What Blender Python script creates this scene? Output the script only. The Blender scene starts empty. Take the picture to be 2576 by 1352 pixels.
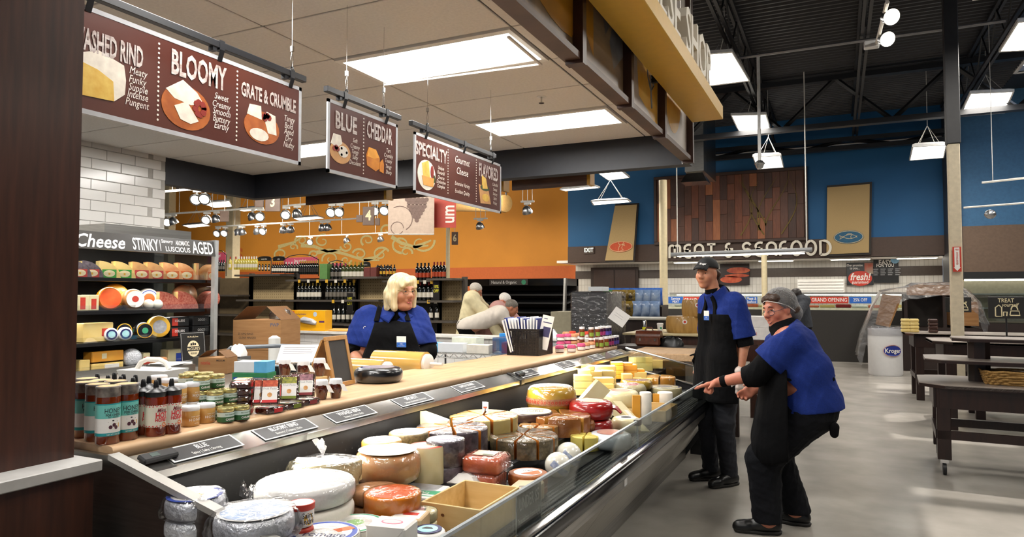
import bpy,math,random
import numpy as np
from mathutils import Vector,Matrix
SC=bpy.context.scene
COL=SC.collection
RNG=random.Random(11)
PI=math.pi
# ---------------------------------------------------------------- camera
W_,H_=2576,1352
FPX,HZ,VX,EYE=1740.0,742.0,2110.0,1.5
PITCH=math.atan((HZ-676)/FPX)
YAW=math.atan((VX-1288)*math.cos(PITCH)/FPX)
cam=bpy.data.objects.new('camera',bpy.data.cameras.new('camera'))
COL.objects.link(cam)
cam.location=(0,0,EYE)
cam.rotation_euler=(PI/2+PITCH,0,YAW)
cam.data.sensor_width=36
cam.data.lens=36*FPX/W_
cam.data.clip_start=.05
SC.camera=cam
_ca,_sa,_cp,_sp=math.cos(YAW),math.sin(YAW),math.cos(PITCH),math.sin(PITCH)
_R=Vector((_ca,_sa,0)); _F=Vector((-_sa*_cp,_ca*_cp,_sp)); _U=Vector((_sa*_sp,-_ca*_sp,_cp))
def at(u,v,X=None,Y=None,Z=None,D=None):
 """the real point seen at a photo position on a given real plane"""
 d=_R*((u-1288)/FPX)+_U*((676-v)/FPX)+_F
 t=X/d.x if X is not None else Y/d.y if Y is not None else (Z-EYE)/d.z if Z is not None else D
 return Vector((0,0,EYE))+d*t
# ---------------------------------------------------------------- world, exposure
SC.view_settings.view_transform='Standard'
SC.view_settings.look='None'
SC.view_settings.exposure=-0.22
SC.view_settings.gamma=1.0
SC.view_settings.use_curve_mapping=False
SC.cycles.use_denoising=True
SC.cycles.max_bounces=6
SC.cycles.diffuse_bounces=3
SC.cycles.glossy_bounces=3
SC.cycles.transparent_max_bounces=12
SC.cycles.transmission_bounces=3
SC.cycles.sample_clamp_indirect=6.0
SC.cycles.caustics_reflective=False
SC.cycles.caustics_refractive=False
wd=bpy.data.worlds.new('world'); SC.world=wd
wd.use_nodes=True
wd.node_tree.nodes['Background'].inputs[0].default_value=(.80,.88,1.0,1)
wd.node_tree.nodes['Background'].inputs[1].default_value=.30
def area(loc,sx,sy,power,col=(1,.95,.87),rot=(0,0,0),spread=PI):
 l=bpy.data.lights.new('area_light','AREA')
 l.shape='RECTANGLE'; l.size=sx; l.size_y=sy; l.energy=power; l.color=col; l.spread=spread
 o=bpy.data.objects.new('area_light',l); COL.objects.link(o); o.location=loc; o.rotation_euler=rot
 return o
def spot(loc,target,power,angle=50,blend=.6,col=(1,.9,.75),r=.04):
 l=bpy.data.lights.new('spot_light','SPOT'); l.energy=power; l.spot_size=math.radians(angle); l.spot_blend=blend
 l.color=col; l.shadow_soft_size=r
 o=bpy.data.objects.new('spot_light',l); COL.objects.link(o); o.location=loc
 o.rotation_euler=(Vector(target)-Vector(loc)).to_track_quat('-Z','Y').to_euler()
 return o
CEIL=2.95
TROF=[(-2.19,3.62),(-2.19,5.35),(-2.19,1.9),(-2.19,.2),(-4.82,5.35),(-4.82,3.62),(-4.82,1.9),(-2.19,-1.5)]
for x,y in TROF:area((x,y,CEIL-.06),1.12,.44,46,(1,.985,.955))
sun=bpy.data.lights.new('sun','SUN'); sun.energy=16; sun.angle=.012; sun.color=(1,.95,.88)
so=bpy.data.objects.new('sun',sun); COL.objects.link(so); so.rotation_euler=Vector((2.85,3.35,6)).to_track_quat('Z','Y').to_euler()
# ---------------------------------------------------------------- materials
MATS={}
def lin(c):
 if isinstance(c,str):c=tuple(int(c[i:i+2],16) for i in (0,2,4))
 c=[x/255 for x in c]
 return tuple(x/12.92 if x <= .04045 else ((x+.055)/1.055) ** 2.4 for x in c)+(1,)
def mt(name,c,rough=.5,metal=0,n=.08,sc=18,c2=None,bump=0,bsc=None,st=(1,1,1),emit=0,coat=0,spec=.5,det=4,sub=0,crough=.08):
 if name in MATS:return MATS[name]
 m=bpy.data.materials.new(name); m.use_nodes=True
 nt=m.node_tree; b=nt.nodes['Principled BSDF']
 L=nt.links.new
 a=lin(c)
 tc=nt.nodes.new('ShaderNodeTexCoord'); mp=nt.nodes.new('ShaderNodeMapping'); no=nt.nodes.new('ShaderNodeTexNoise')
 mp.inputs['Scale'].default_value=st
 no.inputs['Scale'].default_value=sc; no.inputs['Detail'].default_value=det
 L(tc.outputs['Object'],mp.inputs[0]); L(mp.outputs[0],no.inputs['Vector'])
 cr=nt.nodes.new('ShaderNodeValToRGB')
 e=cr.color_ramp.elements
 e[0].position=.33; e[1].position=.68
 if c2 is not None:e[0].color=a; e[1].color=lin(c2)
 else:
  e[0].color=tuple(x*(1-n) for x in a[:3])+(1,); e[1].color=tuple(min(1,x*(1+n)) for x in a[:3])+(1,)
 L(no.outputs['Fac'],cr.inputs[0]); L(cr.outputs[0],b.inputs['Base Color'])
 b.inputs['Roughness'].default_value=rough; b.inputs['Metallic'].default_value=metal
 b.inputs['Specular IOR Level'].default_value=spec
 if coat:
  b.inputs['Coat Weight'].default_value=coat; b.inputs['Coat Roughness'].default_value=crough
 if sub:
  b.inputs['Subsurface Weight'].default_value=sub; b.inputs['Subsurface Radius'].default_value=(.02,.01,.006); b.inputs['Subsurface Scale'].default_value=.5
 if emit:
  b.inputs['Emission Color'].default_value=a; b.inputs['Emission Strength'].default_value=emit
 if bump:
  bp=nt.nodes.new('ShaderNodeBump'); bp.inputs['Strength'].default_value=bump; bp.inputs['Distance'].default_value=.01
  n2=nt.nodes.new('ShaderNodeTexNoise'); n2.inputs['Scale'].default_value=bsc or sc*2; n2.inputs['Detail'].default_value=3
  L(mp.outputs[0],n2.inputs['Vector']); L(n2.outputs['Fac'],bp.inputs['Height'])
  L(bp.outputs[0],b.inputs['Coat Normal' if (coat and bump>.5) else 'Normal'])
 MATS[name]=m
 return m
def glassy(name,tint='ffffff',refl=.12,rough=.03,bump=0,bsc=30,diffuse=False):
 """thin clear film or pane: see-through with a gloss"""
 if name in MATS:return MATS[name]
 m=bpy.data.materials.new(name); m.use_nodes=True; nt=m.node_tree; L=nt.links.new
 for x in list(nt.nodes):nt.nodes.remove(x)
 out=nt.nodes.new('ShaderNodeOutputMaterial'); mx=nt.nodes.new('ShaderNodeMixShader')
 tr=nt.nodes.new('ShaderNodeBsdfTransparent'); gl=nt.nodes.new('ShaderNodeBsdfDiffuse' if diffuse else 'ShaderNodeBsdfGlossy'); lw=nt.nodes.new('ShaderNodeLayerWeight')
 tr.inputs[0].default_value=lin(tint); gl.inputs['Roughness'].default_value=rough
 lw.inputs['Blend'].default_value=.25
 ma=nt.nodes.new('ShaderNodeMath'); ma.operation='MULTIPLY_ADD'; ma.inputs[1].default_value=.6; ma.inputs[2].default_value=refl
 L(lw.outputs['Fresnel'],ma.inputs[0]); L(ma.outputs[0],mx.inputs[0]); L(tr.outputs[0],mx.inputs[1]); L(gl.outputs[0],mx.inputs[2]); L(mx.outputs[0],out.inputs[0])
 if bump:
  tc=nt.nodes.new('ShaderNodeTexCoord'); no=nt.nodes.new('ShaderNodeTexNoise'); no.inputs['Scale'].default_value=bsc
  bp=nt.nodes.new('ShaderNodeBump'); bp.inputs['Strength'].default_value=bump; bp.inputs['Distance'].default_value=.02
  L(tc.outputs['Object'],no.inputs['Vector']); L(no.outputs['Fac'],bp.inputs['Height']); L(bp.outputs[0],gl.inputs['Normal']); L(bp.outputs[0],lw.inputs['Normal'])
 MATS[name]=m
 return m
def skylens(name):
 m=bpy.data.materials.new(name); m.use_nodes=True; nt=m.node_tree; L=nt.links.new
 nt.nodes.remove(nt.nodes['Principled BSDF']); mx=nt.nodes.new('ShaderNodeMixShader'); tr=nt.nodes.new('ShaderNodeBsdfTransparent'); em=nt.nodes.new('ShaderNodeEmission')
 em.inputs[0].default_value=lin('dbe8ff'); em.inputs[1].default_value=5; L(tr.outputs[0],mx.inputs[1]); L(em.outputs[0],mx.inputs[2]); L(mx.outputs[0],nt.nodes['Material Output'].inputs[0]); return m
def lamp(name,c='fff6e8',s=6.0):
 return mt(name,c,emit=s,n=0)
# ---------------------------------------------------------------- mesh building
class M:
 def __init__(s):s.v=[]; s.f=[]; s.mi=[]; s.c=0; s.k=0
 def m(s,i):s.c=i; return s
 def add(s,vs,fs):
  o=len(s.v); s.v += [tuple(p) for p in vs]
  for q in fs:s.f.append([i+o for i in q]); s.mi.append(s.c)
  return s
 def mark(s):s.k=len(s.v); return s
 def xf(s,mat):
  s.v[s.k:]=[tuple(mat @ Vector(p)) for p in s.v[s.k:]]; return s
 def box(s,x0,y0,z0,x1,y1,z1):
  return s.add([(x0,y0,z0),(x1,y0,z0),(x1,y1,z0),(x0,y1,z0),(x0,y0,z1),(x1,y0,z1),(x1,y1,z1),(x0,y1,z1)],
                     [(3,2,1,0),(4,5,6,7),(0,1,5,4),(1,2,6,5),(2,3,7,6),(3,0,4,7)])
 def hexa(s,p):  # 8 corner points in box order
  return s.add(p,[(3,2,1,0),(4,5,6,7),(0,1,5,4),(1,2,6,5),(2,3,7,6),(3,0,4,7)])
 def cb(s,x0,y0,z0,x1,y1,z1,b=.004):  # chamfered box
  xs,ys,zs=(x0,x1),(y0,y1),(z0,z1); vs=[]; ix={}
  for i in (0,1):
   for j in (0,1):
    for k in (0,1):
     sx,sy,sz=1-2*i,1-2*j,1-2*k
     for a in range(3):
      p=[xs[i],ys[j],zs[k]]
      for q,sg in enumerate((sx,sy,sz)):
       if q != a:p[q] += sg*b
      ix[i,j,k,a]=len(vs); vs.append(p)
  fs=[]
  g=lambda i,j,k,a:ix[i,j,k,a]
  for i in (0,1):
   f=[g(i,0,0,0),g(i,1,0,0),g(i,1,1,0),g(i,0,1,0)]; fs.append(f if i else f[::-1])
   f=[g(0,i,0,1),g(1,i,0,1),g(1,i,1,1),g(0,i,1,1)]; fs.append(f[::-1] if i else f)
   f=[g(0,0,i,2),g(1,0,i,2),g(1,1,i,2),g(0,1,i,2)]; fs.append(f if i else f[::-1])
  for i in (0,1):
   for j in (0,1):
    f=[g(i,j,0,0),g(i,j,1,0),g(i,j,1,1),g(i,j,0,1)]; fs.append(f if i != j else f[::-1])
    f=[g(i,0,j,0),g(i,1,j,0),g(i,1,j,2),g(i,0,j,2)]; fs.append(f[::-1] if i != j else f)
    f=[g(0,i,j,1),g(1,i,j,1),g(1,i,j,2),g(0,i,j,2)]; fs.append(f if i != j else f[::-1])
    for k in (0,1):
     f=[g(i,j,k,0),g(i,j,k,1),g(i,j,k,2)]; fs.append(f if (i+j+k)%2 else f[::-1])
  return s.add(vs,fs)
 def lathe(s,pr,n=24,c=(0,0,0),a0=0,a1=2*PI,mis=None):
  """pr: (radius, z) profile, bottom to top; closed by caps where the ends have a radius"""
  full=abs(a1-a0-2*PI)<1e-6; nn=n if full else n+1; vs=[]
  for r,z in pr:
   for i in range(nn):
    t=a0+(a1-a0)*i/n; vs.append((c[0]+r*math.cos(t),c[1]+r*math.sin(t),c[2]+z))
  for j in range(len(pr)-1):
   fs=[]
   for i in range(n):
    k=(i+1)%nn; fs.append((j*nn+i,j*nn+k,(j+1)*nn+k,(j+1)*nn+i))
   if j == 0:o=len(s.v); s.v += vs
   for q in fs:s.f.append([x+o for x in q]); s.mi.append(mis[j] if mis else s.c)
  if full:
   if pr[0][0]>1e-5:s.f.append([o+i for i in range(n)][::-1]); s.mi.append(mis[0] if mis else s.c)
   if pr[-1][0]>1e-5:s.f.append([o+(len(pr)-1)*nn+i for i in range(n)]); s.mi.append(mis[-1] if mis else s.c)
  return s
 def tube(s,pts,r,n=6,closed=False,flat=1.0):
  pts=[Vector(p) for p in pts]; N=len(pts); rs=r if isinstance(r,(list,tuple)) else [r]*N; vs=[]; up=None
  for i,p in enumerate(pts):
   a=pts[(i-1)%N] if (i or closed) else p; b=pts[(i+1)%N] if (i<N-1 or closed) else p
   d=(b-a).normalized()
   if up is None:
    up=d.orthogonal().normalized() if abs(d.z)>.9 else (Vector((0,0,1))-d*d.z).normalized()
   else:up=(up-d*up.dot(d)).normalized()
   w=d.cross(up)
   for k in range(n):
    t=2*PI*k/n; vs.append(p+(w*math.cos(t)+up*math.sin(t)*flat)*rs[i])
  fs=[]
  for i in range(N if closed else N-1):
   j=(i+1)%N
   for k in range(n):fs.append((i*n+k,i*n+(k+1)%n,j*n+(k+1)%n,j*n+k))
  if not closed:fs += [list(range(n))[::-1],[(N-1)*n+k for k in range(n)]]
  return s.add(vs,fs)
 def prism(s,poly,z0,z1,top=True,bot=True):
  n=len(poly); vs=[(x,y,z0) for x,y in poly]+[(x,y,z1) for x,y in poly]
  fs=[(i,(i+1)%n,n+(i+1)%n,n+i) for i in range(n)]
  if bot:fs.append(list(range(n))[::-1])
  if top:fs.append([n+i for i in range(n)])
  return s.add(vs,fs)
 def quad(s,a,b,c,d):return s.add([a,b,c,d],[(0,1,2,3)])
 def slab(s,q,t):  # a board from four points with a thickness vector
  t=Vector(t); q=[Vector(p) for p in q]
  return s.add([*q,*[p+t for p in q]],[(0,1,2,3),(7,6,5,4),(0,4,5,1),(1,5,6,2),(2,6,7,3),(3,7,4,0)])
 def ball(s,c,r,n=12,sq=(1,1,1)):
  k=max(4,n // 2); pr=[(max(1e-6,math.sin(PI*i/k)),-math.cos(PI*i/k)) for i in range(k+1)]
  s.mark(); s.lathe(pr,n); s.xf(Matrix.Translation(c) @ Matrix.Diagonal((r*sq[0],r*sq[1],r*sq[2],1))); return s
 def ribbon(s,pts,w,d=.004,closed=False):
  """flat stroke in the xy plane, raised d along z"""
  P=[Vector((p[0],p[1])) for p in pts]; N=len(P); L=[]; Rr=[]
  for i in range(N):
   a=P[(i-1)%N] if (i or closed) else P[i]; b=P[(i+1)%N] if (i<N-1 or closed) else P[i]
   t=(b-a).normalized(); nn=Vector((-t.y,t.x)); ww=(w[i] if isinstance(w,(list,tuple)) else w)/2
   L.append(P[i]+nn*ww); Rr.append(P[i]-nn*ww)
  vs=[(p.x,p.y,d) for p in L]+[(p.x,p.y,d) for p in Rr]+[(p.x,p.y,0) for p in L]+[(p.x,p.y,0) for p in Rr]
  fs=[]
  for i in range(N if closed else N-1):
   j=(i+1)%N
   fs += [(N+i,N+j,j,i),(2*N+i,i,j,2*N+j),(N+i,3*N+i,3*N+j,N+j)]
  if not closed:
   fs += [(0,2*N,3*N,N),(N-1,2*N-1,4*N-1,3*N-1)]
  return s.add(vs,fs)
 def mesh(s,name,mats,smooth=35):
  me=bpy.data.meshes.new(name); me.from_pydata(s.v,[],s.f)
  for m_ in (mats if isinstance(mats,(list,tuple)) else [mats]):me.materials.append(m_)
  me.polygons.foreach_set('material_index',s.mi)
  if smooth:
   me.polygons.foreach_set('use_smooth',[True]*len(me.polygons))
   if smooth<180:me.set_sharp_from_angle(angle=math.radians(smooth))
  me.update()
  return me
def ob(name,mb,mats=None,parent=None,loc=(0,0,0),rot=(0,0,0),smooth=35,**kw):
 me=mb if isinstance(mb,bpy.types.Mesh) else mb.mesh(name,mats,smooth)
 o=bpy.data.objects.new(name,me); COL.objects.link(o)
 o.location=loc; o.rotation_euler=rot
 if parent:o.parent=parent
 for k,v in kw.items():o[k]=v
 return o
def tag(o,label,cat,group=None):
 o['label']=label; o['category']=cat
 if group:o['group']=group
 return o
def thing(name,label,cat,loc=(0,0,0),rz=0,group=None,rot=None):
 o=bpy.data.objects.new(name,None); COL.objects.link(o); o.location=loc
 o.rotation_euler=rot or (0,0,rz); o.empty_display_size=.1
 return tag(o,label,cat,group)
def dup(root,loc,rz=0,label=None,group=None,rot=None):
 kids=[o for o in bpy.data.objects if o.parent == root] if root.name not in KIDS else KIDS[root.name]
 KIDS[root.name]=kids
 r=root.copy(); COL.objects.link(r); r.location=loc; r.rotation_euler=rot or (0,0,rz)
 if label:r['label']=label
 if group:r['group']=group
 for ch in kids:
  c=ch.copy(); COL.objects.link(c); c.parent=r
  if ch.name not in KIDS:KIDS[ch.name]=[o for o in bpy.data.objects if o.parent == ch]
  for g in KIDS[ch.name]:
   d=g.copy(); COL.objects.link(d); d.parent=c
 return r
KIDS={}
def struct(name,mb,mats,smooth=0,**kw):return ob(name,mb,mats,smooth=smooth,kind='structure',**kw)
TXT={}
def tmesh(s,size=1,ext=0,bold=0,shear=0,cond=1.0,align='CENTER',space=1.0,res=2,line=1.0):
 """lettering as raw vertices and faces in the xy plane"""
 key=(s,ext,bold,shear,align,space,res,line)
 if key not in TXT:
  cu=bpy.data.curves.new('t','FONT'); cu.body=s; cu.size=1; cu.extrude=ext/size; cu.offset=bold; cu.shear=shear
  cu.align_x=align; cu.align_y='CENTER'; cu.space_character=space; cu.resolution_u=res; cu.space_line=line
  o=bpy.data.objects.new('t',cu); me=bpy.data.meshes.new_from_object(o)
  TXT[key]=([tuple(v.co) for v in me.vertices],[list(p.vertices) for p in me.polygons])
  bpy.data.objects.remove(o); bpy.data.curves.remove(cu); bpy.data.meshes.remove(me)
 vs,fs=TXT[key]
 return [(x*size*cond,y*size,z*size) for x,y,z in vs],fs
def frame(o,ex,ey):
 """matrix whose x axis runs along ex, y along ey, from origin o"""
 x=Vector(ex).normalized(); z=x.cross(Vector(ey)).normalized(); y=z.cross(x)
 m=Matrix((x,y,z)).transposed().to_4x4(); m.translation=Vector(o); return m
def oval(rx,ry,n=28,cx=0,cy=0):return [(cx+rx*math.cos(2*PI*i/n),cy+ry*math.sin(2*PI*i/n)) for i in range(n)]
def arc(cx,cy,r,a,b,n=10,ry=None):
 return [(cx+r*math.cos(math.radians(a+(b-a)*i/n)),cy+(ry or r)*math.sin(math.radians(a+(b-a)*i/n))) for i in range(n+1)]
# ================================================================ the setting
DECK=6.0
YB,XT=6.23,-6.4            # back edge and left wall of the cheese shop
woodd=mt('dark_wood','4a281b',.34,sc=5,c2='32190f',st=(9,9,.7),det=7)
woodb=mt('brown_wood','5a3f2f',.45,sc=5,c2='3d281d',st=(.8,.8,12),det=7)
black=mt('black_paint','17181c',.45)
dkgrey=mt('dark_grey_paint','2c2d31',.5)
steel=mt('brushed_steel','a9a7a2',.3,1,n=.12,sc=4,st=(2,.2,30))
steel2=mt('polished_steel','c4c3c0',.17,1,n=.05,sc=3)
whitep=mt('white_paint','e9e6e0',.5,n=.03)
cream=mt('cream_paint','d8c9a4',.5,n=.05)
concrete=mt('polished_concrete','8f8a82',.27,sc=2.2,c2='a6a098',det=14,spec=.5)
orange=mt('orange_wall_paint','d58d2e',.7,n=.05,sc=1)
orange2=mt('terracotta_wall_paint','c9662f',.7,n=.05)
blue=mt('blue_wall_paint','14588a',.65,n=.06,sc=1)
brown=mt('brown_wall_paint','4a382f',.6,n=.06)
panel_w=mt('ceiling_tile_white','ded9d2',.8,n=.05,sc=60,bump=.1,bsc=150)
grid_w=mt('ceiling_grid_white','8f8a84',.6)
tilew=mt('white_tile_glaze','dcd9d4',.18,n=.03,sc=3)
grout=mt('tile_grout','a7a39c',.8)
glow=lamp('lamp_diffuser','fff8ee',7)
glow2=lamp('lamp_tube','fff6e6',9)
struct('floor',M().box(-32,-9,-.1,26,22,0),concrete)
struct('wall_back',M().box(-32,21,0,-7.5,21.15,6.6),orange)
struct('trim_1',M().box(-32,20.985,0,-7.5,21,2.44),orange2)
struct('wall_left',M().box(-32,-9,0,-31.8,21,6.6),orange)
struct('wall_right',M().box(25.8,-9,0,26,21,6.6),brown)
# meat and seafood bulkhead: blue above a brown band, a white tiled recess below
struct('wall_far',M().box(-7.15,19,2.9,2.32,19.3,6.6),blue)
struct('trim_2',M().box(-7.15,18.97,2.43,2.34,19.3,2.9),brown)
struct('wall_side',M().box(2.32,18.2,3.02,26,18.5,6.6),mt('grey_blue_wall_paint','3a6a92',.65))
struct('trim_3',M().box(2.32,18.15,1.85,26,18.5,3.02),mt('taupe_wall_paint','6b5646',.6))
struct('trim_4',M().box(2.26,18.12,0,2.5,19.3,6.6),dkgrey)
m=mt('recess_tile','d9d6cf',.25,n=.03)
nt=m.node_tree; bk=nt.nodes.new('ShaderNodeTexBrick'); bk.inputs['Scale'].default_value=1; bk.offset=0
bk.inputs['Brick Width'].default_value=.1; bk.inputs['Row Height'].default_value=.3; bk.inputs['Mortar Size'].default_value=.004
bk.inputs['Color1'].default_value=lin('dedbd4'); bk.inputs['Color2'].default_value=lin('d5d1c9'); bk.inputs['Mortar'].default_value=lin('aaa59c')
tcn=[x for x in nt.nodes if x.type == 'TEX_COORD'][0]; sx=nt.nodes.new('ShaderNodeSeparateXYZ'); cx=nt.nodes.new('ShaderNodeCombineXYZ')
nt.links.new(tcn.outputs['Object'],sx.inputs[0]); nt.links.new(sx.outputs[0],cx.inputs[0]); nt.links.new(sx.outputs[2],cx.inputs[1]); nt.links.new(cx.outputs[0],bk.inputs['Vector'])
nt.links.new(bk.outputs[0],nt.nodes['Principled BSDF'].inputs['Base Color'])
struct('wall_recess',M().box(-7.5,20.6,0,2.4,20.8,2.43),m)
struct('ceiling_recess',M().box(-7.5,18.98,2.43,2.4,20.8,2.5),whitep)
struct('trim_5',M().box(-7.5,20.57,2.0,2.4,20.6,2.24),mt('brown_tile','4b4039',.35))
for x0,x1 in ((-1.95,-1.05),(-.2,.75),(1.3,2.2),(-4.2,-3.2)):
 t=thing('recess_ceiling_light','long fluorescent light under the meat department ceiling, ' +{-1.95:'above the dark haired shopper',-.2:'above the fresh guaranteed poster',1.3:'near the steel column',-4.2:'behind the round cream column'}[x0],'light',(x0,19.6,2.43),0,'meat department ceiling lights')
 ob('housing',M().box(0,-.16,-.03,x1-x0,.16,0),whitep,t); ob('diffuser',M().box(.03,-.13,-.045,x1-x0-.03,.13,-.03),glow2,t)
area((-2.5,19.7,2.36),8.5,.5,45)
# roof deck: one corrugated sheet, open-web joists and girders under it
mb=M(); P=.152; y=6.5
pr=[]
while y<21:pr += [(y,0),(y+P*.25,0),(y+P*.42,.045),(y+P*.83,.045)]; y += P
n=len(pr)
mb.add([(-32,a,DECK+b) for a,b in pr]+[(3.3,a,DECK+b) for a,b in pr],[(i,i+1,n+i+1,n+i) for i in range(n-1)])
deckm=mt('deck_black','26262a',.5)
struct('ceiling',mb,deckm)
mb=M()
mb.box(-32,-9,DECK,3.3,6.5,DECK+.1); mb.box(4.6,-9,DECK,26,21,DECK+.1)
mb.box(3.3,-9,DECK,4.6,8.3,DECK+.1)
for y0 in (10.4,13.6,16.8):mb.box(3.3,y0,DECK,4.6,y0+1.2,DECK+.1)
mb.box(3.3,18,DECK,4.6,21,DECK+.1)
struct('ceiling',mb,deckm)
SKY=skylens('skylight_lens')
for i,y0 in enumerate((8.3,11.6,14.8)):
 w=struct('window_%d' %(i+1),M().box(3.25,y0-.05,DECK+.3,4.65,y0+2.15,DECK+.33),SKY)
 mb=M()
 for a in (3.3,4.6):mb.box(a-.03,y0,DECK-.02,a+.03,y0+2.1,DECK+.3)
 for b in (y0,y0+1.05,y0+2.1):mb.box(3.3,b-.03,DECK-.02,4.6,b+.03,DECK+.3)
 ob('window_frame',mb,whitep,w)
def joist(name,x,y0,y1,z0=5.3,z1=5.95,lab=''):
 t=thing(name,lab,'joist',(x,y0,z0),0,'roof joists'); L=y1-y0; mb=M()
 for dx in (-.04,.04):
  mb.box(dx-.022,0,0,dx+.022,L,.045)
  mb.box(dx-.022,0,z1-z0-.045,dx+.022,L,z1-z0)
 ob('chords',mb,black,t); k=int(L/.6); mb=M()
 for i in range(k):
  a,b=i*L/k,(i+1)*L/k; zz=(.03,z1-z0-.03) if i%2 else (z1-z0-.03,.03)
  mb.tube([(0,a,zz[0]),(0,b,zz[1])],.014,5)
 ob('web',mb,black,t,kind='stuff')
for x,l in ((-1.43,'black open web roof joist above the letters sign'),(.41,'black open web roof joist in the middle of the open roof'),(2.29,'black open web roof joist beside the skylights'),(-3.3,'black open web roof joist over the cheese shop canopy'),(-7.5,'black open web roof joist over the wine aisle'),(-11,'black open web roof joist far over the wine aisle'),(-14.5,'black open web roof joist near the far left of the roof')):
 joist('roof_joist',x,3.0,18.9,lab=l)
def girder(y,x0,x1,z0,z1,lab):
 t=thing('roof_girder',lab,'girder',(x0,y,z0)); L=x1-x0; mb=M()
 for zz in (0,z1-z0-.1):mb.box(0,-.09,zz,L,.09,zz+.1)
 ob('chords',mb,black,t); k=int(L/1.0)
 for i in range(k):
  zz=(.05,z1-z0-.05) if i%2 else (z1-z0-.05,.05)
  ob('diagonal',M().tube([(i*L/k,0,zz[0]),((i+1)*L/k,0,zz[1])],.045,4),black,t)
girder(15.2,-8,12,4.85,5.9,'deep black truss girder crossing above the meat department')
girder(18.2,-8,2.3,4.95,5.25,'shallow black beam just in front of the blue wall')
# cheese shop canopy
XE=-1.26
mb=M(); rows=[-2.405+.573*i for i in range(16)]; cols=[-1.58-1.21*i for i in range(5)]
ceil=struct('ceiling',M().box(XT,-2.6,CEIL+.012,XE,YB,CEIL+.05),grid_w)
tm=M().cb(.006,.006,0,1.204,.567,.012,.003).mesh('ceiling_tile',panel_w)
tm2=M().cb(.006,.006,0,.36,.567,.012,.003).mesh('ceiling_tile',panel_w)
tm3=M().cb(.006,.006,0,.31,.567,.012,.003).mesh('ceiling_tile',panel_w)
rows=[.465+.573*i for i in range(-4,10)]
lit=[(round(x,2),y) for x,y in TROF]
for ry in rows:
 for x0,wd in ((-2.79,1.21),(-4.21,1.42),(-5.42,1.21),(-6.4,.98)):
  if any(abs(x0+.6-a)<.5 and abs(ry+.28-b)<.28 for a,b in lit):continue
  ob('ceiling_tile',tm,None,ceil,(x0,ry,CEIL-.002)).scale.x=wd/1.21
 ob('ceiling_tile',tm3,None,ceil,(-1.58,ry,CEIL-.002))
for i,(x,y) in enumerate(TROF):
 t=thing('ceiling_troffer','white framed fluorescent troffer in the tiled ceiling, ' +['its frame hanging ajar over the counter','over the far end of the cheese counter','over the near end of the cheese counter','out of sight above the wood wall','second row, near the back beam','second row, behind the first menu board','second row, near the tiled wall','behind the viewer over the counter'][i],'ceiling light',(x,y,CEIL),0,'ceiling troffers')
 mb=M()
 for a,b,c,d in ((-.6,-.28,.6,-.235),(-.6,.235,.6,.28),(-.6,-.235,-.57,.235),(.57,-.235,.6,.235)):mb.box(a,b,-.012,c,d,.008)
 ob('frame',mb,whitep,t); ob('diffuser',M().box(-.57,-.235,-.008,.57,.235,.002),glow,t)
 if i == 0:
  ob('loose_frame',M().box(-.57,.20,-.04,.58,.215,-.028).box(.57,-.25,-.04,.585,.215,-.028),whitep,t,rot=(-.03,.02,0))
t=thing('ceiling_sprinkler','small sprinkler head in the ceiling between the two large lights','sprinkler',tuple(at(1362,243,Z=CEIL)))
ob('escutcheon',M().lathe([(.001,-.004),(.035,-.004),(.035,0)],16),whitep,t); ob('head',M().lathe([(.001,-.05),(.02,-.05),(.02,-.045),(.006,-.04),(.006,0)],12),steel2,t)
struct('trim_6',M().box(XT,YB,2.67,-1.19,YB+.14,CEIL+.3),mt('black_soffit','22242a',.55))
struct('trim_7',M().box(XT-.12,5.0,2.67,XT,YB+.14,CEIL+.3),mt('black_soffit'))if False else struct('trim_7',M().box(XT-.12,5.0,2.67,XT,YB+.14,CEIL+.3),MATS['black_soffit'])
# left tiled wall
wl=struct('wall_tiled',M().box(XT-.14,0,0,XT-.008,5.0,CEIL),grout)
tl=M().cb(0,.002,.002,.01,.298,.098,.004).mesh('tile',tilew)
for r in range(19,30):
 for k in range(9):
  y0=2.55+.3*k-(.15 if r%2 else 0)
  if y0+.3>5.0:continue
  ob('tile',tl,None,wl,(XT-.01,y0,r*.1))
 ob('tile',M().cb(0,.002,.002,.01,.148 if r%2 == 0 else .15,.098,.004),tilew,wl,(XT-.01,4.85,r*.1)) if r%2 else None
# dark wood end wall with a grey ledge, nearest the viewer
struct('wall_near',M().box(-2.2,-1.2,1.03,-2.0,1.28,CEIL),woodd)
struct('wall_near_lower',M().box(-2.2,-1.2,0,-1.925,1.29,1.0),woodd)
struct('trim_8',M().cb(-2.2,-1.2,1.0,-1.9,1.3,1.032,.003),mt('grey_ledge','b9b7b4',.45))
# wood boards with brass sides behind the soffit
for i,(a,b) in enumerate(((-5.9,-4.72),(-4.62,-3.22),(-3.10,-2.26))):
 t=thing('wood_valance',['long wood valance board left of the menu boards','wood valance board behind the middle menu board','wood valance board right of the last menu board'][i],'valance',(a,6.56,2.6),0,'rear wood valances')
 ob('board',M().cb(0,0,0,b-a,.03,.55),woodb,t)
 ob('brass_edge',M().box(b-a,-.02,0,b-a+.035,.12,.55),mt('brass_paint','b3831f',.4),t)
 ob('bracket',M().box(.3,-.19,.2,.4,0,.3).box(b-a-.4,-.19,.2,b-a-.3,0,.3),black,t)
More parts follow.
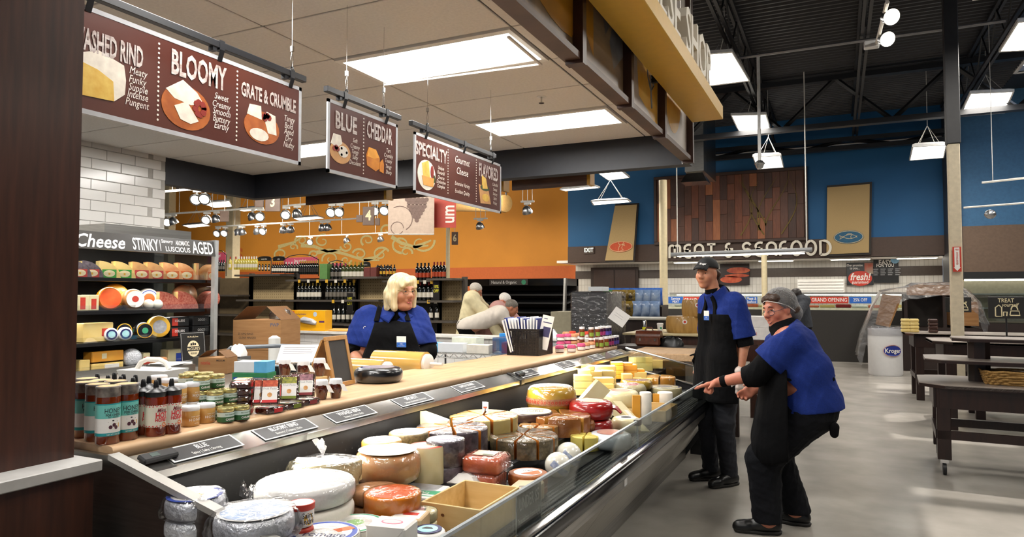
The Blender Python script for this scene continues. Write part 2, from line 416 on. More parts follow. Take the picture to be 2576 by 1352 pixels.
# ================================================================ island cheese case
Y0,Y1,YJ=1.36,6.5,3.96
def tz(z,y):return z-.008*(y-3.5)*min(1,max(0,z-.3)/.4)
def loft(sec,y0,y1,mb=None,cap=True):
 """closed x,z outline carried from y0 to y1 with the case's slight fall"""
 mb=mb or M(); n=len(sec)
 vs=[(x,y0,tz(z,y0)) for x,z in sec]+[(x,y1,tz(z,y1)) for x,z in sec]
 fs=[(i,n+i,n+(i+1)%n,(i+1)%n) for i in range(n)]
 if cap:fs += [list(range(n)),[n+i for i in range(n)][::-1]]
 return mb.add(vs,fs)
maple=mt('maple_block','d2b08a',.38,sc=3,c2='bf9a74',st=(14,1.2,14),det=6)
maple2=mt('maple_block_end','b98a5c',.5,sc=8)
chrome=mt('chrome','d0d0d0',.12,1,n=.02)
blackg=mt('gloss_black_bumper','0c0c0e',.16,n=.02)
blackm=mt('black_enamel','111114',.45)
pane=glassy('clear_glass','f2f7f5',.05,.01)
case=thing('cheese_island_case','long open refrigerated island case in steel and black, full of cheeses','display case',(0,0,0))
ob('end_panel',M().slab([(-2.12,Y0,.02),(-1.3,Y0,.02),(-.98,Y0,.46),(-.98,Y0,.80)],(0,-.02,0)).slab([(-2.12,Y0,.02),(-.98,Y0,.80),(-1.93,Y0,1.03),(-2.12,Y0,1.03)],(0,-.02,0)),steel,case)
ob('end_trim',M().slab([(-.975,Y0-.025,.80),(-1.93,Y0-.025,1.035),(-1.93,Y0-.025,1.018),(-.975,Y0-.025,.783)],(0,.035,0)),mt('satin_trim','c4c2bc',.42,.5,n=.05),case)
loftob=lambda nm,sec,a,b,m,**k:ob(nm,loft(sec,a,b),m,case,**k)
loftob('back_panel',[(-1.86,.6),(-1.835,.6),(-1.835,.96),(-1.86,.96)],Y0,Y1,mt('perforated_black','0c0c0e',.6,spec=.2))
mb=M()
k=0
for r in range(4):
 y=Y0+.05+(.02 if r%2 else 0)
 while y<3.9:
  mb.mark(); mb.add([(0,.0042*math.cos(a),.0042*math.sin(a)) for a in [PI/3*i for i in range(6)]],[(0,1,2,3,4,5)])
  mb.xf(Matrix.Translation((-1.8345,y,tz(.925-.035*r,y)))); y += .042
ob('perforation',mb,mt('hole_black','030303',.9),case,kind='stuff',smooth=0)
STEP=[(-1.38,.65),(-1.58,.71),(-9,.77)]
loftob('product_bed',[(-1.16,.62),(-1.16,.65),(-1.38,.65),(-1.38,.71),(-1.58,.71),(-1.58,.77),(-1.84,.77),(-1.84,.62)],Y0,Y1,blackm)
grm=mt('air_grille','6d6d6c',.4,.6,n=.1)
mb=M()
for i in range(5):loft([(-1.155+.022*i,.62),(-1.145+.022*i,.62),(-1.145+.022*i,.637),(-1.155+.022*i,.637)],Y0,Y1,mb)
y=Y0
while y<4.6:mb.box(-1.16,y,tz(.615,y),-1.05,y+.006,tz(.634,y)); y += .022
ob('air_grille',mb,grm,case,kind='stuff',smooth=0)
loftob('grille_tray',[(-1.17,.60),(-1.0,.60),(-1.0,.612),(-1.17,.612)],Y0,Y1,mt('tray_black','101010',.5))
for i,(a,b) in enumerate(((Y0,YJ),(YJ+.012,Y1))):
 loftob('price_rail',[(-1.91,1.003),(-1.825,.968),(-1.812,.966),(-1.812,.943),(-1.835,.943),(-1.93,.98)],a,b,mt('rail_steel','e2e0dc',.2,1,n=.05,sc=3))
loftob('rail_joint',[(-1.93,1.0),(-1.808,.968),(-1.806,.938),(-1.93,.94)],YJ,YJ+.012,blackm)
loftob('rail_end_cap',[(-1.915,1.008),(-1.806,.97),(-1.806,.94),(-1.915,.975)],YJ+.012,YJ+.05,steel2)
loftob('case_lamp',[(-1.90,.968),(-1.86,.955),(-1.87,.947),(-1.91,.96)],Y0+.05,Y1-.05,glow2)
for a,b,w in ((Y0,3.9,15),(4.0,6.45,17)):
 o=area((-1.78,(a+b)/2,tz(.955,(a+b)/2)),.10,b-a,w,(1,.93,.82)); o.rotation_euler=(0,-.35,0)
g1=loftob('front_glass',[(-1.0,.66),(-.994,.66),(-.994,.815),(-1.0,.815)],Y0,3.70,pane)
g2=loftob('front_glass',[(-1.0,.66),(-.994,.66),(-.994,.815),(-1.0,.815)],3.715,Y1,pane)
gedge=mt('glass_edge_grey','a9b0b4',.2)
for g,a,b in ((g1,Y0,3.7),(g2,3.715,Y1)):
 ob('glass_edge',loft([(-1.003,.812),(-.991,.812),(-.991,.822),(-1.003,.822)],a,b),gedge,g)
ob('glass_clip',M().box(-1.012,3.68,tz(.795,3.7),-.982,3.735,tz(.826,3.7)),steel,g2)
ob('glass_seam',M().box(-.998,3.7,tz(.66,3.7),-.996,3.715,tz(.81,3.7)),gedge,g2)
loftob('bumper',[(-1.02,.60),(-.985,.585),(-.958,.60),(-.952,.625),(-.958,.65),(-.985,.662),(-1.02,.662)],Y0,Y1,blackg)
loftob('bumper_rail',[(-.995,.660),(-.965,.655),(-.96,.672),(-.985,.682),(-1.005,.675)],Y0,Y1,chrome)
loftob('front_band',[(-1.03,.52),(-.982,.535),(-.982,.592),(-1.03,.6)],Y0,Y1,steel)
for a,b in ((Y0,3.22),(3.23,5.1),(5.11,Y1)):
 ob('kick_panel',M().hexa([(-1.3,a,.1),(-1.29,a,.1),(-1.29,b,.1),(-1.3,b,.1),(-1.03,a,tz(.53,a)),(-1.0,a,tz(.53,a)),(-1.0,b,tz(.53,b)),(-1.03,b,tz(.53,b))]),mt('kick_steel','d3d0c8',.36,1,n=.1,sc=4,st=(2,.2,20)),case)
ob('toe_kick',M().box(-2.1,Y0,0,-1.3,Y1,.1),steel,case)
ob('back_body',M().box(-2.42,Y0,0,-1.86,Y1,.96),blackm,case)
mb=M().slab([(-1.69,Y1,.77),(-1.0,Y1,.63),(-1.0,Y1,.79),(-1.84,Y1,.985)],(0,.008,0)).slab([(-1.84,Y1,.75),(-1.69,Y1,.77),(-1.84,Y1,.985),(-1.86,Y1,.985)],(0,.008,0))
ob('end_glass',mb,pane,case)
ob('end_glass_rail',M().tube([(-1.86,Y1,.99),(-1.0,Y1,.795)],.009).tube([(-1.80,Y1-.01,.80),(-1.69,Y1-.01,.775),(-1.0,Y1-.01,.63)],.009),steel2,case)
ob('far_end_panel',M().slab([(-2.12,Y1,.02),(-1.3,Y1,.02),(-.97,Y1,.5),(-.97,Y1,.63)],(0,.03,0)).slab([(-2.12,Y1,.02),(-.97,Y1,.63),(-1.84,Y1,.8),(-2.12,Y1,.98)],(0,.03,0)),blackm,case)
ob('panel_plate',M().box(-.981,3.38,tz(.545,3.4),-.978,3.43,tz(.58,3.4)),chrome,case)
for i,(a,b) in enumerate(((Y0,YJ),(YJ+.003,Y1))):
 t=thing('counter_slab',['butcher block counter slab beside the dark wood wall, under the honey jars','butcher block counter slab under the black basket, beyond the joint'][i],'counter',(0,0,0),0,'butcher block counter slabs')
 mb=loft([(-2.43,.992),(-1.955,.992),(-1.945,.998),(-1.943,1.02),(-1.948,1.031),(-1.96,1.034),(-2.43,1.034)],a,b)
 ob('slab',mb,maple,t,smooth=60)
 mb=M()
 for q in range(1,8):mb.box(-2.43+.06*q,a+.002,tz(1.0337,a),-2.4288+.06*q,b-.002,tz(1.0343,a)) if 0 else None
def CT(y):return tz(1.034,y)
# placards on the rail
pk=mt('placard_black','2a2a2d',.4); wl_=mt('print_white','eeeeea',.5,n=.02); wf=mt('placard_white_border','e4e4e2',.4,n=.02)
def placard(y,l,a,b,lab,big=.026):
 t=thing('category_placard',lab,'sign',(-1.9045,y+l/2,tz(1.0023,y+l/2)),0,'placards on the price rail')
 m=frame((0,0,0),(0,1,0),(-.085,0,.035))
 h=.078; mb=M().box(-l/2,-h,.001,l/2,0,.003); mb.mark(); mb.k=0; mb.xf(m); ob('border',mb,wf,t,smooth=0)
 mb=M().box(-l/2+.007,-h+.006,.003,l/2-.007,-.006,.0036); mb.k=0; mb.xf(m); ob('face',mb,pk,t,smooth=0)
 mb=M(); mb.add(*tmesh(a,big,0,.015,0,.62)); mb.xf(Matrix.Translation((0,-.027,.0040))); mb.mark(); mb.add(*tmesh(b,.019,0,0,0,.72)); mb.xf(Matrix.Translation((0,-.055,.0040))); mb.k=0; mb.xf(m)
 ob('lettering',mb,wl_,t,smooth=0)
for y,a,b in ((1.48,'BLUE','Spicy | Salty | Strong'),(1.85,'BLOOMY RIND','Buttery | Creamy | Rich'),(2.23,'WASHED RIND','Stinky | Creamy | Rich'),(2.70,'SPECIALTY','Unique | Handmade | Distinctive'),(3.25,'GRATE & CRUMBLE','Hard | Nutty | Salty'),(4.05,'GOUDA','Sweet | Nutty | Buttery'),(4.77,'SWISS','Nutty | Mild | Sweet'),(5.5,'CHEDDAR','Sharp | Rich | Bold'),(6.05,'FLAVORED','Savory | Sweet | Fun')):
 placard(y,.275,a,b,'black rail placard lettered ' +a+' with three tasting words',.034 if len(a)<12 else .029)
for y,lab in ((1.40,'black digital thermometer beside the BLUE placard'),(4.02,'small black thermometer clip beside the GOUDA placard')):
 t=thing('rail_thermometer',lab,'thermometer',(-1.865,y+.05,tz(.988,y)+.006),0,'rail thermometers'); m=frame((0,0,0),(0,1,0),(-.085,0,.035))
 w=.12 if y<2 else .09
 mb=M().cb(-w/2,-.02,-.006,w/2,.02,.012,.005); mb.k=0; mb.xf(m); ob('body',mb,blackm,t)
 mb=M().box(-w/2+.03,-.009,.012,-w/2+.058,.009,.0128); mb.k=0; mb.xf(m); ob('screen',mb,mt('lcd_grey','5d6a66',.2),t)
t=thing('small_bag_sign','UNDER $5 placard clipped inside the front glass of the cheese case','sign',(-1.004,2.26,.745),0)
m=frame((0,0,0),(0,1,0),(0,0,1))
for nm,mb,mm in (('border',M().box(-.10,-.073,-.002,.12,.073,0),wf),('face',M().box(-.094,-.067,0,.114,.067,.0008),pk)):
 mb.k=0; mb.xf(m); ob(nm,mb,mm,t,smooth=0)
mb=M().add(*tmesh('UNDER $5',.062,0,.012,0,.6)); mb.xf(Matrix.Translation((.01,.028,.0012))); mb.mark(); mb.add(*tmesh('Try a small taste of something big!',.029,0,0,0,.48)); mb.xf(Matrix.Translation((.01,-.026,.0012))); mb.k=0; mb.xf(m)
ob('lettering',mb,wl_,t,smooth=0)
ob('sign_clip',M().tube([(.02,.06,-.085),(.02,.13,-.085)],.012,8),mt('clear_plastic_white','d5d8da',.2),t)
# ================================================================ canopy valance, letters, menu boards
t=thing('canopy_valance','brown wood canopy fascia with printed cheese panels, hung above the counter edge','valance',(-1.2,0,2.69))
V0,V1=-1.5,6.2
ob('bottom_strip',M().box(-.05,V0,0,.04,V1,.035),woodb,t)
ob('back_board',M().box(-.05,V0,.03,-.03,V1,1.9),woodb,t)
pans=[(-1.5,-.35),(-.35,.57),(.57,1.49),(1.49,2.38),(2.38,3.29),(3.29,4.2),(4.2,5.12),(5.12,6.2)]
bgs=[mt('print_tan','8d7450',.35,sc=3,c2='4d3723',st=(1,3,.6)),mt('print_brown','6e5a48',.35,sc=2.5,c2='9a8468',st=(1,.8,3)),mt('print_grey','9b8f86',.35,sc=2,c2='b9b0a8'),mt('print_pale','b5aaa0',.35,sc=2,c2='cbc2ba')]
yel=mt('print_cheese_yellow','c38a22',.35,sc=4,c2='a8741a'); yel2=mt('print_cheese_gold','d9a02c',.35,sc=5,c2='e3b757'); gry=mt('print_slate_blue','4e5158',.35,sc=4,c2='8c8e93')
for i,(a,b) in enumerate(pans):
 p=ob('printed_panel',M().box(-.02,a+.02,.035,.0,b-.02,1.88),bgs[[0,1,2,0,0,1,2,3][i]],t)
 L=b-a; mb=M()
 if i in (4,0,2):
  mb.mark(); mb.prism(oval(.62,.40,28,0,0),0,.002); mb.xf(Matrix.Translation((0.0,b-.18,.50)) @ frame((0,0,0),(0,1,0),(0,0,1))); k=[(x,y,z) for x,y,z in mb.v]
  mb.v=[(x,min(max(y,a+.02),b-.02),min(max(z,.04),1.8)) for x,y,z in mb.v]
  ob('print',mb,yel,p,smooth=0)
 elif i in (5,1):
  mb.add([(0.001,a+.02,.33),(.001,a+.30,.12),(.001,a+.30,.55),(.001,a+.02,.95)],[(0,1,2,3)]); ob('print',mb,yel,p,smooth=0)
  mb=M().add([(.001,a+.35,.62),(.001,a+.52,.32),(.001,a+.72,.50),(.001,a+.55,1.1)],[(0,1,2,3)]).add([(.001,a+.6,.3),(.001,a+.68,.16),(.001,a+.88,.3),(.001,a+.78,.7)],[(0,1,2,3)]); ob('print',mb,gry,p,smooth=0)
 elif i in (6,3):
  mb.add([(.001,a+.2,.9),(.001,a+.35,.16),(.001,b-.05,.05),(.001,b-.02,.9)],[(0,1,2,3)]); ob('print',mb,yel2,p,smooth=0)
  ob('print',M().tube([(.002,a+.55+x,.35+z) for x,z in ((0,.12),(.04,0),(.12,-.08),(.2,-.02),(.1,.03),(.14,-.2))],.008,4),gry,p)
 else:
  mb.mark(); mb.prism(oval(.33,.42),0,.001); mb.xf(Matrix.Translation((0,a+.5,.55)) @ frame((0,0,0),(0,1,0),(0,0,1))); ob('print',mb,yel2,p,smooth=0)
  mb=M().add(*tmesh('Gouda',.17,0,0,.35)); mb.k=0; mb.xf(Matrix.Translation((.004,a+.5,.62)) @ frame((0,0,0),(0,1,0),(0,0,1))); ob('print',mb,mt('print_black','1c1b1b',.5),p,smooth=0)
 ob('post',M().box(-.04,b-.028,-.02,.055,b+.028,1.9),mt('dark_walnut','3a2118',.4),t)
ob('end_trim',M().box(-.05,V1,-.02,.05,V1+.015,1.9),mt('trim_aluminium','b7b7b5',.35,.8),t)
goldp=mt('gold_paint','d2a63a',.45,n=.03)
t=thing('department_sign','yellow beam carrying tall cream CHEESE SHOP letters outside the canopy','sign',(-1.0,0,3.0))
ob('beam',M().cb(-.13,-1.5,0,.13,6.07,.115,.003),goldp,t)
for y in (1.2,3.0,4.9):ob('bracket',M().box(-.2,y-.02,.03,-.12,y+.02,.08),black,t)
lcr=mt('letter_cream','e9e2d2',.5,n=.03)
y=5.60
for ch in reversed('CHEESE SHOP'):
 if ch == ' ':y -= .15; continue
 vs,fs=tmesh(ch,.47,.05,.012,0,.86); x0,x1=min(v[0] for v in vs),max(v[0] for v in vs); zb=min(v[1] for v in vs)
 mb=M().add([(x-x1,yy-zb,z) for x,yy,z in vs],fs); mb.k=0; mb.xf(frame((0,0,0),(0,1,0),(0,0,1)))
 ob('letter',mb,lcr,t,(.06,y,.115)); y -= x1-x0+.03
ob('letter_backing',M().box(-.03,1.6,.115,-.01,4.62,.58),mt('backing_plum','5d4038',.5),t)
for y in (2.6,4.95,5.35):ob('hanger_wire',M().tube([(0,y,.115),(0,y,2.5)],.004,5),steel,t)
# ---- menu boards on the plane x = -2.2
MB=-2.2
brd=mt('menu_brown','50231a',.32,sc=2,c2='5e342a',n=.1); frm=mt('menu_frame_silver','b9babd',.35)
chalk=mt('chalk_white','d8cfc9',.6,sc=60,c2='a08a82',st=(1,.4,1)); hand=mt('hand_cream','eee6d8',.6,n=.03)
bx=Matrix.Identity(4)
def bp(u,v):p=at(u,v,X=MB); return p.y,p.z
def mtext(par,s,u,v,h,w=None,shear=0,k=1,mat=None,bold=0,lines=False):
 """lettering centred where the board shows it; h is the cap height in metres, w the width"""
 y,z=bp(u,v); vs,fs=tmesh(s,h/.7,0,bold,shear,1)
 xs=[p[0] for p in vs]; c=k if w is None else w/(max(xs)-min(xs)); mx=(max(xs)+min(xs))/2
 mb=M().add([((a-mx)*c,b,.002) for a,b,d in vs],fs); mb.k=0; mb.xf(frame((0,y-par.location.y,z-par.location.z),(0,1,0),(0,0,1)))
 return mb
def merge(*ms):
 r=M()
 for q in ms:r.add(q.v,q.f)
 return r
whc=mt('print_cheese_white','ddd2c2',.5,sc=30,c2='f2ead9'); ylc=mt('print_cheese_butter','e6c25e',.5,sc=30,c2='d9a83f'); orc=mt('print_cheese_orange','dd8e21',.5,sc=20,c2='c8741a'); brc=mt('print_board_wood','b8662a',.5,sc=20,c2='9c4f1d'); rdc=mt('print_berry','8a2a20',.5); grc=mt('print_leaf','3d4d26',.5)
def art(par,u,v,s,kind):
 y,z=bp(u,v); F=frame((0,y-par.location.y,z-par.location.z),(0,1,0),(0,0,1))
 p=None
 def put(poly,m,k):
  nonlocal p
  mb=M().prism([(a*s,b*s) for a,b in poly],0,.0006*k+.0012); mb.k=0; mb.xf(F)
  o=ob('picture',mb,m,par if p is None else p,smooth=0); p=p or o
 if kind == 'wedge':
  put([(-.55,.3),(-.1,.5),(.45,.35),(.5,.05),(.48,-.25),(.25,-.45),(-.6,-.5)],whc,1); put([(-.6,.2),(-.1,.1),(.22,-.05),(.25,-.45),(-.6,-.5)],ylc,2)
 elif kind == 'board':
  put(oval(.6,.46,24,0,-.08),brc,1); put([(-.5,.2),(-.1,.48),(.25,.3),(.42,.1),(.1,0),(-.3,.05)],whc,2); put([(-.3,-.1),(.0,.05),(.3,-.3),(.1,-.4),(-.15,-.35)],whc,3)
  for q in range(9):put(oval(.075,.07,8,.32+.11*math.cos(q*2.4),-.02+.13*math.sin(q*2.4)),rdc,4+q%2)
 elif kind == 'crumble':
  put(oval(.6,.42,24,0,-.1),brc,1); put([(-.5,.15),(-.42,.42),(-.05,.45),(-.02,.1)],whc,2); put([(.1,.05),(.15,.35),(.45,.3),(.5,-.2),(.2,-.2)],whc,2); put(oval(.32,.16,14,-.1,-.3),whc,3)
  for q in range(5):put(oval(.08,.08,8,.05+.06*q%.2,.2+.05*math.sin(q)),rdc,4)
 elif kind == 'blue':
  put(oval(.6,.42,24,0,-.15),mt('print_board_tan','cf9a62',.5),1); put([(-.55,.1),(-.4,.5),(0,.5),(.1,.2),(-.2,0)],whc,2); put(oval(.3,.22,12,.15,-.1),whc,3)
  for q in range(7):put(oval(.06,.05,7,.15+.2*math.cos(q*2.1),-.1+.14*math.sin(q*2.1)),gry,4)
  for q in range(3):put(oval(.11,.1,8,-.35+.09*q,-.05+.05*(q%2)),rdc,4)
 elif kind == 'cheddar':
  put([(-.55,.1),(-.4,.42),(.05,.4),(.3,.1),(.3,-.3),(.05,-.45),(-.5,-.3)],orc,1); put([(-.5,.05),(-.4,.42),(.05,.4),(.28,.12),(-.1,.02)],mt('print_cheddar_top','f0a52e',.5),2); put([(.32,-.05),(.5,.1),(.58,-.1),(.56,-.45),(.3,-.4)],orc,2)
 elif kind == 'plate':
  put(oval(.55,.5,24,0,-.05),whc,1); put([(-.3,.3),(.1,.45),(.2,-.1),(-.2,-.2)],ylc,2); put([(-.3,-.1),(.45,-.1),(.4,-.4),(-.2,-.4)],mt('print_cheddar_pale','e0a050',.5),3); put(oval(.1,.22,10,.33,.1),rdc,3); put(oval(.1,.14,8,.45,-.12),grc,2)
 else:
  put([(-.5,.2),(.3,.15),(.55,-.5),(-.35,-.55)],mt('print_board_tan','cf9a62',.5),1); put([(-.25,.6),(.1,.5),(.25,.1),(-.2,.05)],ylc,3); put(oval(.4,.12,10,0,.1),grc,2); put(oval(.3,.16,12,.08,-.28),ylc,3)
def board(y0,y1,lab,dots):
 t=thing('menu_board',lab,'sign',(MB,(y0+y1)/2,2.265),0,'hanging menu boards'); l=(y1-y0)/2; h=.178
 ob('panel',M().box(-.006,-l+.004,-h+.004,0,l-.004,h-.004),brd,t)
 mb=M()
 for a,b,c,d in ((-l,-h,l,-h+.016),(-l,h-.016,l,h),(-l,-h,-l+.016,h),(l-.016,-h,l,h)):mb.box(-.008,a,b,.0012,c,d)
 ob('frame',mb,frm,t)
 mb=M()
 for u,va,vb in dots:
  ya,za=bp(u,va); _,zb=bp(u,vb); n=17
  for q in range(n):mb.mark(); mb.prism(oval(.0042,.0042,8),0,.0008); mb.xf(frame((.0004,ya-t.location.y,za+(zb-za)*q/(n-1)-t.location.z),(0,1,0),(0,0,1)))
 ob('dotted_rule',mb,hand,t,kind='stuff')
 return t
t=board(1.0,2.412,'long brown menu board lettered WASHED RIND, BLOOMY and GRATE & CRUMBLE',((400,110,302),(597,180,353)))
for q_ in (mtext(t,'WASHED RIND',274,121,.07,.25,bold=.03),mtext(t,'BLOOMY',503,182,.088,.252,bold=.03),mtext(t,'GRATE & CRUMBLE',678,249,.056,.315,bold=.03),):ob('heading',q_,chalk,t,smooth=0)
for q_ in ([mtext(t,s,u,v,.026,shear=.25,k=.74) for s,u,v in (('Meaty',348,183),('Funky',346,204),('Supple',347,224),('Intense',346,242),('Pungent',345,262),('Sweet',557,246),('Creamy',557,266),('Smooth',557,284),('Buttery',557,302),('Earthy',557,319),('Tangy',728,301),('Bold',726,318),('Aged',726,333),('Dry',726,350),('Nutty',726,366))]):ob('word',q_,hand,t,smooth=0)
art(t,258,192,.165,'wedge'); art(t,469,262,.18,'board'); art(t,659,312,.165,'crumble')
t=board(2.592,3.172,'smallest brown menu board, lettered BLUE and CHEDDAR',((915,299,437),))
for q_ in (mtext(t,'BLUE',871,312,.082,.165,bold=.03),mtext(t,'CHEDDAR',955,338,.082,.225,bold=.03),):ob('heading',q_,chalk,t,smooth=0)
for q_ in ([mtext(t,s,u,v,.022,shear=.25,k=.74) for s,u,v in (('Soft',893,355),('Creamy',893,370),('Tangy',893,383),('Salty',893,397),('Decadent',893,411),('Tart',977,380),('Crumbly',977,393),('Toasty',977,406),('Tangy',977,420),('Sharp',977,434))]):ob('word',q_,hand,t,smooth=0)
art(t,856,374,.13,'blue'); art(t,943,402,.135,'cheddar')
t=board(3.342,4.475,'brown menu board lettered SPECIALTY, Gourmet Cheese and FLAVORED',((1127,377,486),(1198,403,507)))
for q_ in (mtext(t,'SPECIALTY',1086,386,.076,.36,bold=.03),mtext(t,'FLAVORED',1229,436,.085,.29,bold=.03),):ob('heading',q_,chalk,t,smooth=0)
for q_ in ([mtext(t,s,u,v,h*.74,shear=.25,k=.78) for s,u,v,h in (('Unique',1109,424,.03),('Flavorful',1109,436,.03),('Diverse',1109,448,.03),('Distinctive',1109,459,.03),('Complex',1109,470,.03),('Gourmet',1163,407,.062),('Cheese',1163,434,.062),('Extensive Variety',1163,466,.034),('Excellent Quality',1163,485,.034),('Colorful',1245,466,.03),('Sweet',1245,478,.03),('Savory',1245,489,.03),('Spicy',1245,500,.03),('Fruity',1245,512,.03))]):ob('word',q_,hand,t,smooth=0)
art(t,1073,437,.18,'plate'); art(t,1219,480,.17,'flavored')
for y0,y1,hk,lab in ((1.05,2.43,(1.42,1.95,2.34),'longest black hanging rail, carrying the BLOOMY menu board'),(2.575,3.19,(2.71,3.06),'short black hanging rail carrying the BLUE menu board'),(3.30,4.37,(3.46,3.92,4.33),'black hanging rail carrying the SPECIALTY menu board')):
 t=thing('sign_rail',lab,'rail',(MB,0,2.485),0,'black sign hanging rails')
 ob('bar',M().cb(-.014,y0,-.014,.014,y1,.014,.002),black,t)
 for y in hk:
  ob('hook',M().slab([(.016,y-.012,.018),(.016,y+.012,.018),(.016,y+.012,-.02),(.016,y-.012,-.02)],(-.032,0,0)).slab([(.018,y-.01,-.02),(.018,y+.01,-.02),(.002,y+.01,-.062),(.002,y-.01,-.062)],(-.004,0,0)).box(-.016,y-.04,-.03,.01,y-.02,-.012),black,t)
 for y in ((hk[0]+.02,hk[-1]-.02) if y0 != 1.05 else (hk[2]+.01,)):
  mb=M().tube([(.008*math.cos(a),y,.026+.010*math.sin(a)) for a in [PI/5*i for i in range(10)]],.003,5,True); ob('eye_bolt',mb,black,t)
  ob('cable',M().tube([(0,y-.003,.035),(0,y-.008,.07),(0,y,.11)],.0016,4).tube([(0,y+.003,.035),(0,y+.008,.07),(0,y,.11)],.0016,4).box(-.006,y-.006,.105,.006,y+.006,.13).tube([(0,y,.13),(0,y,CEIL-2.485-.002)],.0013,4),steel2,t)
# ================================================================ cheeses in the island case
def depth(p):return (Vector(p)-Vector((0,0,EYE))).dot(_F)
def bed(x,y):return .65 if x>-1.38 else .71 if x>-1.58 else .77
def spotc(u,vt,w,h,X,**k):
 """centre of the base, radius and height from what the photo shows at depth plane X"""
 p=at(u,vt+h,X=X); d=depth(p); r=w/2*d/FPX; hh=h*d/FPX/.95; b=bed(p.x,p.y)
 if p.z<b+.012:p=at(u,vt+h,Z=b+.0005); d=depth(p); r=w/2*d/FPX; hh=h*d/FPX/.95
 return p,r,hh,b
CH=dict
wax=lambda n,c,c2=None,**k:mt(n,c,.3,c2=c2,sc=k.pop('sc',12),coat=k.pop('coat',.5),n=.08,**k)
m_foil=mt('foil_silver','dadde2',.28,.45,sc=40,bump=.6,bsc=90)
m_white=mt('white_wrapped_rind','f1efec',.45,n=.03,sc=8,bump=.25,bsc=25)
m_bloomy=mt('ivory_wrap','ebe6dc',.42,n=.05,bump=.2)
m_tan=mt('washed_rind_orange','d9925c',.42,c2='e3b583',sc=14,coat=.5)
m_brownr=mt('washed_rind_brown','b9814f',.5,c2='8f5c34',sc=20,coat=.4)
m_pale=wax('pale_wax','e4dab0','dccf9c')
m_cream=mt('cream_cheese_cut','e8d493',.4,c2='e2c87c',sc=10,coat=.4)
m_edge=mt('orange_cut_edge','d9882c',.45,coat=.3)
m_purple=mt('purple_rind','3f363f',.38,c2='6d626c',sc=35,coat=.8,bump=.8,bsc=60)
m_herb=mt('herb_rind','5d5138',.5,c2='857556',sc=60,coat=.6,bump=.7,bsc=70)
m_herb2=mt('herb_rind_dark','63522f',.6,c2='493c22',sc=70)
m_caramel=mt('caramel_rind','d3a568',.35,c2='c4925a',sc=20,coat=.8,bump=.6,bsc=60)
m_smoke=wax('smoked_brown_wax','bd7836','a96529',coat=1)
m_smoke2=mt('smoked_cut_yellow','dfa64d',.4,coat=.5)
m_red=wax('red_wax','a8140f','8f0f0c',coat=1)
m_yel=wax('yellow_wax','e0a42f','d3b24a',coat=1,sc=4)
m_yel2=mt('butter_yellow_cheese','dfce6e',.42,c2='d8c55f',coat=.3)
m_orange=mt('orange_tub','ee8a12',.3,c2='e57d0c',coat=.7)
m_slab=mt('orange_red_paste','e2724a',.3,c2='d8653c',sc=8,coat=1,bump=.9,bsc=40)
m_crust=mt('crusted_brown_rind','8a4a1c',.55,c2='a9632c',sc=35,bump=.5,bsc=40)
m_brick=mt('cheddar_butter','ead08a',.38,c2='e5c573',sc=6,coat=.6)
m_brick2=mt('cheddar_orange','eeae43',.38,c2='e79c2e',sc=6,coat=.6)
m_black=wax('black_wax','101216','0b0c10',coat=1)
m_blk2=mt('dark_brown_rind','3a1f17',.4,coat=.6)
m_film=glassy('cling_film','ffffff',.05,.09,.35,30)
m_bag=glassy('clear_bag','fdfdff',.06,.16,.8,22)
p_white=mt('label_white','ece9e4',.45,n=.03); p_red=mt('label_red','c23a2a',.45); p_or=mt('label_orange','e06a2c',.45); p_blue=mt('label_blue','2b49a8',.4); p_navy=mt('label_navy','23285e',.4); p_teal=mt('label_teal','8fc9cf',.4,c2='b9dde0'); p_green=mt('label_green','3d9a70',.45); p_gold=mt('label_gold','d9a72f',.45); p_ink=mt('label_ink','26242a',.5); p_pink=mt('label_pink','d4677f',.45); p_grey=mt('label_grey','8d8d90',.45,c2='b4b4b6',sc=25); p_cream=mt('label_cream','e5d9b0',.45)
p_mint=mt('label_mint','8fbfa8',.45)
def wprof(k,r,h):
 if k == 'flat':e=min(.008,h*.2); return [(r-e,0),(r-e*.3,e*.3),(r,e),(r,h-e),(r-e*.3,h-e*.3),(r-e,h),(1e-5,h)]
 if k == 'soft':e=h*.32; return [(r-e*.8,0),(r-e*.2,e*.35),(r,e),(r,h-e),(r-e*.25,h-e*.35),(r-e*.9,h-.002),(1e-5,h)]
 if k == 'gouda':return [(r*.80,0),(r*.92,h*.10),(r*.985,h*.28),(r,h*.5),(r*.985,h*.72),(r*.93,h*.88),(r*.84,h*.97),(r*.74,h),(1e-5,h)]
 if k == 'tub':return [(r*.95,0),(r*.97,h*.05),(r,h*.9),(r*.99,h*.95),(r*.93,h),(1e-5,h)]
 if k == 'drum':return [(r*.96,0),(r,h*.06),(r*1.01,h*.5),(r,h*.94),(r*.96,h),(1e-5,h)]
def disc(r,z,n=28):return M().lathe([(1e-5,z+.0008),(r,z+.0008),(r,z)][::-1],n)
def lettering(t,s,size,z,m,w=None,y=0,rz=0,cond=.8,bold=.01,x=0,shear=0):
 mb=M().add(*tmesh(s,size,0,bold,shear,cond)); mb.k=0; mb.xf(Matrix.Translation((0,0,z)) @ Matrix.Rotation(rz,4,'Z') @ Matrix.Translation((x,y,0)))
 return ob('print',mb,m,t,smooth=0)
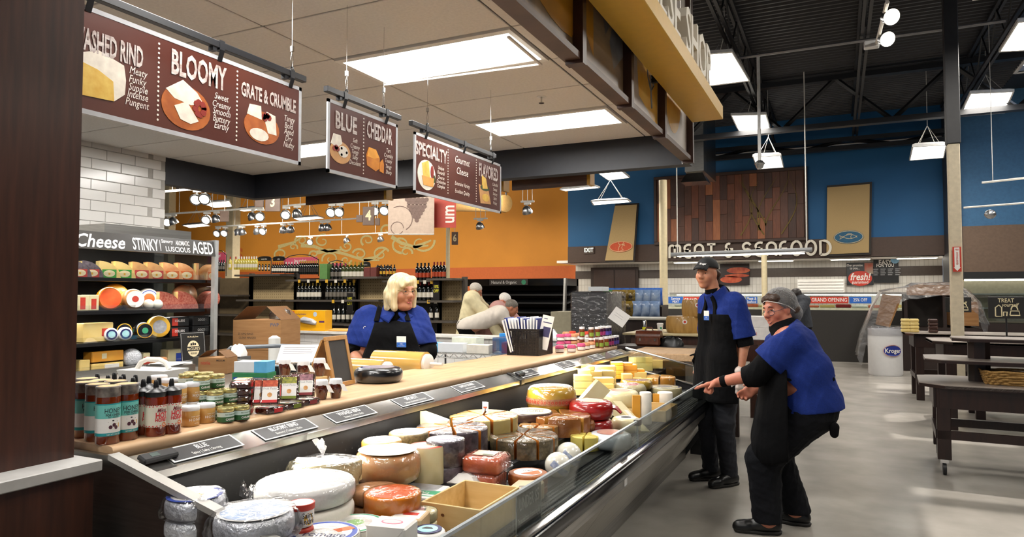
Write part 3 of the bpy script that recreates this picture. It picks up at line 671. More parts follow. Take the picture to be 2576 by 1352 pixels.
def wheel(name,lab,u,vt,w,h,X,kind,m,low=None,label=None,film=None,n=36,maxlow=3,text=None,lowlab=None,group=None,rz=.43,mk=None):
 p,r,hh,b=spotc(u,vt,w,h,X)
 k=max(0,min(maxlow,round((p.z-b)/hh))); t=None
 if k == 0 and p.z>b+.004:hh=hh+p.z-b; p.z=b
 for i in range(k+1):
  top=i == k; ih=hh if top else (p.z-b)/k; z=p.z if top else b+i*ih
  mm=m if (top or low is None) else low
  q=thing(name,lab if top else (lowlab or 'lower one under the ' +' '.join(lab.split()[:10])),'cheese',(p.x,p.y,z+.0004),rz,group or (lab[:40] if k else None))
  if q.get('group') is None and 'group' in q:del q['group']
  ob('rind',M().lathe(wprof(kind,r*(1 if top else .99),ih-.0006),n),mm,q,smooth=50)
  if not top and i == k-1 and label and kind != 'drum':pass
  if top:t=q
 z=hh-.0006
 if label:
  par=None
  for j,(rr,lm) in enumerate(label):
   o=ob('label',disc(r*rr,z+.0006*j),lm,par or t,smooth=0); par=par or o
  if text:
   lettering(par,text[0],r*text[1],z+.0006*len(label)+.0006,text[2],y=text[3]*r if len(text)>3 else 0,rz=text[4] if len(text)>4 else -.1)
 if film:ob('wrapper',M().lathe([(a*1.02+.001,c) for a,c in wprof(kind,r,hh)][:-1]+[(r*.3,hh+.004),(1e-5,hh+.004)],n),film,t,smooth=60)
 return t,p,r,hh
def bagmesh(r,h,k,seed=1,tuft=True):
 rg=random.Random(seed); mb=M(); N=28; pr=[(r*1.04,.002),(r*1.09,h*.35),(r*1.07,h*.8),(r*.98,h*1.06),(r*.6,h*1.10),(1e-5,h*1.08)]
 mb.lathe(pr,N); ph=[rg.uniform(0,6.28) for _ in range(4)]
 for i,(x,y,z) in enumerate(mb.v):
  a=math.atan2(y,x); s=1+k*(.05*math.sin(5*a+ph[0])+.05*math.sin(9*a+ph[1]+z*40)+.03*math.sin(14*a+ph[2]))
  s=max(s,1.0); mb.v[i]=(x*s,y*s,z)
 if tuft:
  a=rg.uniform(2.0,2.8); c=Vector((math.cos(a)*r*.9,math.sin(a)*r*.9,h*.9)); d=Vector((math.cos(a),math.sin(a),.5))
  for i in range(7):
   e=d+Vector((rg.uniform(-.7,.7),rg.uniform(-.7,.7),rg.uniform(-.1,.9))); e2=d+Vector((rg.uniform(-.7,.7),rg.uniform(-.7,.7),rg.uniform(-.1,.9)))
   mb.add([c,c+e*r*.38,c+(e+e2)*r*.24,c+e2*r*.36],[(0,1,2,3)])
 return mb
def sector(r,h,a,rnd=.006):
 """wedge with its point at the origin: cut faces slot 1, outer rind slot 0"""
 mb=M(); n=5; P=[(0,0)]+[(r*math.cos(-a/2+a*i/n),r*math.sin(-a/2+a*i/n)) for i in range(n+1)]; N=len(P)
 Q=[(.004,0)]+[((r-rnd)*math.cos(-a/2*.97+a*.97*i/n),(r-rnd)*math.sin(-a/2*.97+a*.97*i/n)) for i in range(n+1)]
 mb.add([(x,y,0) for x,y in P]+[(x,y,h-rnd) for x,y in P]+[(x,y,h) for x,y in Q],[])
 for i in range(N):
  j=(i+1)%N
  for b in (0,N):mb.f.append([b+i,b+j,b+N+j,b+N+i]); mb.mi.append(1 if (i == 0 or j == 0) else 0)
 mb.f.append([2*N+i for i in range(N)]); mb.mi.append(2); mb.f.append(list(range(N))[::-1]); mb.mi.append(0)
 return mb
CLK='- one two three four five six seven eight nine ten eleven twelve'.split()
def fan(name,lab,u,vt,w,h,X,n,mats,layers=None,skip=(),gap=.012,film=True,low=None,grp=None,seed=3):
 p,r,hh,b=spotc(u,vt,w,h,X); k=max(0,min(4,round((p.z-b)/hh))); rg=random.Random(seed)
 if k == 0 and p.z>b+.004:hh += p.z-b; p.z=b
 base=None; a=2*PI/n
 for i in range(k+1):
  top=i == k; ih=hh if top else (p.z-b)/k; z=p.z if top else b+i*ih
  if not top and (low is not None or i<k-1):
   q=thing(name+'_wheel','whole wheel carrying the ' +lab,'cheese',(p.x,p.y,z+.0003),0,'whole wheels under cut ones'); ob('rind',M().lathe(wprof('soft',r*.98,ih-.0006),32),low or mats[0],q,smooth=50); continue
  me=sector(r-gap,ih-.001,a*.93).mesh('wedge',list(mats),40)
  fm=sector(r-gap+.002,ih+.0005,a*.945).mesh('film',m_film,60) if film else None
  for j in range(n):
   if top and j in skip:continue
   rz=a*j+.2; d=gap*rg.uniform(.6,1.3)
   ck=int(round(((PI/2+YAW-a*j-.2)%(2*PI))/(PI/6)))%12 or 12; q=thing(name,('wedge' if top else 'lower wedge')+' at ' +CLK[ck]+' o\'clock in the ' +lab,'cheese',(p.x+d*math.cos(rz),p.y+d*math.sin(rz),z+.0003),rz,lab if top else 'lower ' +lab)
   ob('paste',me,None,q)
   if fm and top:ob('film',fm,None,q)
 return p,r,hh
# --- near end
t,p,r,h=wheel('blue_cheese_wheel','bagged silver foil blue cheese wheel in the near back corner',490,1248,140,48,-1.63,'soft',m_foil,label=[(.95,p_blue),(.8,p_white),(.3,p_gold)])
ob('bag',bagmesh(r,h,1.2,4,False),m_bag,t,smooth=60)
t,p,r,h=wheel('blue_cheese_wheel','foil wheel with pale blue label in crinkled clear bag, nearest the end panel',640,1288,195,60,-1.42,'soft',m_foil,label=[(.92,p_white),(.84,mt('label_sky','a9c4e6',.3,c2='e8ecf6',sc=9))])
ob('bag',bagmesh(r,h,1.5,8),m_bag,t,smooth=60)
wheel('brie_wheel','topmost large white brie in paper wrap, tallest white stack',768,1207,244,52,-1.57,'soft',m_white,low=m_bloomy,film=m_film,lowlab='lower large white brie in the three high stack')
t,p,r,h=wheel('cheese_tub','small white tub lettered Saint Andre with a red rim and orange spot',758,1268,62,55,-1.37,'flat',p_white,low=p_red,lowlab='red rimmed tub under the lettered Saint Andre tub')
ob('lid_rim',M().lathe([(r*1.04,h*.74),(r*1.06,h*.76),(r*1.06,h*1.0),(r*1.0,h*1.01),(r*.94,h*1.0),(r*.94,h*.985)],32),p_red,t); ob('lid',disc(r*.94,h*.985),p_white,t)
def wrap_text(par,s,size,rad,z,a,m,cond=.8,bold=.01,shear=0,space=1.0):
 vs,fs=tmesh(s,size,0,bold,shear,cond,space=space)
 return ob('print',M().add([((rad+.0005)*math.cos(a+x/rad),(rad+.0005)*math.sin(a+x/rad),z+y) for x,y,q in vs],fs),m,par,smooth=0)
def wrap_patch(rad,z0,z1,a0,a1,n=10):
 return M().lathe([(rad,z0),(rad,z1)],n,a0=a0,a1=a1)
ob('spot',M().add([((r+.0004)*math.cos(-.66+x/r),(r+.0003)*math.sin(-.66+x/r),h*.38+y) for x,y in oval(.014,.017,20)],[list(range(20))]),p_gold,t,smooth=0)
wrap_text(t,'Saint',.021,r+.0004,h*.53,-.74,p_ink,.85); wrap_text(t,'André',.022,r+.0004,h*.27,-.78,p_ink,.85)
t,p,r,h=wheel('soft_cheese_wheel','flat wheel with blue rimmed white label, nearest the front glass corner',815,1343,178,30,-1.3,'soft',m_bloomy,label=[(.97,p_white),(.93,p_blue),(.78,p_white)],film=m_film,lowlab='lower white wheel under the blue rimmed label')
lettering(t,'Fromage',.05,h+.0016,p_navy,y=-.02,rz=-.1); ob('print',M().prism([(x,y) for x,y in ((.02,.02),(.06,.05),(.08,.03),(.04,.0))],h+.0014,h+.002),p_or,t)
t,p,r,h=wheel('soft_cheese_wheel','flat white wheel with green rimmed label beside the red rimmed tub',893,1318,150,24,-1.36,'soft',m_bloomy,label=[(.97,p_white),(.93,p_green),(.82,p_white),(.3,mt('label_leaf','9cc77e',.5))],film=m_film,lowlab='lower white wheel under the green rimmed label')
# half wheel in a bag
p,r,h,b=spotc(828,1158,170,46,-1.69)
t=thing('half_cheese_wheel','ivory half wheel with white paper top in a clear bag by the back panel','cheese',(p.x,p.y,p.z),.43-.1)
ob('support_block',M().lathe([(r*.9,b-p.z),(r*.9,-.001),(1e-5,-.001)],24,a0=PI,a1=2*PI),m_pale,t)
hm=M().prism([(r*math.cos(PI+PI*i/20),r*.8*math.sin(PI+PI*i/20)) for i in range(21)],0,h); ob('paste',hm,m_pale,t)
ob('paper_top',M().prism([(r*.98*math.cos(PI+PI*i/20),r*.78*math.sin(PI+PI*i/20)) for i in range(21)],h,h+.003),p_white,t)
ob('print',M().box(-.02,-.07,h+.003,.03,-.04,h+.0036),mt('print_rose','a05a66',.5),t)
ob('bag',bagmesh(r*.95,h,1.4,12).mesh('bag',m_bag,60),None,t,(0,-r*.35,0))
t,p,r,h=wheel('washed_rind_wheel','peach coloured round wheel with pale green label and gathered film',975,1134,163,54,-1.61,'soft',m_tan,low=m_brownr,label=[(.9,mt('label_sage','a9b79a',.4,c2='e6e3d2',sc=25)),(.62,mt('label_frost','e9ebe4',.3))],film=m_film,lowlab='brown washed rind wheel under the peach coloured one')
for i,(dz,lb) in enumerate(((-.055,'upper'),(-.105,'lower'))):
 q=at(945,1235+45*i,X=-1.5); rr=62*depth(q)/FPX; zz=.7105+.055*(1-i)
 t=thing('washed_rind_wheel',lb+' brown orange wheel wrapped in film beside the orange tubs','cheese',(q.x,q.y,zz)); ob('rind',M().lathe(wprof('soft',rr,.054),30),m_brownr,t,smooth=50); ob('wrapper',M().lathe([(a*1.02,c) for a,c in wprof('soft',rr,.0545)],30),m_film,t)
for u,v,X,lb in ((960,1108,-1.73,'gold rind'),(1028,1088,-1.73,'basket weave rind')):
 t,p,r,h=wheel('labelled_cheese_wheel','thin wheel with white and orange label and ' +lb+', against the back panel',u,v,100,24,X,'flat',mt('gold_rind','b58a3c',.5) if 'gold' in lb else mt('weave_rind','84724c',.6,c2='5f5135',sc=90),label=[(.9,p_white)],n=32,lowlab='lower thin wheel beneath the one with ' +lb)
 ob('print',M().prism([(-.04,-.055),(.06,-.035),(.05,-.03),(-.05,-.045)],h+.001,h+.0016),p_or,t); lettering(t,'MANCHEGO' if 'basket' in lb else 'IBERICO',.022,h+.0012,p_ink,rz=.0)
t,p,r,h=wheel('pale_cheese_drum','tall pale yellow drum with red rimmed white label',1073,1125,92,68,-1.57,'drum',m_pale,label=[(.95,p_red),(.72,p_cream)],lowlab='lower pale drum beneath the red rimmed one')
lettering(t,'Ewephoria',.022,h+.0016,p_red,rz=-.1)
wheel('purple_cheese','whole purple black round with silver label beside the pale drum',1120,1108,97,60,-1.53,'drum',m_purple,label=[(.9,mt('label_violet','7f7fa0',.25,c2='d8d8e4',sc=14))],film=m_film)
fan('purple_rind_wedge','purple black rind wheel cut in wrapped wedges',1137,1076,180,42,-1.65,8,(m_purple,m_edge,m_purple),seed=5)
fan('cream_wedge','fanned cream yellow wheel by the back panel',1216,1046,172,34,-1.69,9,(m_cream,m_edge,m_cream),seed=6)
p,r,h,b=spotc(1097,1048,60,26,-1.77)
t=thing('cream_wedge','lone pale wedge standing on its rind behind the purple wedges','cheese',(p.x,p.y,b),.3)
ob('paste',M().slab([(-.07,-.02,0),(.08,-.02,0),(.06,-.02,p.z-b+.03),(-.075,-.02,p.z-b+.075)],(0,.05,0)),m_pale,t)
fan('herb_crust_wedge','herb crusted grey wheel cut in wrapped wedges',1317,1096,176,44,-1.43,10,(m_herb,m_edge,m_herb),low=m_herb2,seed=7)
fan('caramel_rind_wedge','small caramel wheel behind the herb crusted wheel',1356,1070,100,30,-1.52,6,(m_caramel,m_edge,m_caramel),seed=8)
fan('smoked_cheese_quarter','glossy brown smoked wheel cut in quarters',1411,1044,150,36,-1.46,5,(m_smoke,m_smoke2,m_smoke),gap=.008,seed=9)
wheel('smoked_cheese_ball','small reddish brown glossy wheel behind the smoked quarters',1468,1058,58,26,-1.42,'gouda',m_smoke,film=m_film)
# orange slab with label, second under it
p,r,h,b=spotc(1222,1146,140,40,-1.37)
for i,(z0,z1) in enumerate(((b,(b+p.z)/2 if p.z-b>.06 else p.z),(p.z,p.z+h))):
 if z1-z0<.02:continue
 t=thing('orange_cheese_slab',['lower film wrapped orange slab under the labelled one','film wrapped orange red slab with a pale square label'][i],'cheese',(p.x-.02*(1-i),p.y,z0+.0005),.12)
 hh=(p.z-b if i == 0 else h)-.001
 mb=M().cb(-.085,-.07,0,.085,.07,hh,.014); ob('paste',mb,m_slab,t,smooth=60)
 ob('wrapper',M().cb(-.09,-.075,0,.09,.075,hh+.003,.012).add([(.085,-.07,hh*.7),(.13,-.085,hh*.2),(.14,-.05,hh*.55),(.11,.02,hh*.8)],[(0,1,2,3)]).add([(-.085,-.07,hh*.6),(-.125,-.09,hh*.2),(-.12,-.03,hh*.5)],[(0,1,2)]),m_bag,t)
 if i:
  ob('label',M().box(-.05,-.035,hh+.0035,.045,.05,hh+.0045),mt('label_blush','d9b39a',.4,c2='e9e2d6',sc=14),t); ob('print',M().box(-.005,-.03,hh+.0045,.04,-.012,hh+.005),mt('print_moss','6c7a5e',.5),t)
# crumpled white paper parcel, taleggio packet
def crumple(rx,ry,h,seed,n=22):
 rg=random.Random(seed); mb=M(); pr=[(1,0),(.98,.3),(.8,.75),(.5,.97),(1e-5,1)]; mb.lathe(pr,n)
 for i,(x,y,z) in enumerate(mb.v):
  s=1+rg.uniform(-.10,.10); mb.v[i]=(x*rx*s,y*ry*s,z*h*(1+rg.uniform(-.16,.16)) if z>0 else 0)
 return mb
p=at(1172,1215,X=-1.42); t=thing('paper_parcel','crumpled white paper parcel between the orange slab and the wooden crate','parcel',(p.x-.045,p.y+.03,bed(p.x,0)),.2); H0=p.z-bed(p.x,0)+.035
ob('paper',crumple(.125,.08,H0,5),p_white,t,smooth=20)
for a,b_ in ((.03,-.03),(.06,-.02),(-.02,-.055)):ob('print',M().ball((a,b_,H0*.82),.007,8),p_red,t)
p=at(1100,1240,X=-1.44); t=thing('cheese_packet','flat packet with grey picture and green stripe beside the wooden crate','packet',(p.x-.065,p.y-.03,bed(p.x,0)),.12); H0=p.z-bed(p.x,0)+.012
ob('packet',M().cb(-.10,-.085,0,.10,.085,H0,.006),p_white,t); ob('picture',M().box(-.095,-.02,H0,.07,.08,H0+.0006),p_grey,t); ob('stripe',M().add([(-.095,-.05,H0+.0008),(.095,-.05,H0+.0008),(.095,.0,H0+.0008),(-.095,-.028,H0+.0008)],[(0,1,2,3)]),p_green,t,smooth=0); lettering(t,'TALEGGIO',.03,H0+.0012,p_white,y=.032,rz=PI-.05,cond=.9); ob('stripe',M().box(-.095,-.075,H0,.095,-.068,H0+.0007),p_green,t)
wheel('orange_cheese_wheel','bright orange glossy wheel with red label in clear film',987,1240,143,54,-1.37,'tub',m_orange,label=[(.84,mt('label_vermilion','e8532a',.25,c2='ef7e46',sc=6))],film=m_film,lowlab='lower bright orange wheel beneath the labelled one')
for i,(u,vt,lb) in enumerate(((1064,1284,'upper'),)):
 t,p,r,h=wheel('boxed_cheese','small beige cheese with grey and pink sleeve beside the wooden crate',u,vt,72,26,-1.27,'flat',m_pale,film=m_film,lowlab='lower small beige cheese beside the wooden crate')
 ob('sleeve',M().cb(-r*.98,-r*1.01,h*.04,r*.2,r*.5,h+.003,.003),mt('sleeve_grey','8d8a80',.5),t); ob('label',M().box(-r*.8,-r*.8,h+.0032,r*.1,r*.3,h+.0038),mt('label_rose','c78b8b',.5),t)
p=at(985,1348,X=-1.2); zb=bed(p.x,0); H0=p.z-zb+.036
t=thing('wrapped_cheese_block','white paper wrapped block with a pink oval stamp, nearest the front glass','parcel',(p.x-.005,p.y+.01,zb),.18)
ob('paper',M().cb(-.062,-.05,0,.062,.05,H0,.006),p_white,t); ob('stamp',M().prism(oval(.034,.02,24),H0,H0+.0006),p_pink,t); ob('stamp',M().prism(oval(.029,.016,24),H0+.0006,H0+.001),mt('label_pale_pink','e3b8bd',.5),t)
ob('fold',M().add([(-.062,-.0505,H0),(.062,-.0505,H0),(0,-.053,H0*.62)],[(0,1,2)]),p_white,t)
p=at(1030,1318,X=-1.27); t=thing('wrapped_cheese_block','low tan box with white label behind the pink stamped block','parcel',(p.x,p.y,bed(p.x,0)),.25); H0=p.z-bed(p.x,0)+.03
ob('box',M().cb(-.055,-.05,0,.055,.05,H0,.004),mt('kraft_tan','c8ab83',.6),t); ob('label',M().box(-.045,-.04,H0,.045,.04,H0+.0008),p_white,t); ob('print',M().box(-.02,-.01,H0+.0008,.03,.015,H0+.0013),p_red,t)
t,p,r,h=wheel('small_cheese_round','small white wrapped round with navy and teal label at the front glass',1076,1334,92,42,-1.17,'soft',m_white,label=[(.78,p_navy),(.56,p_teal)],lowlab='lower small white round beneath the navy labelled one')
ob('print',M().add([(-.02,.0,h+.002),(.018,-.006,h+.002),(.012,.006,h+.002),(-.005,.012,h+.002)],[(0,1,2,3)]),p_ink,t)
# wooden crates
pine=mt('pine_wood','dcc08a',.6,sc=4,c2='cfae74',st=(1.2,9,9),det=6)
def crate(x0,y0,x1,y1,z0,z1,lab):
 t=thing('wooden_crate',lab,'crate',((x0+x1)/2,(y0+y1)/2,z0+.0005)); a,b,h=(x1-x0)/2,(y1-y0)/2,z1-z0
 for q in ((-a,-b,a,-b+.008),(-a,b-.008,a,b),(-a,-b+.008,-a+.008,b-.008),(a-.008,-b+.008,a,b-.008)):ob('side_board',M().cb(q[0],q[1],0,q[2],q[3],h,.0015),pine,t)
 ob('bottom_board',M().box(-a+.008,-b+.008,.004,a-.008,b-.008,.01),pine,t)
 return t
t=crate(-1.36,2.12,-1.12,2.44,.651,.762,'empty open pine crate just inside the front glass'); ob('knot',M().prism(oval(.007,.005,12),0,.0006).mesh('knot',mt('pine_knot','6b4423',.7),0),None,t,(-.03,-.1604,.075),(PI/2,0,0))
crate(-1.33,4.62,-1.05,4.98,.651,.725,'empty pine crate further along, before the white goat logs')
t,p,r,h=wheel('crusted_cheese_wheel','brown rough crusted wheel with white and orange label beside the crate',1328,1190,100,30,-1.22,'flat',m_crust,label=[(.72,p_white)],lowlab='lower brown crusted wheel behind the front glass')
ob('print',M().prism([(.02,-.05),(.055,-.025),(.045,.02),(-.03,-.03)],h+.001,h+.0016),p_or,t); lettering(t,'TOMA',.02,h+.0012,p_ink,y=.012)
p=at(1330,1252,X=-1.14); t=thing('wrapped_cheese_block','tan paper wrapped block against the glass before the crusted wheel','parcel',(p.x-.02,p.y,.6505),.1); H0=.075; ob('paper',M().cb(-.06,-.12,0,.05,.12,H0,.006),mt('tan_paper','d9c3a0',.6),t); ob('stamp',M().prism(oval(.022,.014,16),H0,H0+.0006),mt('stamp_grey','8a7f74',.6),t)
for u,vb,X,lb in ((1403,1192,-1.19,'front white ball cheese with printed band at the glass'),(1430,1168,-1.21,'rear white ball cheese with printed band')):
 p=at(u,vb,X=X); t=thing('ball_cheese',lb,'cheese',(p.x,p.y,.6505),.4); r=33*depth(p)/FPX; zz=max(r,p.z-.65+r*.9)
 ob('wax',M().ball((0,0,r),r,24,(1,1,.98)),mt('white_wax','eeebdd',.25,n=.03,coat=1),t,smooth=180)
 mb=M().lathe([(r*1.012*math.cos(q),r*1.012*math.sin(q)) for q in (-.25,0,.25)],14,a0=-2.2,a1=.2); mb.k=0; mb.xf(Matrix.Translation((0,0,r)) @ Matrix.Rotation(.7,4,'Y')); ob('label',mb,mt('label_check','c9d2e4',.4,c2='8090b8',sc=60),t)
fan('butter_yellow_wedge','small butter yellow wheel by the front glass',1473,1096,76,34,-1.26,6,(m_yel2,m_yel2,m_yel2),film=False,gap=.006,seed=3)
wheel('white_cheese_wheel','white glossy wheel with reddish label inside the front glass',1535,1090,108,36,-1.17,'soft',mt('blue_white_wax','dfe3ea',.3,n=.03,coat=.8),label=[(.62,mt('label_brick','a86a58',.4,c2='c59a88',sc=9))])
t,p,r,h=wheel('red_wax_wheel','glossy red wax wheel with a twisted tail, on top of another',1487,1010,112,42,-1.36,'gouda',m_red,label=[(.55,mt('label_bronze','b98a5a',.3,c2='d9c2a0',sc=7))],lowlab='lower glossy red wax wheel beneath the other')
ob('tail',M().tube([(r*.8,-.02,h*.7),(r*1.1,-.05,h*.62),(r*1.28,-.07,h*.38)],[.018,.012,.009],6),m_red,t)
t,p,r,h=wheel('yellow_wax_wheel','large glossy yellow wheel with patterned band at the back panel',1387,974,124,50,-1.63,'gouda',m_yel,label=[(.6,mt('label_tulip','d98a4a',.3,c2='e8c27a',sc=12))],film=m_film,lowlab='lower large yellow wheel beneath the patterned one')
ob('band',M().lathe([(r*1.012,h*.36),(r*1.02,h*.5),(r*1.012,h*.60)],40),mt('band_pattern','b87c5c',.4,c2='cfa27c',sc=80),t)
mb=M()
for i in range(44):
 a=2*PI*i/44; mb.mark(); mb.ribbon(oval(.006,.0075,8),.003,.001,True); mb.xf(Matrix.Rotation(a,4,'Z') @ frame((r*1.02,0,h*.48),(0,1,0),(0,0,1)))
ob('band_rings',mb,p_red,t,kind='stuff',smooth=0)
t,p,r,h=wheel('labelled_cheese_wheel','dark rind wheel with cream printed label below the yellow wheels',1335,1036,110,22,-1.62,'flat',m_blk2,label=[(.95,p_cream)],lowlab='lower dark rind wheel below the yellow wheels')
lettering(t,'NOORD',.05,h+.0012,p_ink,y=-.01); ob('print',M().box(-.08,.05,h+.001,.08,.056,h+.0014),p_red,t)
# tilted wedge with blue label, long wedge slab
p=at(1478,1004,X=-1.5); t=thing('hard_cheese_wedge','pale hard cheese wedge with blue and yellow label leaning behind the red wheels','cheese',(p.x,p.y,p.z-.02),0,None,(.0,.75,.55))
ob('paste',M().slab([(-.05,-.035,-.02),(.055,-.035,-.02),(.055,-.035,.155),(-.05,-.035,.15)],(0,.08,0)),m_pale,t); ob('label',M().box(.0552,-.03,-.015,.0562,.04,.15),p_blue,t)
for z in (.0,.05,.1):ob('print',M().box(.0563,-.02,z,.0568,.03,z+.02),p_gold,t)
p=at(1580,1040,X=-1.24); t=thing('hard_cheese_wedge','long pale wedge with silver barcode label leaning towards the glass','cheese',(p.x,p.y,.69),0,None,(-.15,.42,-.45))
ob('paste',M().slab([(-.14,-.045,-.02),(.15,-.045,-.02),(.15,-.045,.015),(-.14,-.045,.06)],(0,.09,0)),m_pale,t); mb=M().slab([(-.05,-.02,.0468),(.08,-.02,.0266),(.08,.02,.0266),(-.05,.02,.0468)],(0,0,.001)); ob('label',mb,p_white,t); ob('barcode',M().slab([(.03,-.018,.0355),(.06,-.018,.0308),(.06,.018,.0308),(.03,.018,.0355)],(0,0,.0012)),p_ink,t)
t,p,r,h=wheel('pale_gouda_wheel','smooth pale yellow wheel behind the red wax wheels',1560,984,96,32,-1.40,'gouda',m_pale,label=[(.5,mt('label_rust','b0705a',.4))],lowlab='lower smooth pale wheel behind the red wax wheels')
wheel('pale_gouda_wheel','bagged pale wheel just behind the smooth one',1583,968,84,22,-1.5,'gouda',m_pale,film=m_bag,label=[(.6,p_pink)],lowlab='lower bagged pale wheel')
wheel('yellow_wax_wheel','smaller glossy yellow wheel with purple label in mid case',1600,957,80,24,-1.52,'gouda',m_yel,film=m_film,label=[(.7,mt('label_plum','7d5a78',.4,c2='c9a9a0',sc=8))],lowlab='lower smaller yellow wheel in mid case')
t,p,r,h=wheel('pale_gouda_wheel','cream wheel with cut out label facing the rail, right of its stack',1575,1052,74,26,-1.21,'gouda',m_pale,label=[(.7,p_white),(.35,p_ink)],lowlab='lower cream wheel at the front glass')
t,p,r,h=wheel('labelled_cheese_wheel','wide low wheel with navy ringed pale label toward the far end',1672,974,84,18,-1.33,'flat',m_pale,label=[(.92,p_navy),(.8,p_cream),(.45,p_grey)],film=m_film,lowlab='lower wide wheel toward the far end')
fan('orange_wedge','orange wheel cut in wedges near the end glass',1660,948,76,20,-1.45,6,(m_brick2,m_brick2,m_brick2),seed=2,gap=.006)
for u,vt,w,lb in ((1624,988,30,'left'),(1673,988,38,'right, thicker')):
 t,p,r,h=wheel('goat_log','white upright log cheese beyond the second crate, ' +lb+' one',u,vt,w,30,-1.16,'flat',m_bloomy,maxlow=0,n=20)
 q=(p.x-.05,p.y-.03,p.z); t=thing('small_cheese_wedge','orange sided small wedge beside the ' +lb+' white log','cheese',q,.4); ob('paste',M().slab([(-.03,-.02,0),(.02,-.02,0),(.02,-.02,h*.9),(-.03,-.02,h*.9)],(0,.04,0)),m_brick2,t)
# cut bricks at the far back
def bricks(spec):
 for k,(u,vt,w,h,X,m,lab) in enumerate(spec):
  p=at(u,vt+h,X=X); d=depth(p); L=w*d/FPX; hh=h*d/FPX/.95; b=bed(X,0); n=max(0,round((p.z-b)/hh)); hl=(p.z-b)/n if n else 0
  if not n:hh += p.z-b
  me=M().cb(-L/2,-.05,0,L/2,.05,1,.004)
  for i in range(n+1):
   if n-i>2 and i>0:pass
   t=tag(ob('cheese_brick',M().cb(-L/2,-.05,0,L/2,.05,(hl if i<n else hh)-.0008,.004),m),lab if i == n else 'cut cheese brick lower in the piles near the far placards','cheese','cut cheese bricks at the far end' if i == n else 'lower cut cheese bricks')
   t.location=(p.x,p.y,b+i*hl+.0004); t.rotation_euler=(0,0,.40)
bricks([(1466,944,46,14,-1.70,m_brick,'pale brick with orange end, nearest of the piled bricks'),(1518,951,52,14,-1.58,m_brick,'broad pale brick in front of the taller brick pile'),(1520,966,46,10,-1.55,m_brick,'broad pale brick half hidden by the blue labelled wedge'),
  (1470,931,32,14,-1.74,m_brick,'first brick of the row under the SWISS placard'),(1499,934,30,15,-1.70,m_brick,'middle brick of the row under the SWISS placard'),(1529,933,32,17,-1.64,m_brick,'third brick of the row, at its front corner'),(1478,921,34,11,-1.76,m_brick,'small brick on the row under the SWISS placard'),(1520,921,56,12,-1.72,m_brick,'wide bright brick on top of the row'),
  (1551,911,32,9,-1.76,m_brick2,'orange brick at the back under the CHEDDAR placard'),(1572,913,36,10,-1.72,m_brick2,'orange brick in the middle of the orange pile'),(1584,918,34,13,-1.68,m_brick2,'orange brick at the front of the orange pile'),(1604,929,32,9,-1.62,m_brick2,'orange brick lying right of the orange pile'),(1609,936,32,11,-1.60,m_brick,'pale brick below the orange one'),(1577,941,26,14,-1.63,m_brick,'pale brick standing before the orange pile'),(1603,952,26,8,-1.55,m_brick,'flat pale brick before the orange wedges'),(1628,953,22,8,-1.5,m_brick,'small flat pale brick beside the orange wedges'),
  (1610,899,60,14,-1.74,m_brick,'long bagged brick in the far corner'),(1648,906,34,14,-1.66,m_brick,'brick next to the end glass')])
# price tag by the back panel
p=at(1221,1040,X=-1.75); t=thing('price_tag','white price tag standing by the back panel behind the cream wedges','tag',(p.x,p.y,.7705)); ob('stem',M().tube([(0,0,0),(0,0,p.z-.74)],.003,5),black,t); ob('card',M().box(-.018,-.001,p.z-.76,.018,.001,p.z-.71),p_white,t); ob('print',M().box(-.012,-.0015,p.z-.745,.012,-.001,p.z-.735),p_red,t)
# ================================================================ goods on the counter
def ctp(u,v,r=0.0):
 p=at(u,v,Z=1.034+r)
 for _ in range(3):p=at(u,v,Z=CT(p.y)+r)
 return p
m_honey=mt('amber_honey','5a1f08',.08,c2='7a2f0c',sc=8,coat=1); m_hot=mt('red_honey','6b1c08',.1,c2='842a0d',sc=8,coat=1)
p_teal2=mt('label_aqua','6fc2b8',.45,n=.03); p_dteal=mt('label_deep_teal','1d8f93',.45); p_ivory=mt('label_ivory','e2dccb',.5,n=.03); p_red2=mt('label_bright_red','cf2f33',.5)
m_cap=mt('cap_shrink','4b4440',.35,c2='7c746c',sc=50,coat=.4); m_blackc=mt('cap_black','141416',.35); m_whitel=mt('lid_white','e9ebee',.35,n=.02)
m_cork=mt('paper_seal','c9a777',.7,c2='b08e5e',sc=60)
m_tanh=mt('creamed_honey','c99d58',.3,c2='bd8d49',sc=40,coat=1); m_gold=mt('lid_gold','d2c483',.25,.7,n=.05); m_green=mt('label_forest','2f5f35',.45); m_mint=mt('label_pale_mint','cfe0d8',.45); m_caram=mt('caramel_dark','4a2410',.15,coat=1)
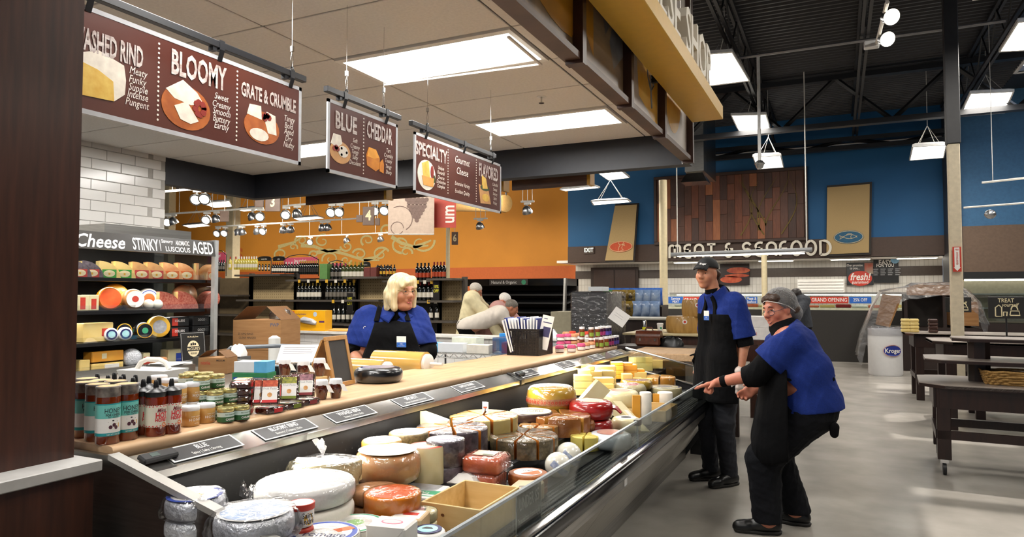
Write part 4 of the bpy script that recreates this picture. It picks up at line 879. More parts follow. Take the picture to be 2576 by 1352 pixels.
def honey():
 t=thing('honey_bottle','-','bottle',(0,0,0),0,'teal labelled honey bottles'); r=.0335; h=.172
 ob('glass',M().lathe([(r*.9,0),(r,.004),(r,.138),(r*.97,.148),(r*.97,.158)],28),m_honey,t,smooth=50)
 ob('cap',M().lathe([(r*.985,.136),(r*1.0,.15),(r*.99,.166),(r*1.03,.168),(r*1.0,.172),(r*.8,.1725)],28),m_cap,t); ob('seal',disc(r*.86,.1722),m_cork,t)
 a0,a1=-2.6,1.6
 l=ob('label',wrap_patch(r*1.008,.026,.122,a0,a1,22),p_white,t,smooth=180)
 ob('band',wrap_patch(r*1.014,.078,.118,a0,a1,22),p_teal2,l,smooth=180); ob('band',wrap_patch(r*1.014,.118,.122,a0,a1,22),p_dteal,l,smooth=180); ob('band',wrap_patch(r*1.014,.026,.035,a0,a1,22),p_dteal,l,smooth=180)
 k=r*1.018; A=-.12
 wrap_text(l,'HONEY',.021,k,.100,A,p_ink,.72,0); wrap_text(l,'FOR CHEESE',.010,k,.0875,A,p_ink,.8,.02); wrap_text(l,'FIGS + ALMONDS',.005,k,.081,A,p_ink,.8); wrap_text(l,'NET WT. 10.6 OZ',.006,k,.030,A,p_white,.8)
 mb=M()
 for q in ((-.012,.052),(-.002,.058),(.004,.050)):mb.add([(k*math.cos(A+.1+(x+q[0])/k),k*math.sin(A+.1+(x+q[0])/k),y+q[1]) for x,y in oval(.0055,.006,8)],[list(range(8))])
 ob('print',mb,mt('print_fig','4a2033',.5),l,smooth=0)
 ob('print',M().add([(k*math.cos(A+.1+x/k),k*math.sin(A+.1+x/k),y) for x,y in ((.000,.05),(.014,.05),(.014,.063),(.002,.061))],[(0,1,2,3)]),p_gold,l,smooth=0)
 mb=M().add([((k+.0003)*math.cos(A+x/k),(k+.0003)*math.sin(A+x/k),y) for x,y in ((-.016,.0668),(.012,.068),(.012,.069),(-.016,.0676))],[(0,1,2,3)]).add([((k+.0003)*math.cos(A-.05+x/k),(k+.0003)*math.sin(A-.05+x/k),y+.071) for x,y in oval(.0032,.002,8)],[list(range(8))])
 ob('print',mb,p_ink,l,smooth=0)
 return t
def place(proto,u,v,h,lab,first=[]):
 p=ctp(u,v,h); z=CT(p.y); loc=(p.x,p.y,z+.0005)
 if proto not in first:first.append(proto); proto.location=loc; proto['label']=lab; return proto
 return dup(proto,loc,0,lab)
P=honey()
for u,v,lab in ((273,972,'frontmost of the teal labelled honey bottles'),(319,966,'teal labelled honey bottle right next to the red labelled squeeze bottles'),(246,967,'teal labelled honey bottle just left behind the frontmost one'),(217,962,'teal labelled honey bottle half hidden by the dark wood wall'),(292,959,'teal honey bottle in the second row, right end'),(255,957,'teal honey bottle in the middle of the second row'),(218,953,'teal honey bottle in the second row by the wood wall')):place(P,u,v,.172,lab)
def hot():
 t=thing('squeeze_bottle','-','bottle',(0,0,0),0,'red and cream labelled hot honey bottles'); r=.0315
 ob('bottle',M().lathe([(r*.9,0),(r,.005),(r,.118),(r*.92,.126),(r*.9,.13)],28),m_hot,t,smooth=50)
 ob('cap',M().lathe([(r*.97,.124),(r*.99,.126),(r*.99,.139),(r*.9,.142),(r*.4,.149),(.0085,.152),(.0075,.166),(.006,.174),(.0045,.176),(1e-5,.176)],24),m_blackc,t)
 a0,a1=-2.7,1.4; n=40; k=r*1.01; mb=M(); vs=[]
 for i in range(n+1):
  a=a0+(a1-a0)*i/n; w=.0012*(-1) ** i; vs += [(k*math.cos(a),k*math.sin(a),.030+w),(k*math.cos(a),k*math.sin(a),.098-w)]
 mb.add(vs,[(2*i,2*i+2,2*i+3,2*i+1) for i in range(n)]); l=ob('label',mb,p_ivory,t,smooth=180)
 mb=M()
 for i in range(12):
  for z in (.0335,.0945):
   a=a0+.12+.34*i; mb.add([((k+.0004)*math.cos(a+x/k),(k+.0004)*math.sin(a+x/k),z+y) for x,y in ((-.004,0),(0,-.0018),(.004,0),(0,.0018))],[(0,1,2,3)])
 ob('diamonds',mb,p_red2,l,kind='stuff',smooth=0)
 A=-.05; k += .0004
 wrap_text(l,'Mikes',.019,k,.082,A,mt('script_maroon','7a1f2a',.5),.7,.01,.4); wrap_text(l,'HOT',.025,k,.0655,A,p_red2,.74,.03); wrap_text(l,'HONEY',.0155,k,.0515,A,p_red2,.78,.03)
 ob('seal',M().add([((k+.0003)*math.cos(A+.25+x/k),(k+.0003)*math.sin(A+.25+x/k),.036+y) for x,y in oval(.0085,.0085,16)],[list(range(16))]),mt('label_peach','d98b62',.5),l,smooth=0)
 return t
P=hot()
for u,v,lab in ((393,957,'frontmost red and cream labelled squeeze bottle'),(432,953,'squeeze bottle beside the tan honey jars, front row right'),(361,955,'squeeze bottle left behind the frontmost one'),(375,947,'squeeze bottle directly behind the front row'),(400,951,'squeeze bottle between the front row and the jar lids'),(335,951,'squeeze bottle above the second teal honey bottle'),(341,944,'squeeze bottle in the third row, middle'),(311,942,'squeeze bottle behind the back teal honey bottles, right'),(288,938,'tallest looking squeeze bottle at the back, over the teal bottles'),(304,948,'squeeze bottle with its nozzle low between back teal bottles'),(272,945,'squeeze bottle at the back, second from the left'),(245,941,'squeeze bottle at the far back left')):place(P,u,v,.176,lab)
def jar(name,lab,cat,grp,r,h,body,lid,lidh,deco):
 t=thing(name,lab,cat,(0,0,0),0,grp); b=h-lidh
 ob('glass',M().lathe([(r*.9,0),(r,.004),(r,b-.004),(r*.93,b)],26),body,t,smooth=50)
 ob('lid',M().lathe([(r*.97,b-.002),(r*1.0,b),(r*1.0,h-.003),(r*.94,h),(1e-5,h)],26),lid,t,smooth=50)
 deco(t,r,b); return t
def d_tan(t,r,b):k=r*1.012; wrap_text(t,'HONEY',.0125,k,b*.42,.0,p_white,1,.02,space=1.3); wrap_text(t,'RAW VARIETAL',.005,k,b*.62,.0,p_white,1); wrap_text(t,'NET WT',.004,k,b*.2,.0,p_white,1)
TJ=jar('honey_jar','-','jar','white lidded tan honey jars',.0305,.068,m_tanh,m_whitel,.013,d_tan)
def stackat(proto,u,v,h,n,lab,under):
 p=ctp(u,v,h*(n+1)); z=CT(p.y)
 for i in range(n+1):
  loc=(p.x,p.y,z+.0005+i*h); l=lab if i == n else under
  if not proto.get('used'):proto['used']=1; proto.location=loc; proto['label']=l
  else:dup(proto,loc,0,l)
for u,v,n,lab in ((479,1022,0,'front left tan honey jar with white lid on the counter edge'),(519,1015,0,'front right tan honey jar, beside the green caramel jars'),(488,962,1,'tan honey jar in the upper tier, rightmost'),(447,967,1,'tan honey jar in the upper tier behind the squeeze bottles'),(470,950,1,'tan honey jar in the upper tier, second row'),(428,953,1,'tan honey jar in the upper tier, second row left'),(400,945,1,'tan honey jar in the upper tier, at the back left')):stackat(TJ,u,v,.068,n,lab,'tan honey jar in the lower tier of the stack')
def d_green(t,r,b):
 k=r*1.012; l=ob('label',wrap_patch(k,b*.1,b*.55,-2.6,1.4,20),m_green,t,smooth=180); ob('band',wrap_patch(k,b*.55,b*.92,-2.6,1.4,20),m_mint,l,smooth=180)
 wrap_text(l,'CARAMEL',.0105,k+.0003,b*.32,-.05,p_white,.85,.03); wrap_text(l,'FAT TOAD FARM',.0065,k+.0003,b*.74,-.05,m_green,.85,.02)
GJ=jar('caramel_jar','-','jar','green labelled caramel jars with gold lids',.0285,.052,m_caram,m_gold,.012,d_green)
for u,v,n,lab in ((568,1026,0,'front caramel jar with green label on the counter'),(607,1021,0,'front right caramel jar nearest the fruit paste boxes'),(541,984,1,'caramel jar on the middle tier, left'),(577,978,1,'caramel jar on the middle tier, right'),(507,947,2,'caramel jar on the top tier, front left'),(545,942,2,'caramel jar on the top tier, front right'),(470,941,2,'caramel jar on the top tier, far left'),(518,937,2,'caramel jar on the top tier, back right'),(482,936,2,'caramel jar on the top tier, back middle')):stackat(GJ,u,v,.052,n,lab,'caramel jar lower down in the tiers')
# fruit paste
m_paste=mt('fruit_paste','3f160a',.25,c2='551f0e',coat=.8); m_clear=glassy('clear_box','f4f4f4',.12,.08,.3,40)
def pack(lab,top,strip,grp):
 t=thing('fruit_paste_pack',lab,'package',(0,0,0),0,grp); a,b,h=.037,.052,.024
 ob('paste',M().cb(-a*.86,-b*.9,.002,a*.86,b*.9,h-.003,.003),m_paste,t); ob('box',M().cb(-a,-b,0,a,b,h,.006),m_clear,t)
 l=ob('label',M().box(-a*.75,-b*.82,h,a*.75,b*.82,h+.0006),p_white,t,smooth=0)
 ob('picture',M().box(-a*.75,b*.35,h+.0006,a*.75,b*.82,h+.001),top,l,smooth=0); ob('stripe',M().box(-a*.75,-b*.82,h+.0006,a*.75,-b*.62,h+.001),strip,l,smooth=0)
 mb=M().add(*tmesh('Fruit Paste',.0125,0,0,0,.9)); mb.k=0; mb.xf(Matrix.Translation((0,.011,h+.001))); ob('print',mb,mt('print_ash','8f9092',.5),l,smooth=0); ob('print',M().prism(oval(.009,.009,14,0,-.013),h+.0006,h+.001),mt('print_biscuit','b9783c',.5,c2='d9a66a',sc=80),l,smooth=0)
 ob('end_label',M().box(a,-b*.3,.004,a+.0006,b*.5,h-.004),strip,t); return t
tops=(mt('print_apricot','d4673c',.5,c2='a8321f',sc=90),mt('print_pear','b5b040',.5,c2='5f6a30',sc=90),mt('print_figs','6b4a55',.5,c2='b58088',sc=90)); strips=(p_red2,mt('strip_olive','7d8c2f',.5),mt('strip_wine','8a2f36',.5))
pk3=[pack('-',tops[i],strips[i],'fruit paste packs leaning in three fans') for i in range(3)]
flat=[pack('-',tops[i],strips[i],'fruit paste packs lying flat') for i in range(3)]
fl=((ctp(648,1030),0,'flat fruit paste pack at the bottom with an orange end label'),(ctp(742,1025),1,'flat fruit paste pack at the bottom with an olive end label'),(ctp(782,1017),2,'flat fruit paste pack at the bottom with a wine red end label'))
yaw=-.15
for i,(p,k,lab) in enumerate(((ctp(690,1040),0,fl[0][2]),(ctp(738,1029),1,fl[1][2]),(ctp(779,1019),2,fl[2][2]))):
 t=flat[k]; t.location=(p.x-.02,p.y,CT(p.y)+.0005); t.rotation_euler=(0,0,.25-PI/2+1.3); t['label']=lab
 for j in range(3 if i == 0 else 2):
  q=pk3[k] if j == 0 else dup(pk3[k],(0,0,0),0)
  q.location=(p.x-.015-.030*j,p.y-.010*j-.004,CT(p.y)+.030+.048); q.rotation_euler=(1.25,0,.62)
  q['label']=('front' if j == 0 else 'second' if j == 1 else 'third')+' leaning fruit paste pack of the ' +('orange','olive','wine red')[i]+' striped fan'
p=ctp(612,1048)
for j in range(5):
 q=dup(flat[0],(p.x-.04,p.y+.03,CT(p.y)+.0005+.0248*j),.62,('lowest','second','middle','fourth','topmost')[j]+' pack in the tall stack of fruit paste beside the caramel jars')
 q=dup(flat[1],(p.x-.10,p.y+.09,CT(p.y)+.0005+.0248*j),.62,('lowest','second','middle','fourth','topmost')[j]+' pack in the rear stack of fruit paste')
# fig jam jars with cloth lids and tags
m_jam=mt('fig_jam','40170a',.1,c2='5c240f',sc=30,coat=1); m_cloth=mt('white_cloth_lid','dfe1e4',.7,n=.03)
def jamjar():
 t=thing('jam_jar','-','jar',(0,0,0),0,'dark jam jars with white cloth lids'); r=.029
 ob('glass',M().lathe([(r*.68,0),(r*.75,.004),(r*.95,.04),(r,.055),(r*.92,.066),(r*.85,.07)],26),m_jam,t,smooth=60)
 mb=M().lathe([(r*.98,.064),(r*.95,.07),(r*.93,.082),(r*.86,.086),(1e-5,.0875)],40)
 for i,(x,y,z) in enumerate(mb.v):
  a=math.atan2(y,x)
  if z<.08:s=1+.05*math.sin(a*13); mb.v[i]=(x*s,y*s,z+.0015*math.sin(a*7))
 ob('cloth_lid',mb,m_cloth,t,smooth=60)
 ob('tag',M().slab([(r*.9,-.004,.066),(r*1.25,.012,.062),(r*1.75,.022,.03),(r*1.35,.0,.034)],(.0006,-.0006,0)),p_white,t,smooth=0)
 return t
P=jamjar()
for u,v,r,lab in ((809,955,0,'front left jam jar with white cloth lid beside the fruit paste'),(845,952,0,'front right jam jar with white cloth lid, tag hanging to the right'),(717,903,1,'left jam jar of the upper three with cloth lids'),(764,906,1,'middle jam jar of the upper three, grey tag hanging'),(804,901,1,'right jam jar of the upper three, before the chalkboard')):
 p=ctp(u,v,.088*(1+.72*r)); z=CT(p.y)
 for i in range(2 if r else 1):
  loc=(p.x,p.y,z+.0005+(.0878*.72 if (r and i) else 0)); l=lab if (i or not r) else 'crate block under the upper jam jars'
  if r and not i:
   q=tag(ob('display_riser',M().cb(-.028,-.028,0,.028,.028,.0625,.002),pine),'small pine riser block under one of the upper jam jars','block','pine riser blocks'); q.location=(p.x,p.y,z+.0003); continue
  if P['label'] == '-':P.location=loc; P['label']=l
  else:dup(P,loc,0,l)
# chalkboard easel
p0,p1=ctp(892,967),ctp(838,978); d=(p0-p1); d.z=0; L=d.length
t=thing('chalkboard_easel','small wood framed chalkboard easel beside the black wax wheel','chalkboard',(p1.x,p1.y,CT(p1.y)+.001),math.atan2(d.y,d.x),None,(-.22,0,math.atan2(d.y,d.x)))
fw=mt('easel_wood','b98b52',.5,sc=4,c2='a67842',st=(8,8,1)); H_=.255; w=.022
for q in ((0,0,L,w),(0,H_-w,L,H_),(0,w,w,H_-w),(L-w,w,L,H_-w)):ob('frame_rail',M().cb(q[0],-.007,q[1],q[2],.007,q[3],.002),fw,t)
ob('slate',M().box(w,-.002,w,L-w,.003,H_-w),mt('slate','3c3a38',.7,c2='2c2a29',sc=5),t)
ob('rear_leg',M().slab([(.0,.01,H_-.01),(L,.01,H_-.01),(L,.16,.04),(0,.16,.04)],(0,.012,0)),fw,t)
# black wax wheel
p=ctp(952,961); r=61*depth(p)/FPX; t=thing('black_wax_wheel','large glossy black wax cheese wheel alone on the counter','cheese',(p.x,p.y,CT(p.y)+.0008),.4); h=.078
ob('rind',M().lathe(wprof('gouda',r,h),44),m_black,t,smooth=60); ob('label',disc(r*.66,h),mt('label_mauve','8d8088',.25,c2='b7aeb2',sc=9),t)
# black basket with binders
t=thing('storage_basket','black woven plastic basket full of binders on the far counter','basket',(-2.255,5.12,CT(5.1)+.001),.02); bw,bd,bh=.132,.15,.205
bm=mt('black_plastic','1b1715',.35)
for nm,F_ in (('side',frame((-bw,-bd,0),(1,0,0),(0,0,1))),('side',frame((bw,-bd,0),(0,1,0),(0,0,1))),('side',frame((bw,bd,0),(-1,0,0),(0,0,1))),('side',frame((-bw,bd,0),(0,-1,0),(0,0,1)))):
 L=bw*2 if abs(F_[0][0])>.5 else bd*2; mb=M(); n=20; k=18
 for i in range(n+1):mb.box(L*i/n-.0042,0,-.002,L*i/n+.0042,bh,.002)
 for j in range(k+1):
  z=bh*j/k
  if 12 <= j <= 14:mb.box(0,z-.0042,-.0035,L*.35,z+.0042,.001); mb.box(L*.65,z-.0042,-.0035,L,z+.0042,.001)
  else:mb.box(0,z-.0042,-.0035,L,z+.0042,.001)
 mb.box(-.004,bh-.012,-.006,L+.004,bh+.004,.006); mb.k=0; mb.xf(F_); ob('woven_side',mb,bm,t,smooth=0)
ob('bottom',M().box(-bw,-bd,0,bw,bd,.006),bm,t)
bl=mt('binder_blue','2a3a86',.35); bwht=mt('binder_white','dfe0e4',.4,n=.03)
for i in range(12):
 x=-.108+.0165*i; a=-.28+.03*i; m_=(bwht,bl,bwht,bwht,bwht,bl)[i%6] if i != 11 else bl
 q=thing('binder',('white' if m_ is bwht else 'blue')+' binder standing in the black basket, ' +('leftmost','second','third','fourth','fifth','sixth','seventh','eighth','ninth','tenth','eleventh','rightmost')[i]+' of the row','binder',(-2.255+x,5.06+.006*i,CT(5.1)+.01+.012),0,'binders in the black basket',(0,a,.12))
 hb=.262+.02*((i*7)%4)/3
 ob('cover',M().cb(-.007,-.10,0,.007,.11,hb,.002),m_,q); ob('pages',M().box(-.005,-.102,.01,.005,-.1,hb-.01),p_white,q)
q=thing('paper_sheet','printed sheet sticking up at the right of the black basket','paper',(-2.13,5.05,CT(5.1)+.05),.1,None,(-.1,.2,.1)); ob('sheet',M().box(-.045,0,0,.05,.001,.27),p_white,q); ob('print',M().box(-.03,-.0006,.21,.04,0,.218).box(-.03,-.0006,.24,.0,0,.246).box(-.02,-.0006,.10,.04,0,.18),mt('print_navy','3a3560',.5),q)
# preserve jars past the basket
def cloth(c,n):return mt(n,c,.8,c2=c,bump=.4,bsc=200)
lids=dict(pink=cloth('c94f7c','gingham_pink'),tan=cloth('c58a62','gingham_tan'),red=cloth('d8452f','gingham_red'))
m_pres=mt('preserve_dark','55170f',.15,coat=1)
def preserve(c):
 t=thing('preserve_jar','-','jar',(0,0,0),0,c+' cloth lidded preserve jars'); r=.036
 ob('glass',M().lathe([(r*.9,0),(r,.004),(r,.04),(r*.9,.048)],22),m_pres,t,smooth=50); ob('label',wrap_patch(r*1.01,.008,.032,-2.2,.6,14),p_white,t,smooth=180)
 mb=M().lathe([(r*1.06,.036),(r*1.0,.045),(r*.96,.054),(r*.85,.061),(1e-5,.063)],30)
 for i,(x,y,z) in enumerate(mb.v):
  if z<.05:s=1+.05*math.sin(math.atan2(y,x)*11); mb.v[i]=(x*s,y*s,z)
 ob('cloth_lid',mb,lids[c],t,smooth=60); return t
def herb(c,lab):
 t=thing('spread_jar','-','jar',(0,0,0),0,lab); r=.025; t.scale.z=1.36
 ob('glass',M().lathe([(r*.92,0),(r,.004),(r,.052),(r*.9,.058)],20),c[0],t,smooth=50); ob('lid',M().lathe([(r*.95,.056),(r*.98,.058),(r*.98,.07),(1e-5,.07)],20),m_whitel,t); ob('label',wrap_patch(r*1.01,.01,.035,-1.9,.4,12),c[1],t,smooth=180); return t
PR={c:preserve(c) for c in lids}
HB=dict(green=herb((mt('preserve_amber','6b3312',.15,coat=1),mt('label_lime','7f9a3c',.45)),'green labelled spread jars'),plum=herb((mt('preserve_plum','3a1430',.15,coat=1),mt('label_magenta','9a2f6a',.45)),'plum labelled spread jars'),violet=herb((mt('preserve_violet','241a3a',.15,coat=1),mt('label_iris','4a3f92',.45)),'violet labelled spread jars'))
def puts(pr,u,v,h,tier,hz,lab):
 p=ctp(u,v,h+tier*hz); loc=(p.x,p.y,CT(p.y)+.0006+tier*hz)
 if pr['label'] == '-':pr.location=loc; pr['label']=lab
 else:dup(pr,loc,0,lab)
 if tier:dup(pr,(p.x,p.y,CT(p.y)+.0006),0,lab.replace('upper tier','lower tier, hidden rear rank'))
od=('first','second','third','fourth')
cnt={}
for c,u,v,ti in (('pink',1408,869,0),('pink',1438,868,0),('pink',1462,864,0),('tan',1474,862,0),('tan',1487,860,0),('red',1495,857,0),('red',1503,855,0),('pink',1410,841,1),('pink',1428,840,1),('tan',1443,840,1),('tan',1455,838,1),('red',1464,836,1),('red',1474,834,1),('tan',1424,835,1),('red',1440,833,1)):
 k=cnt[c,ti]=cnt.get((c,ti),-1)+1
 puts(PR[c],u,v,.063,ti,.0635,od[k]+' ' +c+' cloth lidded jar from the basket, ' +('lower','upper')[ti]+' tier')
for c,u,v,ti in (('green',1512,850,0),('green',1525,848,0),('plum',1532,847,0),('plum',1538,846,0),('violet',1545,845,0),('violet',1551,844,0),('green',1487,824,1),('green',1503,823,1),('plum',1511,822,1),('plum',1518,821,1),('violet',1526,821,1),('violet',1532,820,1),('green',1464,823,1)):
 k=cnt[c,ti]=cnt.get((c,ti),-1)+1
 puts(HB[c],u,v,.0952,ti,.0955,od[k]+' ' +c+' labelled spread jar, ' +('lower','upper')[ti]+' tier at the counter end')
# ================================================================ service area behind the counter
card=mt('cardboard','a57a4c',.8,c2='94693f',sc=4,st=(1,1,9)); card2=mt('cardboard_dark','6f4d2c',.85)
t=thing('work_table','stainless work table behind the counter with a raised rear edge','table',(-3.75,3.9,0)); ob('top',M().cb(-1.15,-1.4,.86,.72,.25,.9,.004),steel,t); ob('splash',M().box(-1.15,.22,.9,.72,.25,.98),steel,t); ob('shelf',M().box(-1.1,-1.35,.3,.68,.2,.33),steel,t)
for x in (-1.1,.68):
 for y in (-1.35,.2):ob('leg',M().lathe([(.02,0),(.02,.86)],10,(x,y,0)),steel,t)
t=thing('film_wrap_station','film wrapping machine with two long yellow film rolls by the smiling woman','wrapping machine',(-2.66,3.72,0))
film=mt('film_roll_amber','d8b163',.18,c2='d1a655',sc=2,coat=1); ob('frame',M().box(-.36,-.28,0,.30,.22,.9).box(-.36,-.26,.9,-.30,.16,1.0).box(.18,-.3,.93,.26,-.18,1.03),mt('machine_white','dcdcd8',.4),t)
for (y,z,r,x0,x1) in ((-.18,1.03,.072,-.26,.13),(.06,1.06,.075,-.12,.27)):
 m_=Matrix.Translation((x0,y,z)) @ Matrix.Rotation(PI/2,4,'Y'); mb=M().lathe([(r*.5,0),(r,.002),(r,x1-x0-.002),(r*.5,x1-x0)],28); mb.k=0; mb.xf(m_); rl=ob('film_roll',mb,film,t,smooth=60)
 mb=M().lathe([(r*.82,x1-x0),(r*.82,x1-x0+.02),(r*.5,x1-x0+.03),(.01,x1-x0+.032),(.01,x1-x0+.12),(1e-5,x1-x0+.12)],24); mb.k=0; mb.xf(m_); ob('end_cap',mb,MATS['machine_white'],rl)
ob('knob',M().lathe([(.012,1.03),(.012,1.05),(.008,1.06),(.008,1.075)],10,(.215,-.24,0)),blackm,t)
# boxes on the work table
def carton(name,lab,u,v,X,w,d,h,rz,m=card,z=None,flaps=True,txt=()):
 p=at(u,v,X=X) if z is None else at(u,v,Z=z); t=thing(name,lab,'box',(p.x,p.y,p.z if z is None else z),rz)
 ob('body',M().cb(-w/2,-d/2,0,w/2,d/2,h,.002),m,t)
 if flaps:
  for a,sx in ((-1,1),(1,-1)):ob('flap',M().slab([(a*w/2,-d/2,h),(a*w/2,d/2,h),(a*w*.2,d/2,h+d*.32),(a*w*.2,-d/2,h+d*.32)],(0,0,.002)),card2,t)
 for s,x,z_,sz,mm in txt:
  mb=M().add(*tmesh(s,sz,0,.01,0,.9)); mb.k=0; mb.xf(frame((x,-d/2-.001,z_),(1,0,0),(0,0,1))); ob('print',mb,mm,t,smooth=0)
 return t
ta=mt('print_carton_red','b03a2a',.6); tb=mt('print_carton_ink','4a3a2a',.7)
carton('glove_carton','open brown carton with red print on the work table',548,938,None,.23,.16,.12,.33,z=.9008,txt=(('nitrile',-.055,.08,.036,ta),('MEDIUM',.065,.10,.02,tb)))
t=carton('glove_box','white and light blue glove box on the work table, on a green box',640,936,None,.24,.12,.075,.30,mt('box_white','e3e6e8',.5,n=.02),z=.9608,flaps=False); ob('blue_side',M().box(.03,-.0612,0,.121,.0615,.076),mt('box_sky','62b2dd',.5),t)
t0=tag(ob('freezer_bag_box',M().cb(-.13,-.065,0,.13,.065,.058,.002),mt('box_green','2e7a4a',.5)),'green and blue box under the white glove box','box'); t0.location=(t.location.x,t.location.y,.9008); t0.rotation_euler=(0,0,.3); ob('print',M().box(-.12,-.0656,.004,.13,-.065,.028),p_blue,t0)
t=thing('white_caddy','white plastic carrying tray with a handle behind the honey bottles','tray',tuple(at(385,962,Z=.9008)),.2); wp=mt('white_plastic','dedad2',.4,n=.02)
ob('tray',M().hexa([(-.16,-.1,0),(.16,-.1,0),(.16,.1,0),(-.16,.1,0),(-.19,-.12,.09),(.19,-.12,.09),(.19,.12,.09),(-.19,.12,.09)]),wp,t); ob('handle',M().tube([(-.13,0,.09),(-.10,0,.135),(-.05,0,.155),(.05,0,.155),(.10,0,.135),(.13,0,.09)],.017,8),wp,t)
p=at(430,917,Z=.98); t=thing('paper_stack','small stack of white papers at the steel rail of the wall case','paper',(p.x,p.y,.9805)); p=p
for i in range(4):ob('sheet',M().box(-.12,-.09,.003*i,.12,.09,.003*i+.002),p_white,t,(0,0,0),(0,0,.15*i))
ob('stand',M().box(-.14,-.1,-.08,.14,.1,-.001),steel,t)
p=ctp(750,905,0); t=thing('clipboard','white printed clipboard leaning behind the upper jam jars','clipboard',tuple(at(745,912,X=-2.52)),0,None,(-.95,0,.55)); t.location.z=max(t.location.z,.99)
ob('sheet',M().box(-.10,0,0,.10,.002,.14),p_white,t); ob('print',M().box(-.08,-.0008,.115,.08,0,.119).box(-.08,-.0008,.10,.06,0,.103).box(-.08,-.0008,.085,.07,0,.088).box(-.08,-.0008,.07,.07,0,.073),mt('print_grey_line','8a8a8e',.6),t)
t=thing('slicer_tray','steel scale platform behind the fruit paste boxes','scale',tuple(at(700,934,Z=.94))); t.location.z=.9008; ob('platform',M().cb(-.14,-.12,.085,.14,.12,.10,.004),steel2,t); ob('base',M().cb(-.10,-.09,0,.10,.09,.085,.01),blackm,t)
# half wall with tiles, things on its ledge
hw=struct('wall_half',M().box(-6.2,6.24,0,-2.0,6.34,1.055),grout)
tl2=M().cb(.0015,-.006,.0015,.1985,0,.0985,.002).mesh('tile',tilew)
for r_ in range(5,10):
 for k in range(20):
  x0=-6.1+.2*k+(.1 if r_%2 else 0)
  if x0+.2<-2.0:ob('tile',tl2,None,hw,(x0,6.24,.055+.1*r_))
struct('trim_9',M().cb(-6.22,6.2,1.055,-1.98,6.38,1.085,.003),mt('ledge_white','d8d5cd',.4))
p=at(783,836,Y=6.29); t=thing('laminator_box','bright yellow laminator carton on the white ledge','box',(p.x,p.y,1.0855),.1); yb=mt('carton_yellow','e8a813',.45,n=.03)
ob('carton',M().cb(-.235,-.07,0,.235,.07,.235,.003),yb,t); ob('picture',M().tube([(-.10,-.073,.12),(-.05,-.073,.125),(.06,-.073,.105),(.12,-.073,.085)],[.02,.038,.036,.02],10),mt('print_machine_grey','b9b9bb',.5),t); ob('print',M().box(-.09,-.113,.112,.09,-.112,.116),p_ink,t)
mb=M().add(*tmesh('surface laminator',.034,0,.01,0,.85)); mb.k=0; mb.xf(frame((-.12,-.071,.19),(1,0,0),(0,0,1))); ob('print',mb,mt('print_violet','5a2f5e',.5),t,smooth=0)
ob('print',M().box(-.225,-.0712,.205,-.185,-.07,.222),p_red,t); ob('print',M().box(.155,-.0712,.095,.225,-.07,.115),mt('print_violet','5a2f5e',.5),t); ob('picture',M().prism(oval(.025,.028,16,.10,.19),-.0715,-.0705).mesh('picture',mt('print_sky','b6c6d8',.5),0),None,t,(0,0,0)).rotation_euler=(0,0,0)
KIDS.clear(); bpy.data.objects.remove([o for o in t.children if o.name.startswith('picture')][-1])
mb=M().prism(oval(.025,.028,16,.10,.19),.0705,.072); mb.k=0; mb.xf(Matrix.Rotation(PI/2,4,'X')); ob('picture',mb,MATS['print_sky'],t,smooth=0)
t=tag(ob('manila_envelope',M().cb(-.12,-.06,0,.12,.06,.015,.004),mt('manila','e0a04a',.6)),'orange manila envelope lying beside the yellow carton','envelope'); p=at(856,836,Y=6.29); t.location=(p.x,p.y,1.0855); t.rotation_euler=(.1,0,.2); t.location.z=1.094
p=at(710,836,Y=6.29); t=tag(ob('bag_of_parts',crumple(.13,.06,.06,9),m_bag),'clear crinkled bag on the white ledge left of the yellow carton','bag'); t.location=(p.x,p.y,1.0855)
# cartons on the floor at the left
t=carton('shipping_carton','big brown carton with flaps open, stacked beside the white half wall',672,877,-5.35,.52,.42,.30,.28,txt=(('PWP',.19,.25,.05,mt('print_blue_grey','4a5670',.7)),('25 OPQ BAGS',-.12,.16,.03,tb),('CLEAR HINGED',-.10,.12,.03,tb)))
zt=t.location.z
t2=carton('shipping_carton','lower brown carton carrying the big open one',640,900,-5.35,.72,.44,zt-.452,.28,z=.0,flaps=False); t2.location=(t.location.x-.06,t.location.y,.45)
t3=carton('shipping_carton','bottom brown carton on the floor under two others',640,900,-5.35,.72,.5,.45,.28,z=0,flaps=False); t3.location=(t.location.x-.06,t.location.y,0)
t=tag(ob('plastic_bag',crumple(.13,.08,.11,3,26),glassy('white_plastic_film','f2f2f4',.35,.25,.6,15)),'white plastic bag on the open carton','bag'); p=at(705,800,X=-5.3); t.location=(p.x,p.y,zt+.302)
t=tag(ob('bag_roll',M().lathe([(.05,0),(.055,.005),(.055,.24),(.02,.245),(.018,.24)],20),mt('roll_white','d9d8d2',.5)),'white roll of bags standing before the half wall','roll'); p=at(690,895,X=-4.9); t.location=(p.x,p.y,.0); t.scale.z=(at(690,845,X=-4.9).z)/.245
